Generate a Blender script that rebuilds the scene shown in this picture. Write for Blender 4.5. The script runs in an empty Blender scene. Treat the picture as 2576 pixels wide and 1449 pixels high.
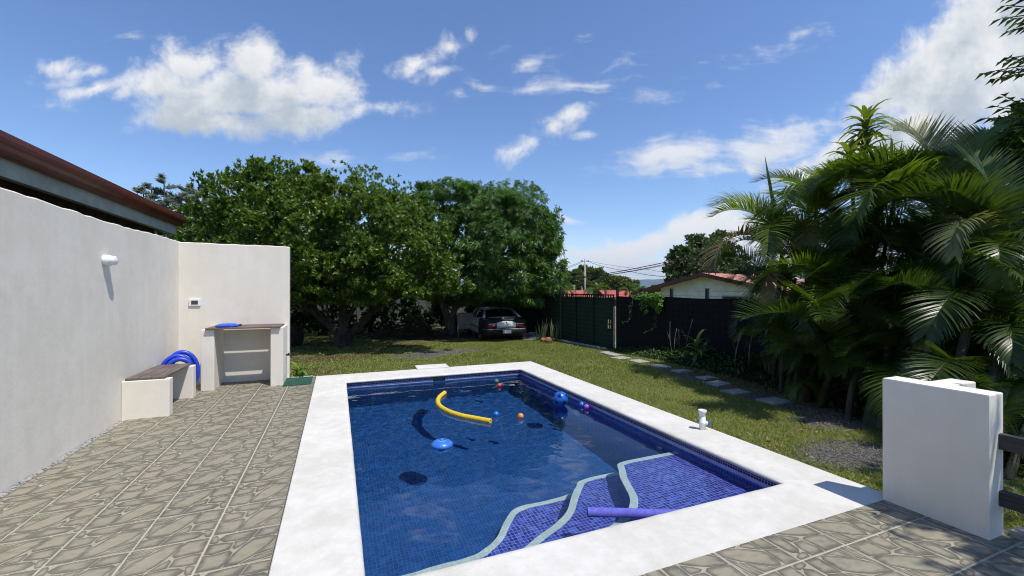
import bpy, bmesh, math, random
import numpy as np
from mathutils import Vector, Matrix, Euler

random.seed(7)
RNG = np.random.default_rng(11)
R = math.radians
SC = bpy.context.scene

# ------------------------------------------------------------------ camera
YAW = R(22.15)
cam_d = bpy.data.cameras.new('camera')
cam_d.sensor_width = 36.0
cam_d.lens = 36.0 * 1690 / 4032
cam_d.clip_start = 0.05
cam_d.clip_end = 40000
cam = bpy.data.objects.new('camera', cam_d)
SC.collection.objects.link(cam)
cam.location = (0, 0, 1.6)
cam.rotation_euler = (R(90.136), 0, -YAW)
SC.camera = cam

# ------------------------------------------------------------------ light
SUN = Vector((0.235, -0.365, 0.92)).normalized()      # towards the sun
sun_d = bpy.data.lights.new('sun', 'SUN')
sun_d.energy = 3.6
sun_d.angle = R(0.53)
sun_d.color = (1.0, 0.955, 0.88)
sun_d.cycles.is_caustics_light = True
sun = bpy.data.objects.new('sun', sun_d)
SC.collection.objects.link(sun)
sun.rotation_euler = SUN.to_track_quat('Z', 'Y').to_euler()
SC.view_settings.view_transform = 'Standard'
SC.view_settings.look = 'None'
SC.view_settings.exposure = 0.42
SC.view_settings.gamma = 1.0
SC.cycles.max_bounces = 8
SC.cycles.transparent_max_bounces = 24
SC.cycles.diffuse_bounces = 3
SC.cycles.glossy_bounces = 3
SC.cycles.caustics_reflective = False
SC.cycles.caustics_refractive = True
SC.cycles.sample_clamp_indirect = 6.0
SC.cycles.use_denoising = True
SC.cycles.filter_width = 1.05


# ---- small node helper
class NT:
    def __init__(s, tree):
        s.t = tree
        s.n = tree.nodes
        s.l = tree.links

    def add(s, typ, inputs=None, **props):
        nd = s.n.new(typ)
        for k, v in props.items():
            setattr(nd, k, v)
        if inputs:
            for k, v in inputs.items():
                s.set(nd, k, v)
        return nd

    def set(s, nd, k, v):
        sock = nd.inputs[k]
        if isinstance(v, bpy.types.NodeSocket):
            s.l.new(v, sock)
        elif isinstance(v, bpy.types.Node):
            s.l.new(v.outputs[0], sock)
        else:
            if sock.type == 'RGBA' and hasattr(v, '__len__') and len(v) == 3:
                v = (*v, 1.0)
            sock.default_value = v

    def m(s, op, a, b=None, c=None, clamp=False):
        nd = s.n.new('ShaderNodeMath')
        nd.operation = op
        nd.use_clamp = clamp
        s.set(nd, 0, a)
        if b is not None:
            s.set(nd, 1, b)
        if c is not None:
            s.set(nd, 2, c)
        return nd.outputs[0]

    def v(s, op, a, b=None, scale=None):
        nd = s.n.new('ShaderNodeVectorMath')
        nd.operation = op
        s.set(nd, 0, a)
        if b is not None:
            s.set(nd, 1, b)
        if scale is not None:
            s.set(nd, 'Scale', scale)
        return nd.outputs['Value'] if op in ('DOT_PRODUCT', 'LENGTH', 'DISTANCE') else nd.outputs[0]

    def smooth(s, x, a, b, lo=0.0, hi=1.0):
        nd = s.n.new('ShaderNodeMapRange')
        nd.interpolation_type = 'SMOOTHSTEP'
        s.set(nd, 'Value', x)
        s.set(nd, 'From Min', a)
        s.set(nd, 'From Max', b)
        s.set(nd, 'To Min', lo)
        s.set(nd, 'To Max', hi)
        return nd.outputs[0]

    def mixc(s, f, a, b):
        nd = s.n.new('ShaderNodeMix')
        nd.data_type = 'RGBA'
        s.set(nd, 0, f)
        for i, x in ((6, a), (7, b)):
            sock = nd.inputs[i]
            if isinstance(x, bpy.types.NodeSocket):
                s.l.new(x, sock)
            else:
                sock.default_value = (*x, 1.0) if len(x) == 3 else x
        return nd.outputs[2]

    def noise(s, vec, scale, detail=4.0, rough=0.55, dist=0.0):
        nd = s.n.new('ShaderNodeTexNoise')
        if vec is not None:
            s.set(nd, 'Vector', vec)
        nd.inputs['Scale'].default_value = scale
        nd.inputs['Detail'].default_value = detail
        nd.inputs['Roughness'].default_value = rough
        nd.inputs['Distortion'].default_value = dist
        return nd.outputs[0]

    def xyz(s, x=0.0, y=0.0, z=0.0):
        nd = s.n.new('ShaderNodeCombineXYZ')
        s.set(nd, 0, x)
        s.set(nd, 1, y)
        s.set(nd, 2, z)
        return nd.outputs[0]


# ------------------------------------------------------------------ world: Nishita sky and the clouds of that noon
def make_world():
    w = bpy.data.worlds.new('World')
    SC.world = w
    w.use_nodes = True
    nt = NT(w.node_tree)
    nt.n.clear()
    out = nt.n.new('ShaderNodeOutputWorld')
    sky = nt.n.new('ShaderNodeTexSky')
    sky.sky_type = 'NISHITA'
    sky.sun_disc = False
    sky.sun_elevation = math.asin(SUN.z)
    sky.sun_rotation = math.atan2(SUN.x, SUN.y)
    sky.altitude = 900
    sky.air_density = 1.0
    sky.dust_density = 0.35
    sky.ozone_density = 2.2
    hsv = nt.add('ShaderNodeHueSaturation', {'Color': sky.outputs[0], 'Hue': 0.506, 'Saturation': SKY_SAT, 'Value': 1.0})
    bg = nt.add('ShaderNodeBackground', {'Color': hsv.outputs[0], 'Strength': SKY_STR})
    # direction on a tangent chart around the garden's far end (u to its right, v up): fixed in the world
    d = nt.n.new('ShaderNodeTexCoord').outputs['Generated']
    f = nt.v('DOT_PRODUCT', d, (math.sin(YAW), math.cos(YAW), 0))
    r = nt.v('DOT_PRODUCT', d, (math.cos(YAW), -math.sin(YAW), 0))
    z = nt.v('DOT_PRODUCT', d, (0, 0, 1))
    fpos = nt.m('MAXIMUM', f, 0.08)
    u = nt.m('DIVIDE', r, fpos)
    v = nt.m('DIVIDE', z, fpos)
    front = nt.smooth(f, 0.05, 0.25)
    uv = nt.xyz(u, v, 0.0)
    # density group, evaluated twice (once shifted towards the sun, for the shading of the cloud bodies)
    g = bpy.data.node_groups.new('cloud_density', 'ShaderNodeTree')
    g.interface.new_socket('UV', in_out='INPUT', socket_type='NodeSocketVector')
    g.interface.new_socket('Density', in_out='OUTPUT', socket_type='NodeSocketFloat')
    gt = NT(g)
    gi = gt.n.new('NodeGroupInput')
    go = gt.n.new('NodeGroupOutput')
    p = gi.outputs[0]
    warp = gt.add('ShaderNodeTexNoise', {'Vector': p, 'Scale': 3.2, 'Detail': 3.0, 'Roughness': 0.55})
    wv = gt.v('SUBTRACT', warp.outputs['Color'], (0.5, 0.5, 0.5))
    pw = gt.v('ADD', p, gt.v('MULTIPLY', wv, (0.13, 0.10, 0.0)))
    fbm = gt.noise(pw, 5.5, 9.0, 0.60)
    fine = gt.noise(pw, 17.0, 7.0, 0.62)
    streak = gt.noise(gt.v('MULTIPLY', gt.v('ADD', pw, gt.xyz(gt.m('MULTIPLY', 0.0, 0.0))), (3.0, 15.0, 1.0)), 2.2, 7.0, 0.6)
    sp = gt.n.new('ShaderNodeSeparateXYZ')
    gt.l.new(pw, sp.inputs[0])
    U, V = sp.outputs[0], sp.outputs[1]

    def ell(px, py, rx, ry, rot=0.0, amp=1.0, flat=0.0):
        """soft ellipse; px,py,rx,ry in units of the tangent chart x1080, flat=1 gives a flat underside"""
        cu, cv = (px - 1288) / 1080.0, (727 - py) / 1080.0
        a, b = rx / 1080.0, ry / 1080.0
        c, s_ = math.cos(R(rot)), math.sin(R(rot))
        du = gt.m('SUBTRACT', U, cu)
        dv = gt.m('SUBTRACT', V, cv)
        x = gt.m('ADD', gt.m('MULTIPLY', du, c / a), gt.m('MULTIPLY', dv, s_ / a))
        y = gt.m('ADD', gt.m('MULTIPLY', du, -s_ / b), gt.m('MULTIPLY', dv, c / b))
        if flat:
            y = gt.m('MULTIPLY', y, gt.smooth(y, 0.05, -0.15, 1.0, 1.0 + flat))
        q = gt.m('SQRT', gt.m('ADD', gt.m('MULTIPLY', x, x), gt.m('MULTIPLY', y, y)))
        return gt.m('MULTIPLY', gt.m('SUBTRACT', 1.0, q), amp)

    def union(lst):
        acc = lst[0]
        for e in lst[1:]:
            acc = gt.m('MAXIMUM', acc, e)
        return acc

    cumulus = union([ell(*c) for c in CUMULUS])
    dens1 = gt.m('ADD', cumulus, gt.m('ADD', gt.m('MULTIPLY', gt.m('SUBTRACT', fbm, 0.5), 2.5),
                                      gt.m('MULTIPLY', gt.m('SUBTRACT', fine, 0.5), 1.15)))
    dens1 = gt.smooth(dens1, 0.0, 0.78)
    wisps = union([ell(*c) for c in WISPS])
    dens2 = gt.m('ADD', wisps, gt.m('ADD', gt.m('MULTIPLY', gt.m('SUBTRACT', fbm, 0.5), 1.8),
                                    gt.m('ADD', gt.m('MULTIPLY', gt.m('SUBTRACT', fine, 0.5), 1.0),
                                         gt.m('MULTIPLY', gt.m('SUBTRACT', streak, 0.5), 1.7))))
    dens2 = gt.m('MULTIPLY', gt.smooth(dens2, 0.0, 1.1), 0.85)
    gt.l.new(gt.m('MAXIMUM', dens1, dens2), go.inputs[0])

    def dens(vec):
        nd = nt.n.new('ShaderNodeGroup')
        nd.node_tree = g
        nt.l.new(vec, nd.inputs[0])
        return nd.outputs[0]

    d0 = dens(uv)
    d1 = dens(nt.v('ADD', uv, (0.012, 0.030, 0.0)))
    d2 = dens(nt.v('ADD', uv, (0.035, 0.085, 0.0)))
    thick = nt.m('ADD', nt.m('MULTIPLY', d1, 0.40), nt.m('MULTIPLY', d2, 0.60))
    big = nt.noise(uv, 4.0, 6.0, 0.6)
    big2 = nt.noise(uv, 11.0, 6.0, 0.6)
    lump = nt.smooth(nt.m('ADD', nt.m('MULTIPLY', big, 0.6), nt.m('MULTIPLY', big2, 0.4)), 0.36, 0.62)
    shade = nt.m('MULTIPLY', thick, nt.m('MULTIPLY_ADD', lump, 0.85, 0.10), clamp=True)
    shade = nt.m('MULTIPLY', shade, nt.smooth(v, 0.10, 0.32, 0.30, 1.0))
    ccol = nt.mixc(shade, (1.0, 1.0, 1.0), (0.50, 0.58, 0.66))
    cbg = nt.add('ShaderNodeBackground', {'Color': ccol, 'Strength': CLOUD_STR})
    # pale band of far cloud and air just above the horizon
    hz = nt.m('MULTIPLY', nt.smooth(v, 0.17, 0.0), 0.50)
    fac = nt.m('MAXIMUM', d0, hz)
    fac = nt.m('MULTIPLY', fac, front)
    fac = nt.m('MULTIPLY', fac, nt.smooth(z, -0.02, 0.0))
    mix = nt.n.new('ShaderNodeMixShader')
    nt.l.new(fac, mix.inputs[0])
    nt.l.new(bg.outputs[0], mix.inputs[1])
    nt.l.new(cbg.outputs[0], mix.inputs[2])
    nt.l.new(mix.outputs[0], out.inputs[0])
    w.cycles.sampling_method = 'MANUAL'
    w.cycles.sample_map_resolution = 512


SKY_STR = 0.135
SKY_SAT = 1.12
CLOUD_STR = 0.70
CUMULUS = [  # px, py, rx, ry, rot, amp, flat
    (600, 262, 330, 115, 4, 1.3, 0.9), (648, 165, 80, 105, 0, 1.35), (505, 175, 120, 80, 0, 1.0), (400, 220, 170, 70, 0, 0.9),
    (790, 225, 140, 90, -15, 1.05), (860, 180, 60, 60, 0, 0.6), (930, 285, 110, 34, 4, 0.7), (560, 320, 210, 50, 0, 1.1), (430, 300, 150, 50, 0, 1.0), (740, 300, 160, 45, 0, 1.0),
    (1395, 320, 85, 55, 40, 0.7), (1300, 385, 75, 30, 20, 0.55), (1430, 290, 60, 44, 20, 0.7), (1345, 360, 60, 32, 30, 0.5), (1380, 350, 60, 40, 0, 0.45),
    (1120, 115, 90, 36, 30, 0.62), (1040, 155, 90, 28, 15, 0.55), (1090, 182, 50, 28, 0, 0.5), (1180, 85, 30, 34, 60, 0.5),
    (2420, 130, 420, 150, 47, 1.6), (2620, 150, 330, 330, 38, 1.5), (2330, 330, 260, 150, 30, 1.4), (2190, 270, 120, 75, 45, 1.1), (2700, 420, 500, 190, 0, 1.1), (2130, 380, 200, 55, 28, 1.0), (2010, 425, 150, 34, 20, 0.7),
    (1880, 425, 70, 36, 10, 0.7),
    (1640, 605, 220, 46, 12, 1.1), (1760, 570, 170, 46, 12, 1.1), (1520, 640, 220, 40, 4, 1.1), (1900, 600, 300, 90, 0, 1.1), (1600, 670, 300, 30, 0, 0.9),
    (150, 160, 80, 36, 10, 0.7), (250, 215, 150, 30, 3, 0.85), (220, 175, 80, 30, 0, 0.6),
]
WISPS = [
    (190, 195, 140, 55, 0, 0.55), (160, 225, 110, 30, 0, 0.5), (900, 285, 140, 30, 3, 0.62), (860, 180, 50, 60, 0, 0.45),
    (1450, 208, 170, 26, 4, 0.72), (1330, 165, 70, 20, 30, 0.4), (1150, 238, 32, 26, -20, 0.5), (1220, 215, 60, 24, 0, 0.25),
    (1480, 347, 42, 18, 0, 0.6), (1425, 546, 40, 20, 0, 0.62), (1050, 402, 90, 26, 0, 0.3), (1620, 240, 90, 22, -8, 0.35),
    (1780, 150, 60, 22, 10, 0.35), (1930, 120, 120, 26, 12, 0.35), (2080, 90, 90, 24, 10, 0.3), (1780, 215, 60, 18, 0, 0.3),
    (1700, 395, 260, 50, 8, 1.05), (1930, 370, 260, 75, 14, 1.15), (1820, 430, 140, 26, 6, 0.8), (610, 90, 60, 20, -10, 0.3), (290, 90, 50, 18, 0, 0.25),
    (1420, 120, 60, 30, 30, 0.3), (1540, 160, 50, 18, 10, 0.3), (1240, 140, 40, 20, 20, 0.35),
    (490, 500, 110, 24, 0, 0.55), (800, 400, 120, 20, 0, 0.3),
]
make_world()


# ------------------------------------------------------------------ object helpers
def link(o):
    SC.collection.objects.link(o)
    return o


def tag(o, label=None, cat=None, group=None, kind=None):
    if label:
        o['label'] = label
    if cat:
        o['category'] = cat
    if group:
        o['group'] = group
    if kind:
        o['kind'] = kind
    return o


def thing(name, label, cat, loc=(0, 0, 0), rz=0.0, group=None):
    o = bpy.data.objects.new(name, None)
    o.empty_display_size = 0.1
    link(o)
    o.location = loc
    o.rotation_euler = (0, 0, rz)
    return tag(o, label, cat, group)


def mesh_obj(name, me, mats, parent=None):
    o = bpy.data.objects.new(name, me)
    link(o)
    if mats is not None:
        for m_ in (mats if isinstance(mats, (list, tuple)) else [mats]):
            me.materials.append(m_)
    if parent is not None:
        o.parent = parent
    return o


def copy_tree(o, parent=None):
    c = o.copy()
    SC.collection.objects.link(c)
    c.parent = parent
    for ch in list(o.children):
        copy_tree(ch, c)
    return c


def fast_mesh(name, V, F, mats, parent=None, smooth=False, midx=None):
    """V (n,3) floats, F (m,k) ints"""
    V = np.asarray(V, dtype=np.float32)
    F = np.asarray(F, dtype=np.int32)
    me = bpy.data.meshes.new(name)
    n, (m_, k) = len(V), F.shape
    me.vertices.add(n)
    me.vertices.foreach_set('co', V.ravel())
    me.loops.add(m_ * k)
    me.loops.foreach_set('vertex_index', F.ravel())
    me.polygons.add(m_)
    me.polygons.foreach_set('loop_start', np.arange(m_, dtype=np.int32) * k)
    me.polygons.foreach_set('loop_total', np.full(m_, k, dtype=np.int32))
    if midx is not None:
        me.polygons.foreach_set('material_index', np.asarray(midx, dtype=np.int32))
    if smooth:
        me.polygons.foreach_set('use_smooth', np.ones(m_, dtype=bool))
    me.update(calc_edges=True)
    me.validate()
    return mesh_obj(name, me, mats, parent)


class MB:
    """collects shapes into one mesh"""

    def __init__(s):
        s.bm = bmesh.new()
        s.mi = 0
        s.smooth = False

    def _face(s, vs, smooth=None):
        try:
            f = s.bm.faces.new(vs)
        except ValueError:
            return None
        f.material_index = s.mi
        f.smooth = s.smooth if smooth is None else smooth
        return f

    def box(s, x0, y0, z0, x1, y1, z1, bevel=0.0, M=None, seg=2):
        b = bmesh.new()
        bmesh.ops.create_cube(b, size=1.0)
        for v in b.verts:
            v.co = Vector(((x0 + x1) / 2 + v.co.x * (x1 - x0), (y0 + y1) / 2 + v.co.y * (y1 - y0), (z0 + z1) / 2 + v.co.z * (z1 - z0)))
        if bevel > 0:
            bmesh.ops.bevel(b, geom=list(b.edges), offset=bevel, segments=seg, profile=0.6, affect='EDGES')
        s.take(b, M)
        return s

    def take(s, b, M=None, smooth=None):
        mp = {}
        for v in b.verts:
            mp[v] = s.bm.verts.new(M @ v.co if M is not None else v.co)
        for f in b.faces:
            s._face([mp[v] for v in f.verts], smooth)
        b.free()

    def tube(s, pts, rad, seg=8, cap=True, smooth=True, squash=1.0):
        pts = [Vector(p) for p in pts]
        n = len(pts)
        rr = rad if hasattr(rad, '__len__') else [rad] * n
        rings = []
        T0 = None
        N = None
        for i in range(n):
            T = (pts[min(i + 1, n - 1)] - pts[max(i - 1, 0)]).normalized()
            if N is None:
                a = Vector((0, 0, 1)) if abs(T.z) < 0.9 else Vector((1, 0, 0))
                N = T.cross(a).normalized()
            else:
                N = (N - T * N.dot(T)).normalized()
            B = T.cross(N)
            ring = []
            for k in range(seg):
                a = 2 * math.pi * k / seg
                ring.append(s.bm.verts.new(pts[i] + (N * math.cos(a) + B * math.sin(a) * squash) * rr[i]))
            rings.append(ring)
        for i in range(n - 1):
            for k in range(seg):
                s._face([rings[i][k], rings[i][(k + 1) % seg], rings[i + 1][(k + 1) % seg], rings[i + 1][k]], smooth)
        if cap:
            s._face(rings[0][::-1], False)
            s._face(rings[-1], False)
        return s

    def lathe(s, prof, seg=24, c=(0, 0, 0), M=None, smooth=True, cap=True):
        """profile of (r, z) revolved round z"""
        rings = []
        for r, z in prof:
            ring = []
            for k in range(seg):
                a = 2 * math.pi * k / seg
                p = Vector((c[0] + r * math.cos(a), c[1] + r * math.sin(a), c[2] + z))
                ring.append(s.bm.verts.new(M @ p if M is not None else p))
            rings.append(ring)
        for i in range(len(prof) - 1):
            for k in range(seg):
                s._face([rings[i][k], rings[i][(k + 1) % seg], rings[i + 1][(k + 1) % seg], rings[i + 1][k]], smooth)
        if cap:
            s._face(rings[0][::-1], False)
            s._face(rings[-1], False)
        return s

    def prism(s, poly, z0, z1, M=None, top=True, bottom=True, smooth=False):
        """poly: list of (x,y), counter-clockwise"""
        lo = [s.bm.verts.new(M @ Vector((x, y, z0)) if M is not None else (x, y, z0)) for x, y in poly]
        hi = [s.bm.verts.new(M @ Vector((x, y, z1)) if M is not None else (x, y, z1)) for x, y in poly]
        n = len(poly)
        for i in range(n):
            s._face([lo[i], lo[(i + 1) % n], hi[(i + 1) % n], hi[i]], smooth)
        if top:
            s._face(hi, False)
        if bottom:
            s._face(lo[::-1], False)
        return s

    def quad(s, a, b, c, d):
        s._face([s.bm.verts.new(Vector(p)) for p in (a, b, c, d)])
        return s

    def build(s, name, mats, parent=None, auto=False, recalc=True):
        if recalc:
            bmesh.ops.recalc_face_normals(s.bm, faces=list(s.bm.faces))
        me = bpy.data.meshes.new(name)
        s.bm.to_mesh(me)
        s.bm.free()
        return mesh_obj(name, me, mats, parent)


def ico(mb, c, r, sub=2, M=None, scale=(1, 1, 1), jitter=0.0, smooth=True):
    b = bmesh.new()
    bmesh.ops.create_icosphere(b, subdivisions=sub, radius=1.0)
    for v in b.verts:
        k = 1 + random.uniform(-jitter, jitter)
        v.co = Vector((c[0] + v.co.x * r * scale[0] * k, c[1] + v.co.y * r * scale[1] * k, c[2] + v.co.z * r * scale[2] * k))
    mb.take(b, M, smooth)


def spline(pts, n=8):
    """Catmull-Rom through pts"""
    P = [Vector(p) for p in pts]
    P = [P[0] * 2 - P[1]] + P + [P[-1] * 2 - P[-2]]
    out = []
    for i in range(1, len(P) - 2):
        for k in range(n):
            t = k / n
            a, b, c, d = P[i - 1], P[i], P[i + 1], P[i + 2]
            out.append(0.5 * ((2 * b) + (c - a) * t + (2 * a - 5 * b + 4 * c - d) * t * t + (3 * b - a - 3 * c + d) * t ** 3))
    out.append(P[-2])
    return out


def ground(y):
    """the lawn falls gently away from the pool"""
    y = np.asarray(y, dtype=float)
    return -0.085 - 0.075 * np.clip(y - 8.0, 0, 3) - 0.025 * np.clip(y - 11.0, 0, 7) - 0.035 * np.clip(y - 20, 0, 60)


def gz(y):
    return float(ground(y))


FW = Vector((math.sin(YAW), math.cos(YAW), 0))
RT = Vector((math.cos(YAW), -math.sin(YAW), 0))


def survey(px, py, depth):
    """world point seen at a photo position and a surveyed distance (used to lay out far trees and clouds of leaves)"""
    return Vector((0, 0, 1.6)) + (FW + RT * ((px - 2016) / 1690.0) + Vector((0, 0, 1)) * ((1138 - py) / 1690.0)) * depth


# ------------------------------------------------------------------ materials
def new_mat(name):
    m_ = bpy.data.materials.new(name)
    m_.use_nodes = True
    nt = NT(m_.node_tree)
    bsdf = nt.n['Principled BSDF']
    return m_, nt, bsdf


def coords(nt):
    return nt.n.new('ShaderNodeTexCoord').outputs['Object']


def plain(name, col, rough=0.6, var=0.12, scale=6.0, bump=0.0, bscale=60.0, spec=0.5, metal=0.0, col2=None, coat=0.0):
    m_, nt, b = new_mat(name)
    co = coords(nt)
    n1 = nt.noise(co, scale, 6.0, 0.6)
    f = nt.smooth(n1, 0.3, 0.7)
    c2 = col2 if col2 else tuple(max(0, c * (1 - 2 * var)) for c in col)
    c1 = col if col2 else tuple(min(1, c * (1 + var)) for c in col)
    nt.l.new(nt.mixc(f, c1, c2), b.inputs['Base Color'])
    b.inputs['Roughness'].default_value = rough
    b.inputs['Metallic'].default_value = metal
    b.inputs['Specular IOR Level'].default_value = spec
    b.inputs['Coat Weight'].default_value = coat
    if bump:
        bp = nt.add('ShaderNodeBump', {'Height': nt.noise(co, bscale, 5.0, 0.6), 'Strength': bump, 'Distance': 0.01})
        nt.l.new(bp.outputs[0], b.inputs['Normal'])
    return m_


def stucco(name, col, stain=0.10, bump=0.35, gscale=90.0, spots=True):
    """painted plaster: broad blotches, runs under the top edge, grit"""
    m_, nt, b = new_mat(name)
    geo = nt.n.new('ShaderNodeNewGeometry').outputs['Position']
    broad = nt.noise(geo, 1.3, 5.0, 0.6)
    mid = nt.noise(geo, 6.0, 5.0, 0.65)
    runs = nt.noise(nt.v('MULTIPLY', geo, (5.0, 5.0, 0.5)), 1.6, 4.0, 0.6)
    f = nt.m('ADD', nt.m('MULTIPLY', broad, 0.45), nt.m('ADD', nt.m('MULTIPLY', mid, 0.3), nt.m('MULTIPLY', runs, 0.25)))
    f = nt.smooth(f, 0.38, 0.64)
    c2 = tuple(c * (1 - stain) * t for c, t in zip(col, (1.0, 0.985, 0.95)))
    c = nt.mixc(f, c2, col)
    if spots:
        sp = nt.smooth(nt.noise(geo, 2.7, 3.0, 0.5), 0.66, 0.74)
        c = nt.mixc(nt.m('MULTIPLY', sp, 0.25), c, tuple(x * 0.8 for x in col))
    nt.l.new(c, b.inputs['Base Color'])
    b.inputs['Roughness'].default_value = 0.85
    b.inputs['Specular IOR Level'].default_value = 0.25
    h = nt.m('ADD', nt.noise(geo, gscale, 4.0, 0.6), nt.m('MULTIPLY', nt.noise(geo, 7.0, 4.0, 0.6), 2.0))
    bp = nt.add('ShaderNodeBump', {'Height': h, 'Strength': bump, 'Distance': 0.006})
    nt.l.new(bp.outputs[0], b.inputs['Normal'])
    return m_


def leaf_mat(name, cols, rough=0.38, trans=0.28, spec=0.5, tcol=None):
    """cols: list of base colours picked leaf by leaf"""
    m_, nt, b = new_mat(name)
    rnd = nt.n.new('ShaderNodeNewGeometry').outputs['Random Per Island']
    ramp = nt.n.new('ShaderNodeValToRGB')
    cr = ramp.color_ramp
    cr.interpolation = 'LINEAR'
    while len(cr.elements) < len(cols):
        cr.elements.new(0.5)
    for i, c in enumerate(cols):
        cr.elements[i].position = i / max(1, len(cols) - 1)
        cr.elements[i].color = (*c, 1)
    nt.l.new(rnd, ramp.inputs[0])
    nt.l.new(ramp.outputs[0], b.inputs['Base Color'])
    b.inputs['Roughness'].default_value = rough
    b.inputs['Specular IOR Level'].default_value = spec
    tr = nt.n.new('ShaderNodeBsdfTranslucent')
    tc = nt.add('ShaderNodeMix', data_type='RGBA', blend_type='MULTIPLY')
    tc.inputs[0].default_value = 1.0
    nt.l.new(ramp.outputs[0], tc.inputs[6])
    tc.inputs[7].default_value = (*(tcol or (1.5, 1.7, 0.6)), 1)
    nt.l.new(tc.outputs[2], tr.inputs[0])
    mx = nt.n.new('ShaderNodeMixShader')
    mx.inputs[0].default_value = trans
    nt.l.new(b.outputs[0], mx.inputs[1])
    nt.l.new(tr.outputs[0], mx.inputs[2])
    nt.l.new(mx.outputs[0], nt.n['Material Output'].inputs[0])
    return m_


def mosaic(name, axes, cols, grout, size=0.0345, gw=0.10, rough=0.18, offset=(0, 0), warp=0.0):
    """glazed mosaic squares with their grout; axes picks the two world axes of the face"""
    m_, nt, b = new_mat(name)
    geo = nt.n.new('ShaderNodeNewGeometry').outputs['Position']
    sp = nt.n.new('ShaderNodeSeparateXYZ')
    if warp:    # hand-laid sheets: the joints wander by a few millimetres
        wn_ = nt.add('ShaderNodeTexNoise', {'Vector': geo, 'Scale': 9.0, 'Detail': 2.0})
        geo = nt.v('ADD', geo, nt.v('MULTIPLY', nt.v('SUBTRACT', wn_.outputs['Color'], (0.5, 0.5, 0.5)), (warp, warp, 0.0)))
    nt.l.new(geo, sp.inputs[0])
    a = nt.m('MULTIPLY', nt.m('ADD', sp.outputs[axes[0]], offset[0]), 1 / size)
    c = nt.m('MULTIPLY', nt.m('ADD', sp.outputs[axes[1]], offset[1]), 1 / size)
    fa, fc = nt.m('FRACT', a), nt.m('FRACT', c)
    ia, ic = nt.m('FLOOR', a), nt.m('FLOOR', c)
    wn = nt.n.new('ShaderNodeTexWhiteNoise')
    wn.noise_dimensions = '2D'
    nt.l.new(nt.xyz(ia, ic), wn.inputs['Vector'])
    ramp = nt.n.new('ShaderNodeValToRGB')
    cr = ramp.color_ramp
    cr.interpolation = 'CONSTANT'
    while len(cr.elements) < len(cols):
        cr.elements.new(0.5)
    for i, cc in enumerate(cols):
        cr.elements[i].position = i / len(cols)
        cr.elements[i].color = (*cc, 1)
    nt.l.new(wn.outputs[0], ramp.inputs[0])
    ga = nt.m('MULTIPLY', nt.m('GREATER_THAN', fa, gw), nt.m('GREATER_THAN', fc, gw))
    col = nt.mixc(ga, grout, ramp.outputs[0])
    nt.l.new(col, b.inputs['Base Color'])
    nt.l.new(nt.m('MULTIPLY_ADD', ga, rough - 0.8, 0.8), b.inputs['Roughness'])
    return m_


def lawn_mat():
    m_, nt, b = new_mat('lawn_soil')
    geo = nt.n.new('ShaderNodeNewGeometry').outputs['Position']
    sp = nt.n.new('ShaderNodeSeparateXYZ')
    nt.l.new(geo, sp.inputs[0])
    X, Y = sp.outputs[0], sp.outputs[1]
    n1 = nt.noise(geo, 0.9, 6.0, 0.6)
    n2 = nt.noise(geo, 5.0, 6.0, 0.65)
    n3 = nt.noise(geo, 45.0, 5.0, 0.7)
    green = nt.mixc(nt.smooth(n3, 0.3, 0.7), (0.07, 0.095, 0.02), (0.18, 0.20, 0.055))
    dry = nt.mixc(nt.smooth(n3, 0.35, 0.65), (0.13, 0.10, 0.05), (0.24, 0.19, 0.09))
    f = nt.smooth(nt.m('ADD', nt.m('MULTIPLY', n1, 0.5), nt.m('MULTIPLY', n2, 0.5)), 0.47, 0.66)
    col = nt.mixc(nt.m('MULTIPLY', f, 0.8), green, dry)

    def patch(cx, cy, rx, ry, edge=0.55):
        x = nt.m('MULTIPLY', nt.m('SUBTRACT', X, cx), 1 / rx)
        y = nt.m('MULTIPLY', nt.m('SUBTRACT', Y, cy), 1 / ry)
        q = nt.m('SQRT', nt.m('ADD', nt.m('MULTIPLY', x, x), nt.m('MULTIPLY', y, y)))
        q = nt.m('ADD', q, nt.m('MULTIPLY', nt.m('SUBTRACT', n2, 0.5), 1.6))
        return nt.smooth(q, 1.0, 1.0 - edge)

    vor = nt.n.new('ShaderNodeTexVoronoi')
    nt.l.new(geo, vor.inputs['Vector'])
    vor.inputs['Scale'].default_value = 55.0
    grav = nt.mixc(vor.outputs['Color'], (0.06, 0.055, 0.048), (0.20, 0.185, 0.165))
    for (cx, cy, rx, ry) in GRAVEL:
        col = nt.mixc(patch(cx, cy, rx, ry), col, grav)
    soil = nt.mixc(nt.smooth(n2, 0.35, 0.7), (0.055, 0.038, 0.024), (0.13, 0.085, 0.05))
    for (cx, cy, rx, ry) in SOIL:
        col = nt.mixc(nt.m('MULTIPLY', patch(cx, cy, rx, ry, 0.7), 0.9), col, soil)
    # beyond the property the land goes dull green
    far = nt.smooth(Y, 24.0, 40.0)
    col = nt.mixc(far, col, nt.mixc(nt.noise(geo, 0.02, 5.0), (0.035, 0.06, 0.02), (0.10, 0.11, 0.05)))
    nt.l.new(col, b.inputs['Base Color'])
    b.inputs['Roughness'].default_value = 0.95
    b.inputs['Specular IOR Level'].default_value = 0.1
    bp = nt.add('ShaderNodeBump', {'Height': nt.m('ADD', n3, vor.outputs['Distance']), 'Strength': 0.8, 'Distance': 0.02})
    nt.l.new(bp.outputs[0], b.inputs['Normal'])
    return m_


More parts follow.
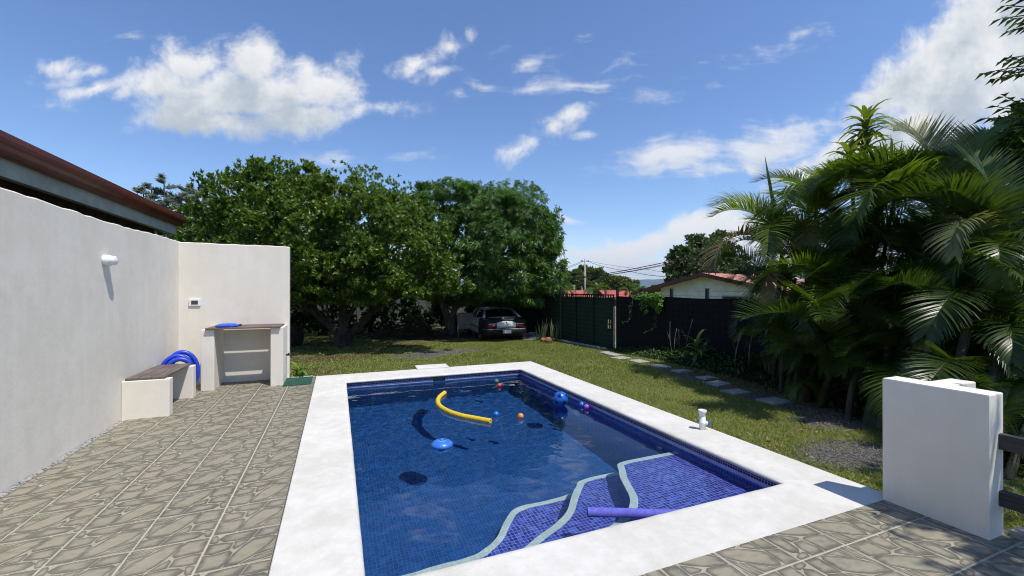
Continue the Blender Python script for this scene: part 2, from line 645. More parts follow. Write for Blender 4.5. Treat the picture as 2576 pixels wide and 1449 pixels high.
GRAVEL = [(4.85, 2.75, 0.62, 0.40), (6.0, 3.55, 0.75, 0.45), (5.4, 0.3, 1.3, 1.6), (6.1, 4.6, 0.35, 1.3), (6.25, 6.4, 0.3, 0.9),
          (3.2, 13.2, 1.5, 0.75), (2.4, 12.6, 1.2, 0.5), (8.0, 11.4, 0.35, 3.0)]
SOIL = [(0.0, 16.0, 4.5, 2.6), (4.6, 18.5, 3.0, 2.6), (0.0, 13.2, 2.2, 1.2), (6.5, 18.5, 2.0, 2.4), (7.0, 5.5, 0.9, 3.4), (7.2, 2.5, 1.3, 2.4),
        (-0.6, 10.6, 1.2, 1.4)]
# ------------------------------------------------------------------ shared materials
M = {}
M['lawn'] = lawn_mat()
M['wall_white'] = stucco('white_wall_paint', (0.80, 0.755, 0.67), 0.10, 0.22)
M['wall_cream'] = stucco('cream_wall_paint', (0.80, 0.75, 0.665), 0.07, 0.18)
M['coping'] = stucco('white_coping_render', (0.67, 0.652, 0.612), 0.17, 0.7, 160.0)
M['wood'] = None


def wood_mat(name, c1, c2, axis=1, rough=0.65):
    m_, nt, b = new_mat(name)
    geo = nt.n.new('ShaderNodeNewGeometry').outputs['Position']
    sc = [60.0, 60.0, 60.0]
    sc[axis] = 3.0
    g1 = nt.noise(nt.v('MULTIPLY', geo, tuple(sc)), 1.0, 6.0, 0.65)
    g2 = nt.noise(geo, 5.0, 4.0, 0.6)
    f = nt.smooth(nt.m('ADD', nt.m('MULTIPLY', g1, 0.6), nt.m('MULTIPLY', g2, 0.4)), 0.35, 0.65)
    nt.l.new(nt.mixc(f, c1, c2), b.inputs['Base Color'])
    b.inputs['Roughness'].default_value = rough
    bp = nt.add('ShaderNodeBump', {'Height': g1, 'Strength': 0.4, 'Distance': 0.003})
    nt.l.new(bp.outputs[0], b.inputs['Normal'])
    return m_


M['wood_grey'] = wood_mat('weathered_brown_wood', (0.075, 0.055, 0.045), (0.17, 0.135, 0.115), 1)
M['wood_bar'] = wood_mat('brown_bar_wood', (0.09, 0.055, 0.045), (0.19, 0.13, 0.11), 0)
M['rail'] = wood_mat('dark_rail_wood', (0.018, 0.018, 0.02), (0.05, 0.05, 0.052), 1, 0.6)
M['black_metal'] = plain('black_painted_metal', (0.015, 0.015, 0.016), 0.5, 0.2)
M['white_plastic'] = plain('white_plastic', (0.80, 0.81, 0.82), 0.4, 0.03, 4.0)
M['pvc'] = plain('white_pvc', (0.78, 0.79, 0.78), 0.35, 0.06, 25.0)
M['pvc_grey'] = plain('pale_grey_pvc', (0.66, 0.68, 0.72), 0.35, 0.05, 25.0)
M['blue_plastic'] = plain('bright_blue_plastic', (0.02, 0.10, 0.62), 0.35, 0.06, 8.0)
M['hose'] = plain('blue_hose_plastic', (0.018, 0.06, 0.55), 0.38, 0.12, 6.0)
M['black_plastic'] = plain('black_plastic', (0.02, 0.02, 0.022), 0.45, 0.15)
M['mat_green'] = plain('dark_green_mat_fibre', (0.035, 0.095, 0.07), 0.95, 0.18, 30.0, 0.7, 300.0, 0.1)
M['grass_blade'] = leaf_mat('grass_blades', [(0.12, 0.15, 0.028), (0.20, 0.235, 0.05), (0.28, 0.29, 0.085), (0.18, 0.225, 0.045), (0.34, 0.30, 0.14)], 0.55, 0.3, 0.25)
M['pebble'] = plain('grey_gravel_stone', (0.26, 0.25, 0.24), 0.85, 0.3, 14.0)
M['concrete'] = plain('grey_concrete_slab', (0.36, 0.34, 0.31), 0.9, 0.12, 8.0, 0.5, 90.0, 0.2)


def rough_wall_y(mb, x0, x1, ys, z0, ztop, amp=0.007):
    """plastered wall running along y whose hand-made top edge wavers"""
    prev = None
    rnd = random.Random(3)
    n = len(ys)
    zl = [ztop(y) + rnd.uniform(-amp, amp) for y in ys]
    for i in range(n):
        y = ys[i]
        cur = [mb.bm.verts.new((x1, y, z0)), mb.bm.verts.new((x1, y, zl[i] - 0.012)), mb.bm.verts.new((x1 - 0.012, y, zl[i])),
               mb.bm.verts.new((x0 + 0.012, y, zl[i] + rnd.uniform(-.004, .004))), mb.bm.verts.new((x0, y, zl[i] - 0.012)), mb.bm.verts.new((x0, y, z0))]
        if prev:
            for k in range(5):
                mb._face([prev[k], prev[k + 1], cur[k + 1], cur[k]])
        else:
            mb._face(cur)
        prev = cur
    mb._face(prev[::-1])


# ------------------------------------------------------------------ ground, one sheet to the horizon with a hole for the pool
def make_ground():
    xs = [-12000, -6000, -3000, -1500, -700, -300, -120, -60, -30, -18, -12, -8, -5, -3, -1.5, 0.05, 1.2, 2.4, 3.5, 4.2, 5, 6, 7, 8, 9, 11, 14, 18, 24, 34, 60, 120, 300, 700, 1500, 3000, 6000, 12000]
    ys = [-12000, -4000, -800, -200, -60, -20, -8, -3, 0, 1.2, 2.35, 3.5, 5, 6.5, 8.05, 9, 10, 11, 12, 13, 14, 15, 16, 17, 18, 20, 23, 27, 33, 42, 55, 70, 80, 120, 200, 400, 900, 2000, 4500, 8000, 12000]
    nx, ny = len(xs), len(ys)
    V = []
    rg = random.Random(5)
    for y in ys:
        for x in xs:
            j = rg.uniform(-0.012, 0.012) if (-4 < x < 20 and 8.5 < y < 25) else 0
            V.append((x, y, gz(y) + j))
    F = []
    for j in range(ny - 1):
        for i in range(nx - 1):
            if xs[i] >= 0.05 and xs[i + 1] <= 3.5 and ys[j] >= 2.35 and ys[j + 1] <= 8.05:
                continue
            a = j * nx + i
            F.append((a, a + 1, a + 1 + nx, a + nx))
    o = fast_mesh('ground', V, F, M['lawn'])
    tag(o, kind='structure')


make_ground()


def make_mountains():
    mm, nt, b = new_mat('mountain_forest')
    geo = nt.n.new('ShaderNodeNewGeometry').outputs['Position']
    nt.l.new(nt.mixc(nt.smooth(nt.noise(geo, 0.004, 6.0, 0.6), 0.35, 0.65), (0.035, 0.06, 0.03), (0.07, 0.09, 0.05)), b.inputs['Base Color'])
    b.inputs['Roughness'].default_value = 1.0
    V, F = [], []
    from mathutils import noise
    nx, ny = 150, 9
    for j in range(ny):
        t = j / (ny - 1)
        for i in range(nx):
            x = -6500 + 17000 * i / (nx - 1)
            y = 6600 + 2600 * t
            h = 205 + 95 * noise.noise((x / 1500.0, 3.3, 0)) + 40 * noise.noise((x / 420.0, 9.1, t * 2)) + 16 * noise.noise((x / 150.0, 1.7, t * 5))
            V.append((x, y, -6 + max(0, h) * math.sin(math.pi * min(1, t * 1.0)) ** 0.8 if 0 < j < ny - 1 else -8))
    for j in range(ny - 1):
        for i in range(nx - 1):
            a = j * nx + i
            F.append((a, a + 1, a + 1 + nx, a + nx))
    o = fast_mesh('mountains', V, F, mm, smooth=True)
    tag(o, kind='structure')


make_mountains()


# ------------------------------------------------------------------ patio of printed stone tiles
def clip_poly(poly, x0, y0, x1, y1):
    def cl(P, f, inter):
        out = []
        for i in range(len(P)):
            a, b = P[i], P[(i + 1) % len(P)]
            fa, fb = f(a), f(b)
            if fa:
                out.append(a)
            if fa != fb:
                out.append(inter(a, b))
        return out
    def lerp(a, b, t):
        return tuple(p + (q - p) * t for p, q in zip(a, b))
    ix = lambda c: (lambda a, b: lerp(a, b, (c - a[0]) / (b[0] - a[0])))
    iy = lambda c: (lambda a, b: lerp(a, b, (c - a[1]) / (b[1] - a[1])))
    for f, it in ((lambda p: p[0] >= x0, ix(x0)), (lambda p: p[0] <= x1, ix(x1)), (lambda p: p[1] >= y0, iy(y0)), (lambda p: p[1] <= y1, iy(y1))):
        if not poly:
            return []
        poly = cl(poly, f, it)
    return poly


STONES = [  # the print on one tile, in tile units
    [(0.125, 0.86), (0.22, 0.765), (0.42, 0.735), (0.585, 0.745), (0.655, 0.985), (0.40, 0.985), (0.20, 0.965)],
    [(0.62, 0.745), (0.80, 0.72), (0.985, 0.73), (0.985, 0.975), (0.80, 0.985), (0.69, 0.98)],
    [(0.015, 0.985), (0.015, 0.80), (0.085, 0.76), (0.125, 0.79), (0.10, 0.93), (0.07, 0.985)],
    [(0.015, 0.74), (0.015, 0.47), (0.12, 0.44), (0.33, 0.50), (0.345, 0.68), (0.22, 0.725), (0.08, 0.735)],
    [(0.375, 0.70), (0.37, 0.53), (0.405, 0.475), (0.49, 0.56), (0.585, 0.71), (0.48, 0.712)],
    [(0.015, 0.425), (0.015, 0.025), (0.30, 0.015), (0.355, 0.11), (0.39, 0.38), (0.345, 0.45), (0.14, 0.415)],
    [(0.345, 0.025), (0.52, 0.02), (0.70, 0.19), (0.90, 0.45), (0.965, 0.63), (0.90, 0.69), (0.64, 0.705), (0.52, 0.55), (0.41, 0.33)],
    [(0.73, 0.20), (0.985, 0.27), (0.985, 0.50), (0.93, 0.44), (0.83, 0.33)],
    [(0.94, 0.49), (0.985, 0.54), (0.985, 0.70), (0.965, 0.60)],
    [(0.56, 0.02), (0.80, 0.045), (0.985, 0.095), (0.985, 0.16), (0.80, 0.115), (0.66, 0.09)],
    [(0.70, 0.13), (0.82, 0.145), (0.985, 0.19), (0.985, 0.24), (0.74, 0.175)],
    [(0.84, 0.02), (0.985, 0.02), (0.985, 0.065)],
]


def make_patio():
    m0 = plain('tile_joint_grout', (0.54, 0.51, 0.41), 0.9, 0.10, 20.0, 0.3, 200.0, 0.2)
    m1 = plain('printed_mortar', (0.335, 0.312, 0.235), 0.6, 0.10, 12.0)
    m2, nt, b = new_mat('printed_stone')
    geo = nt.n.new('ShaderNodeNewGeometry')
    pos = geo.outputs['Position']
    e = nt.add('ShaderNodeAttribute', attribute_name='edge').outputs['Fac']
    tn = nt.add('ShaderNodeAttribute', attribute_name='tone').outputs['Fac']
    n1 = nt.noise(nt.v('MULTIPLY', pos, (9.0, 20.0, 1.0)), 1.0, 5.0, 0.6)
    n2 = nt.noise(pos, 34.0, 4.0, 0.6)
    f = nt.m('ADD', e, nt.m('MULTIPLY', nt.m('SUBTRACT', n1, 0.5), 1.9))
    f = nt.m('ADD', f, nt.m('MULTIPLY', nt.m('SUBTRACT', n2, 0.5), 0.5))
    f = nt.smooth(f, 0.0, 1.2)
    lite = nt.mixc(tn, (0.262, 0.244, 0.174), (0.30, 0.258, 0.19))
    dark = nt.mixc(tn, (0.098, 0.093, 0.070), (0.125, 0.11, 0.083))
    c = nt.mixc(f, dark, lite)
    wear = nt.smooth(nt.noise(pos, 1.1, 5.0, 0.6), 0.35, 0.7)
    c = nt.mixc(nt.m('MULTIPLY', wear, 0.18), c, (0.30, 0.28, 0.22))
    nt.l.new(c, b.inputs['Base Color'])
    nt.l.new(nt.m('MULTIPLY_ADD', n2, 0.25, 0.42), b.inputs['Roughness'])
    b.inputs['Specular IOR Level'].default_value = 0.35
    V, E, T, F, MI = [], [], [], [], []

    def addpoly(pts, z, mi, e=0.0, tone=0.5):
        i0 = len(V)
        V.extend([(x, y, z) for x, y in pts])
        E.extend([e] * len(pts))
        T.extend([tone] * len(pts))
        F.append(list(range(i0, i0 + len(pts))))
        MI.append(mi)

    regions = [(-2.375, -3.0, -0.362, 8.64, 0), (-0.362, -3.0, 4.15, 1.953, 1)]
    for (x0, y0, x1, y1, kind) in regions:
        addpoly([(x0, y0), (x1, y0), (x1, y1), (x0, y1)], 0.0, 0)
    TS, TY = 0.41, 0.40
    rg = random.Random(4)
    for (x0, y0, x1, y1, kind) in regions:
        for i in range(int((x0 + 1.57) // TS) - 1, int((x1 + 1.57) // TS) + 2):
            for j in range(int((y0 - 3.3) // TY) - 1, int((y1 - 3.3) // TY) + 2):
                tx, ty = -1.57 + i * TS, 3.30 + j * TY
                ins = 0.0028
                q = clip_poly([(tx + ins, ty + ins), (tx + TS - ins, ty + ins), (tx + TS - ins, ty + TY - ins), (tx + ins, ty + TY - ins)], x0, y0, x1, y1)
                if len(q) < 3:
                    continue
                addpoly(q, 0.0012, 1)
                tone_t = rg.uniform(0, 1)
                k = (2 if (i % 2) else 0) + (1 if kind == 1 else 0)
                for st in STONES:
                    pts = []
                    for (u, v) in st:
                        for _ in range(k):
                            u, v = 1 - v, u
                        # the print runs up to 3.5 mm from the tile's edge
                        pts.append((tx + TS / 2 + (u - 0.5) * (TS - 0.009), ty + TY / 2 + (v - 0.5) * (TY - 0.009)))
                    cx = sum(p[0] for p in pts) / len(pts)
                    cy = sum(p[1] for p in pts) / len(pts)
                    size = min(max(abs(p[0] - cx) for p in pts), max(abs(p[1] - cy) for p in pts))
                    sh = max(0.30, 1 - 0.038 / max(size, 0.01))
                    g_in = 1 + 0.0026 / max(size, 0.012)
                    outer = [(cx + (p[0] - cx) * g_in, cy + (p[1] - cy) * g_in) for p in pts]
                    inner = [(cx + (p[0] - cx) * sh, cy + (p[1] - cy) * sh) for p in pts]
                    tone = min(1, max(0, tone_t * 0.5 + rg.uniform(0, 0.5)))
                    whole = all(x0 <= p[0] <= x1 and y0 <= p[1] <= y1 for p in pts)
                    n = len(pts)
                    if whole:
                        i0 = len(V)
                        V.extend([(x, y, 0.0024) for x, y in outer] + [(x, y, 0.0024) for x, y in inner])
                        E.extend([0.0] * n + [1.0] * n)
                        T.extend([tone] * (2 * n))
                        for a in range(n):
                            F.append([i0 + a, i0 + (a + 1) % n, i0 + n + (a + 1) % n, i0 + n + a])
                            MI.append(2)
                        F.append([i0 + n + a for a in range(n)])
                        MI.append(2)
                    else:
                        cells = [[(*outer[a], 0.0), (*outer[(a + 1) % n], 0.0), (*inner[(a + 1) % n], 1.0), (*inner[a], 1.0)] for a in range(n)]
                        for cell in cells + [[(*p, 1.0) for p in inner]]:
                            qq = clip_poly(cell, x0, y0, x1, y1)
                            if len(qq) >= 3:
                                i0 = len(V)
                                V.extend([(p[0], p[1], 0.0024) for p in qq])
                                E.extend([p[2] for p in qq])
                                T.extend([tone] * len(qq))
                                F.append(list(range(i0, i0 + len(qq))))
                                MI.append(2)
    me = bpy.data.meshes.new('patio')
    me.from_pydata(V, [], F)
    me.polygons.foreach_set('material_index', MI)
    for nm, arr in (('edge', E), ('tone', T)):
        at = me.attributes.new(nm, 'FLOAT', 'POINT')
        at.data.foreach_set('value', arr)
    me.update()
    o = mesh_obj('patio', me, [m0, m1, m2])
    tag(o, kind='structure')
    # the slab under the tiles
    b_ = MB()
    b_.box(-2.44, -3.0, -0.2, -0.365, 8.66, -0.004)
    b_.box(-0.36, -3.0, -0.2, 4.15, 1.945, -0.004)
    tag(b_.build('patio_slab', M['concrete']), kind='structure')
    # pebble-mosaic border strip along the long wall, and the one on the right edge
    m3, nt, b = new_mat('pebble_mosaic_border')
    pos = nt.n.new('ShaderNodeNewGeometry').outputs['Position']
    v = nt.n.new('ShaderNodeTexVoronoi')
    v.feature = 'DISTANCE_TO_EDGE'
    nt.l.new(pos, v.inputs['Vector'])
    v.inputs['Scale'].default_value = 58.0
    v2 = nt.n.new('ShaderNodeTexVoronoi')
    nt.l.new(pos, v2.inputs['Vector'])
    v2.inputs['Scale'].default_value = 58.0
    sepc = nt.n.new('ShaderNodeSeparateColor')
    nt.l.new(v2.outputs['Color'], sepc.inputs[0])
    st = nt.mixc(nt.m('GREATER_THAN', sepc.outputs[0], 0.42), (0.03, 0.033, 0.045), (0.34, 0.33, 0.30))
    nt.l.new(nt.mixc(nt.smooth(v.outputs['Distance'], 0.04, 0.10), (0.30, 0.29, 0.27), st), b.inputs['Base Color'])
    b.inputs['Roughness'].default_value = 0.35
    s = MB().box(-2.437, -3.0, -0.004, -2.377, 6.60, 0.003)
    tag(s.build('border_strip', m3), kind='structure')
    s = MB().box(3.90, -3.0, 0.0015, 3.985, 1.30, 0.0045)
    tag(s.build('border_strip', m3), kind='structure')
    s = MB().box(4.03, -3.0, -0.06, 4.15, 1.36, 0.045, 0.006)
    tag(s.build('kerb', M['concrete']), kind='structure')


make_patio()

# ------------------------------------------------------------------ the pool
PX0, PX1, PY0, PY1 = 0.11, 3.455, 2.415, 8.005      # inner wall faces
WATER = -0.15
FLOOR = -1.33
FLOOR_FAR = -1.33
DEEP = [(0.010, 0.052, 0.20), (0.0115, 0.062, 0.225), (0.013, 0.070, 0.245), (0.0105, 0.056, 0.21), (0.015, 0.080, 0.265)]  # light lost in deep water is put into these tile colours
STEPC = [(0.018, 0.020, 0.22), (0.032, 0.040, 0.34), (0.045, 0.066, 0.44), (0.024, 0.028, 0.27), (0.075, 0.12, 0.52)]
DARKB = [(0.012, 0.012, 0.085), (0.018, 0.02, 0.12), (0.022, 0.026, 0.15)]
GROUT = (0.33, 0.36, 0.62)


def make_pool():
    pool = thing('swimming_pool', 'rectangular swimming pool lined in blue mosaic with a broad white coping', 'swimming pool', ((PX0 + PX1) / 2, (PY0 + PY1) / 2, FLOOR))
    off = Vector(pool.location)

    def fin(mb, name, mats, parent=pool, recalc=True):
        for v in mb.bm.verts:
            v.co -= off
        return mb.build(name, mats, parent, recalc=recalc)

    WALLT = [(0.030, 0.050, 0.34), (0.036, 0.075, 0.40), (0.05, 0.10, 0.46)]  # side-wall tiles coloured brighter to make up for the shade on them
    wx = mosaic('pool_wall_mosaic_x', (1, 2), WALLT, (0.10, 0.16, 0.46))
    wy = mosaic('pool_wall_mosaic_y', (0, 2), DEEP, (0.035, 0.085, 0.24))
    fl = mosaic('pool_floor_mosaic', (0, 1), DEEP, (0.024, 0.100, 0.285), warp=0.010)
    bx = mosaic('waterline_mosaic_x', (1, 2), DARKB, (0.40, 0.40, 0.56), gw=0.13, offset=(0, 0.101), size=0.0275)
    by = mosaic('waterline_mosaic_y', (0, 2), DARKB, (0.40, 0.40, 0.56), gw=0.13, offset=(0, 0.101), size=0.0275)
    lt = plain('pale_blue_strip_tile', (0.36, 0.42, 0.60), 0.25, 0.08, 12.0)
    b = MB()
    zs = [(FLOOR, -0.131, 0), (-0.131, -0.101, 1), (-0.101, -0.035, 2)]
    for za, zb, k in zs:
        b.mi = [0, 4, 3][k] if k else 0
        b.mi = {0: 0, 1: 5, 2: 3}[k]
        b.quad((PX0, PY0, za), (PX0, PY1, za), (PX0, PY1, zb), (PX0, PY0, zb))
        b.quad((PX1, PY1, za), (PX1, PY0, za), (PX1, PY0, zb), (PX1, PY1, zb))
        b.mi = {0: 1, 1: 5, 2: 4}[k]
        b.quad((PX1, PY0, za), (PX0, PY0, za), (PX0, PY0, zb), (PX1, PY0, zb))
        if k == 0:
            b.quad((PX0, PY1, za), (PX1, PY1, za), (PX1, PY1, zb), (PX0, PY1, zb))
        else:  # the far wall leaves the skimmer's mouth open
            sx0, sx1 = 1.665, 1.895
            b.quad((PX0, PY1, za), (sx0, PY1, za), (sx0, PY1, zb), (PX0, PY1, zb))
            b.quad((sx1, PY1, za), (PX1, PY1, za), (PX1, PY1, zb), (sx1, PY1, zb))
    b.mi = 2
    b.quad((PX0, PY0, FLOOR), (PX1, PY0, FLOOR), (PX1, PY1, FLOOR_FAR), (PX0, PY1, FLOOR_FAR))
    fin(b, 'basin', [wx, wy, fl, bx, by, lt], recalc=False)

    # coping: bull-nosed ring, mitred at the corners
    prof = [(-0.505, -0.11), (-0.505, -0.006), (-0.499, 0.0), (-0.05, 0.001), (-0.025, -0.002), (-0.008, -0.010), (0.0, -0.024), (-0.004, -0.039), (-0.014, -0.047), (-0.045, -0.05), (-0.07, -0.05)]
    c = MB()
    ix0, ix1, iy0, iy1 = 0.148, 3.417, 2.455, 7.968
    out_x0, out_x1, out_y0, out_y1 = -0.357, 3.978, 1.957, 8.664
    rings = []

    def corner(o, z, sx, sy):
        t = -o / 0.505
        x = (ix0 + (out_x0 - ix0) * t) if sx < 0 else (ix1 + (out_x1 - ix1) * t)
        y = (iy0 + (out_y0 - iy0) * t) if sy < 0 else (iy1 + (out_y1 - iy1) * t)
        return (x, y, z)

    corners = [(-1, -1), (1, -1), (1, 1), (-1, 1)]
    NSEG = 40
    for k in range(4):
        a, b2 = corners[k], corners[(k + 1) % 4]
        for s in range(NSEG):
            t = s / NSEG
            ring = []
            for (o, z) in prof:
                p, q = Vector(corner(o, z, *a)), Vector(corner(o, z, *b2))
                co = p.lerp(q, t)
                if o > -0.03 and s:
                    co += Vector((random.uniform(-1, 1), random.uniform(-1, 1), random.uniform(-.4, .4))) * 0.0018
                ring.append(c.bm.verts.new(co))
            rings.append(ring)
    nR = len(rings)
    for i in range(nR):
        r0, r1 = rings[i], rings[(i + 1) % nR]
        for k in range(len(prof) - 1):
            c._face([r0[k], r1[k], r1[k + 1], r0[k + 1]], k >= 3)
    fin(c, 'coping', M['coping'])

    # curved entry steps, each with a pale mosaic nosing
    stx = mosaic('step_top_mosaic', (0, 1), STEPC, (0.33, 0.34, 0.62), gw=0.09)
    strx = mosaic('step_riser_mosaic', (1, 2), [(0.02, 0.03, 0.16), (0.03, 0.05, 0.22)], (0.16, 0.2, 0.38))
    nos = mosaic('pale_nosing_mosaic', (0, 1), [(0.54, 0.62, 0.59), (0.58, 0.66, 0.63), (0.51, 0.59, 0.56)], (0.40, 0.47, 0.46), gw=0.09, size=0.04, rough=0.3)
    edges = [
        (-0.26, [(3.46, 3.705), (2.80, 3.70), (2.665, 3.665), (2.585, 3.54), (2.50, 3.40), (2.42, 3.22), (2.335, 3.04), (2.20, 2.89), (2.03, 2.79), (1.84, 2.70), (1.70, 2.58), (1.62, 2.41)]),
        (-0.62, [(3.46, 3.80), (2.42, 3.80), (2.27, 3.765), (2.18, 3.68), (2.06, 3.55), (1.88, 3.33), (1.69, 3.20), (1.47, 3.10), (1.25, 2.96), (1.08, 2.75), (1.00, 2.41)]),
        (-0.98, [(3.46, 3.87), (1.72, 3.87), (1.57, 3.83), (1.44, 3.70), (1.30, 3.52), (1.15, 3.41), (0.98, 3.37), (0.60, 3.36), (0.10, 3.36)]),
    ]
    for z, e in edges:
        line = [p for p in spline([(x, y, 0) for x, y in e[1:]], 6)]
        line = [Vector((e[0][0], e[0][1], 0))] + line
        if z == -0.98:
            poly = [(p.x, p.y) for p in line] + [(0.10, 2.41), (3.46, 2.41)]
        else:
            poly = [(p.x, p.y) for p in line] + [(3.46, 2.41)]
        s = MB()
        lo = [s.bm.verts.new((x, y, FLOOR - 0.01)) for x, y in poly]
        hi = [s.bm.verts.new((x, y, z)) for x, y in poly]
        n = len(poly)
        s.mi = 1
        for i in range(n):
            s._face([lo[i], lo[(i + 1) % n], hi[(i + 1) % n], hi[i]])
        s.mi = 0
        s._face(hi)
        st = fin(s, 'step', [stx, strx])
        st['label'] = {-0.26: 'topmost and widest step, just under the water', -0.62: 'middle step with an S-shaped edge', -0.98: 'lowest step running on as a ledge'}[z]
        # nosing strip 75 mm wide, 3 mm proud
        w = 0.064
        m_ = MB()
        m_.smooth = False
        top_o, top_i, low = [], [], []
        for i, p in enumerate(line):
            t = (line[min(i + 1, len(line) - 1)] - line[max(i - 1, 0)])
            t.z = 0
            t.normalize()
            nrm = Vector((-t.y, t.x, 0))     # towards the step's body
            if nrm.dot(Vector((2.6, 2.6, 0)) - p) < 0:
                nrm = -nrm
            top_o.append(m_.bm.verts.new((p.x - nrm.x * 0.003, p.y - nrm.y * 0.003, z + 0.003)))
            top_i.append(m_.bm.verts.new((p.x + nrm.x * w, p.y + nrm.y * w, z + 0.003)))
            low.append(m_.bm.verts.new((p.x - nrm.x * 0.003, p.y - nrm.y * 0.003, z - 0.028)))
        for i in range(len(line) - 1):
            m_._face([top_o[i], top_o[i + 1], top_i[i + 1], top_i[i]])
            m_._face([low[i], low[i + 1], top_o[i + 1], top_o[i]])
        nz = m_
        for v in nz.bm.verts:
            v.co -= off
        nz.build('nosing', nos, st)
    # skimmer: mouth, flap, and the raised lid slab behind the coping
    s = MB()
    s.mi = 0
    x0, x1 = 1.665, 1.895
    s.quad((x0, PY1, -0.131), (x1, PY1, -0.131), (x1, PY1 + 0.12, -0.131), (x0, PY1 + 0.12, -0.131))
    s.quad((x0, PY1 + 0.12, -0.131), (x1, PY1 + 0.12, -0.131), (x1, PY1 + 0.12, -0.03), (x0, PY1 + 0.12, -0.03))
    s.quad((x0, PY1, -0.131), (x0, PY1 + 0.12, -0.131), (x0, PY1 + 0.12, -0.03), (x0, PY1, -0.03))
    s.quad((x1, PY1, -0.131), (x1, PY1 + 0.12, -0.131), (x1, PY1 + 0.12, -0.03), (x1, PY1, -0.03))
    s.box(x0, PY1 + 0.03, -0.15, x1, PY1 + 0.04, -0.055)
    fin(s, 'skimmer', plain('dark_green_skimmer_plastic', (0.05, 0.075, 0.07), 0.5))
    # pale round disc on the right-hand wall and a return inlet
    Mx = Matrix.Translation((PX1, 5.80, -0.75)) @ Matrix.Rotation(R(-90), 4, 'Y')
    l = MB()
    l.lathe([(0.13, 0.0), (0.13, 0.014), (0.118, 0.024), (0.09, 0.03), (0.0, 0.034)], 28, M=Mx, cap=False)
    fin(l, 'pale_wall_disc', plain('pale_disc_face', (0.55, 0.66, 0.68), 0.25, 0.1, 20.0))
    Mx = Matrix.Translation((PX1, 3.95, -0.40)) @ Matrix.Rotation(R(-90), 4, 'Y')
    l = MB()
    l.lathe([(0.04, 0.0), (0.04, 0.012), (0.018, 0.02), (0.012, 0.010), (0.0, 0.008)], 20, M=Mx, cap=False)
    fin(l, 'return_inlet', M['white_plastic'])

    # water
    wm, nt, b = new_mat('pool_water')
    nt.n.remove(b)
    gl = nt.add('ShaderNodeBsdfGlass', {'Color': (0.93, 0.99, 1.0), 'Roughness': 0.0, 'IOR': 1.333})
    outn = nt.n['Material Output']
    nt.l.new(gl.outputs[0], outn.inputs['Surface'])
    from mathutils import noise
    x0, x1, y0, y1 = PX0 - 0.012, PX1 + 0.012, PY0 - 0.012, PY1 + 0.012
    nx, ny = 170, 285
    V = []
    for j in range(ny):
        y = y0 + (y1 - y0) * j / (ny - 1)
        far = min(1.0, max(0.0, (y - 4.0) / 3.5))
        amp = 0.0014 + 0.0024 * far * far
        for i in range(nx):
            x = x0 + (x1 - x0) * i / (nx - 1)
            h = noise.noise((x * 2.1, y * 2.6, 0.0)) + 0.5 * noise.noise((x * 4.6 + 7, y * 6.0, 3.1)) + 0.22 * noise.noise((x * 9.5, y * 12.0 + 5, 8.4))
            V.append((x, y, WATER + amp * h * 1.6))
    F = []
    for j in range(ny - 1):
        for i in range(nx - 1):
            a = j * nx + i
            F.append((a, a + 1, a + 1 + nx, a + nx))
    # sides and bottom close the body of water
    rim = [i for i in range(nx)] + [j * nx + nx - 1 for j in range(1, ny)] + [(ny - 1) * nx + i for i in range(nx - 2, -1, -1)] + [j * nx for j in range(ny - 2, 0, -1)]
    b0 = len(V)
    for k in rim:
        V.append((V[k][0], V[k][1], FLOOR - 0.05))
    n = len(rim)
    for k in range(n):
        F.append((rim[(k + 1) % n], rim[k], b0 + k, b0 + (k + 1) % n))
    bw = MB()
    vs = [bw.bm.verts.new(p) for p in V]
    for f in F[:(nx - 1) * (ny - 1)]:
        bw._face([vs[q] for q in f], True)
    for f in F[(nx - 1) * (ny - 1):]:
        bw._face([vs[q] for q in f], False)
    bw._face([vs[b0 + k] for k in range(n)][::-1], False)
    for e in bw.bm.edges:
        if len(e.link_faces) == 2 and e.link_faces[0].smooth != e.link_faces[1].smooth:
            e.smooth = False
    w = bw.build('water', wm, recalc=True)
    tag(w, kind='structure')
    w.cycles.is_caustics_caster = True
    for o_ in SC.objects:
        if o_.type == 'MESH' and (o_.parent == pool or (o_.parent and o_.parent.parent == pool)):
            o_.cycles.is_caustics_receiver = True

    # lid slab over the skimmer, lying on the coping's far edge
    c = thing('skimmer_cover', 'white rendered skimmer cover slab raised on the far coping', 'pool cover', (1.80, 8.76, 0.0), R(-2))
    s = MB().box(-0.33, -0.20, -0.08, 0.31, 0.17, 0.030, 0.012)
    s.build('slab', M['coping'], c)
    g = MB().prism([(-0.09, -0.013), (0.10, -0.013), (0.10, 0.013), (-0.09, 0.013)], 0.0302, 0.032)
    g.build('grip_slot', plain('worn_grip_slot', (0.50, 0.47, 0.42), 0.9), c)


make_pool()


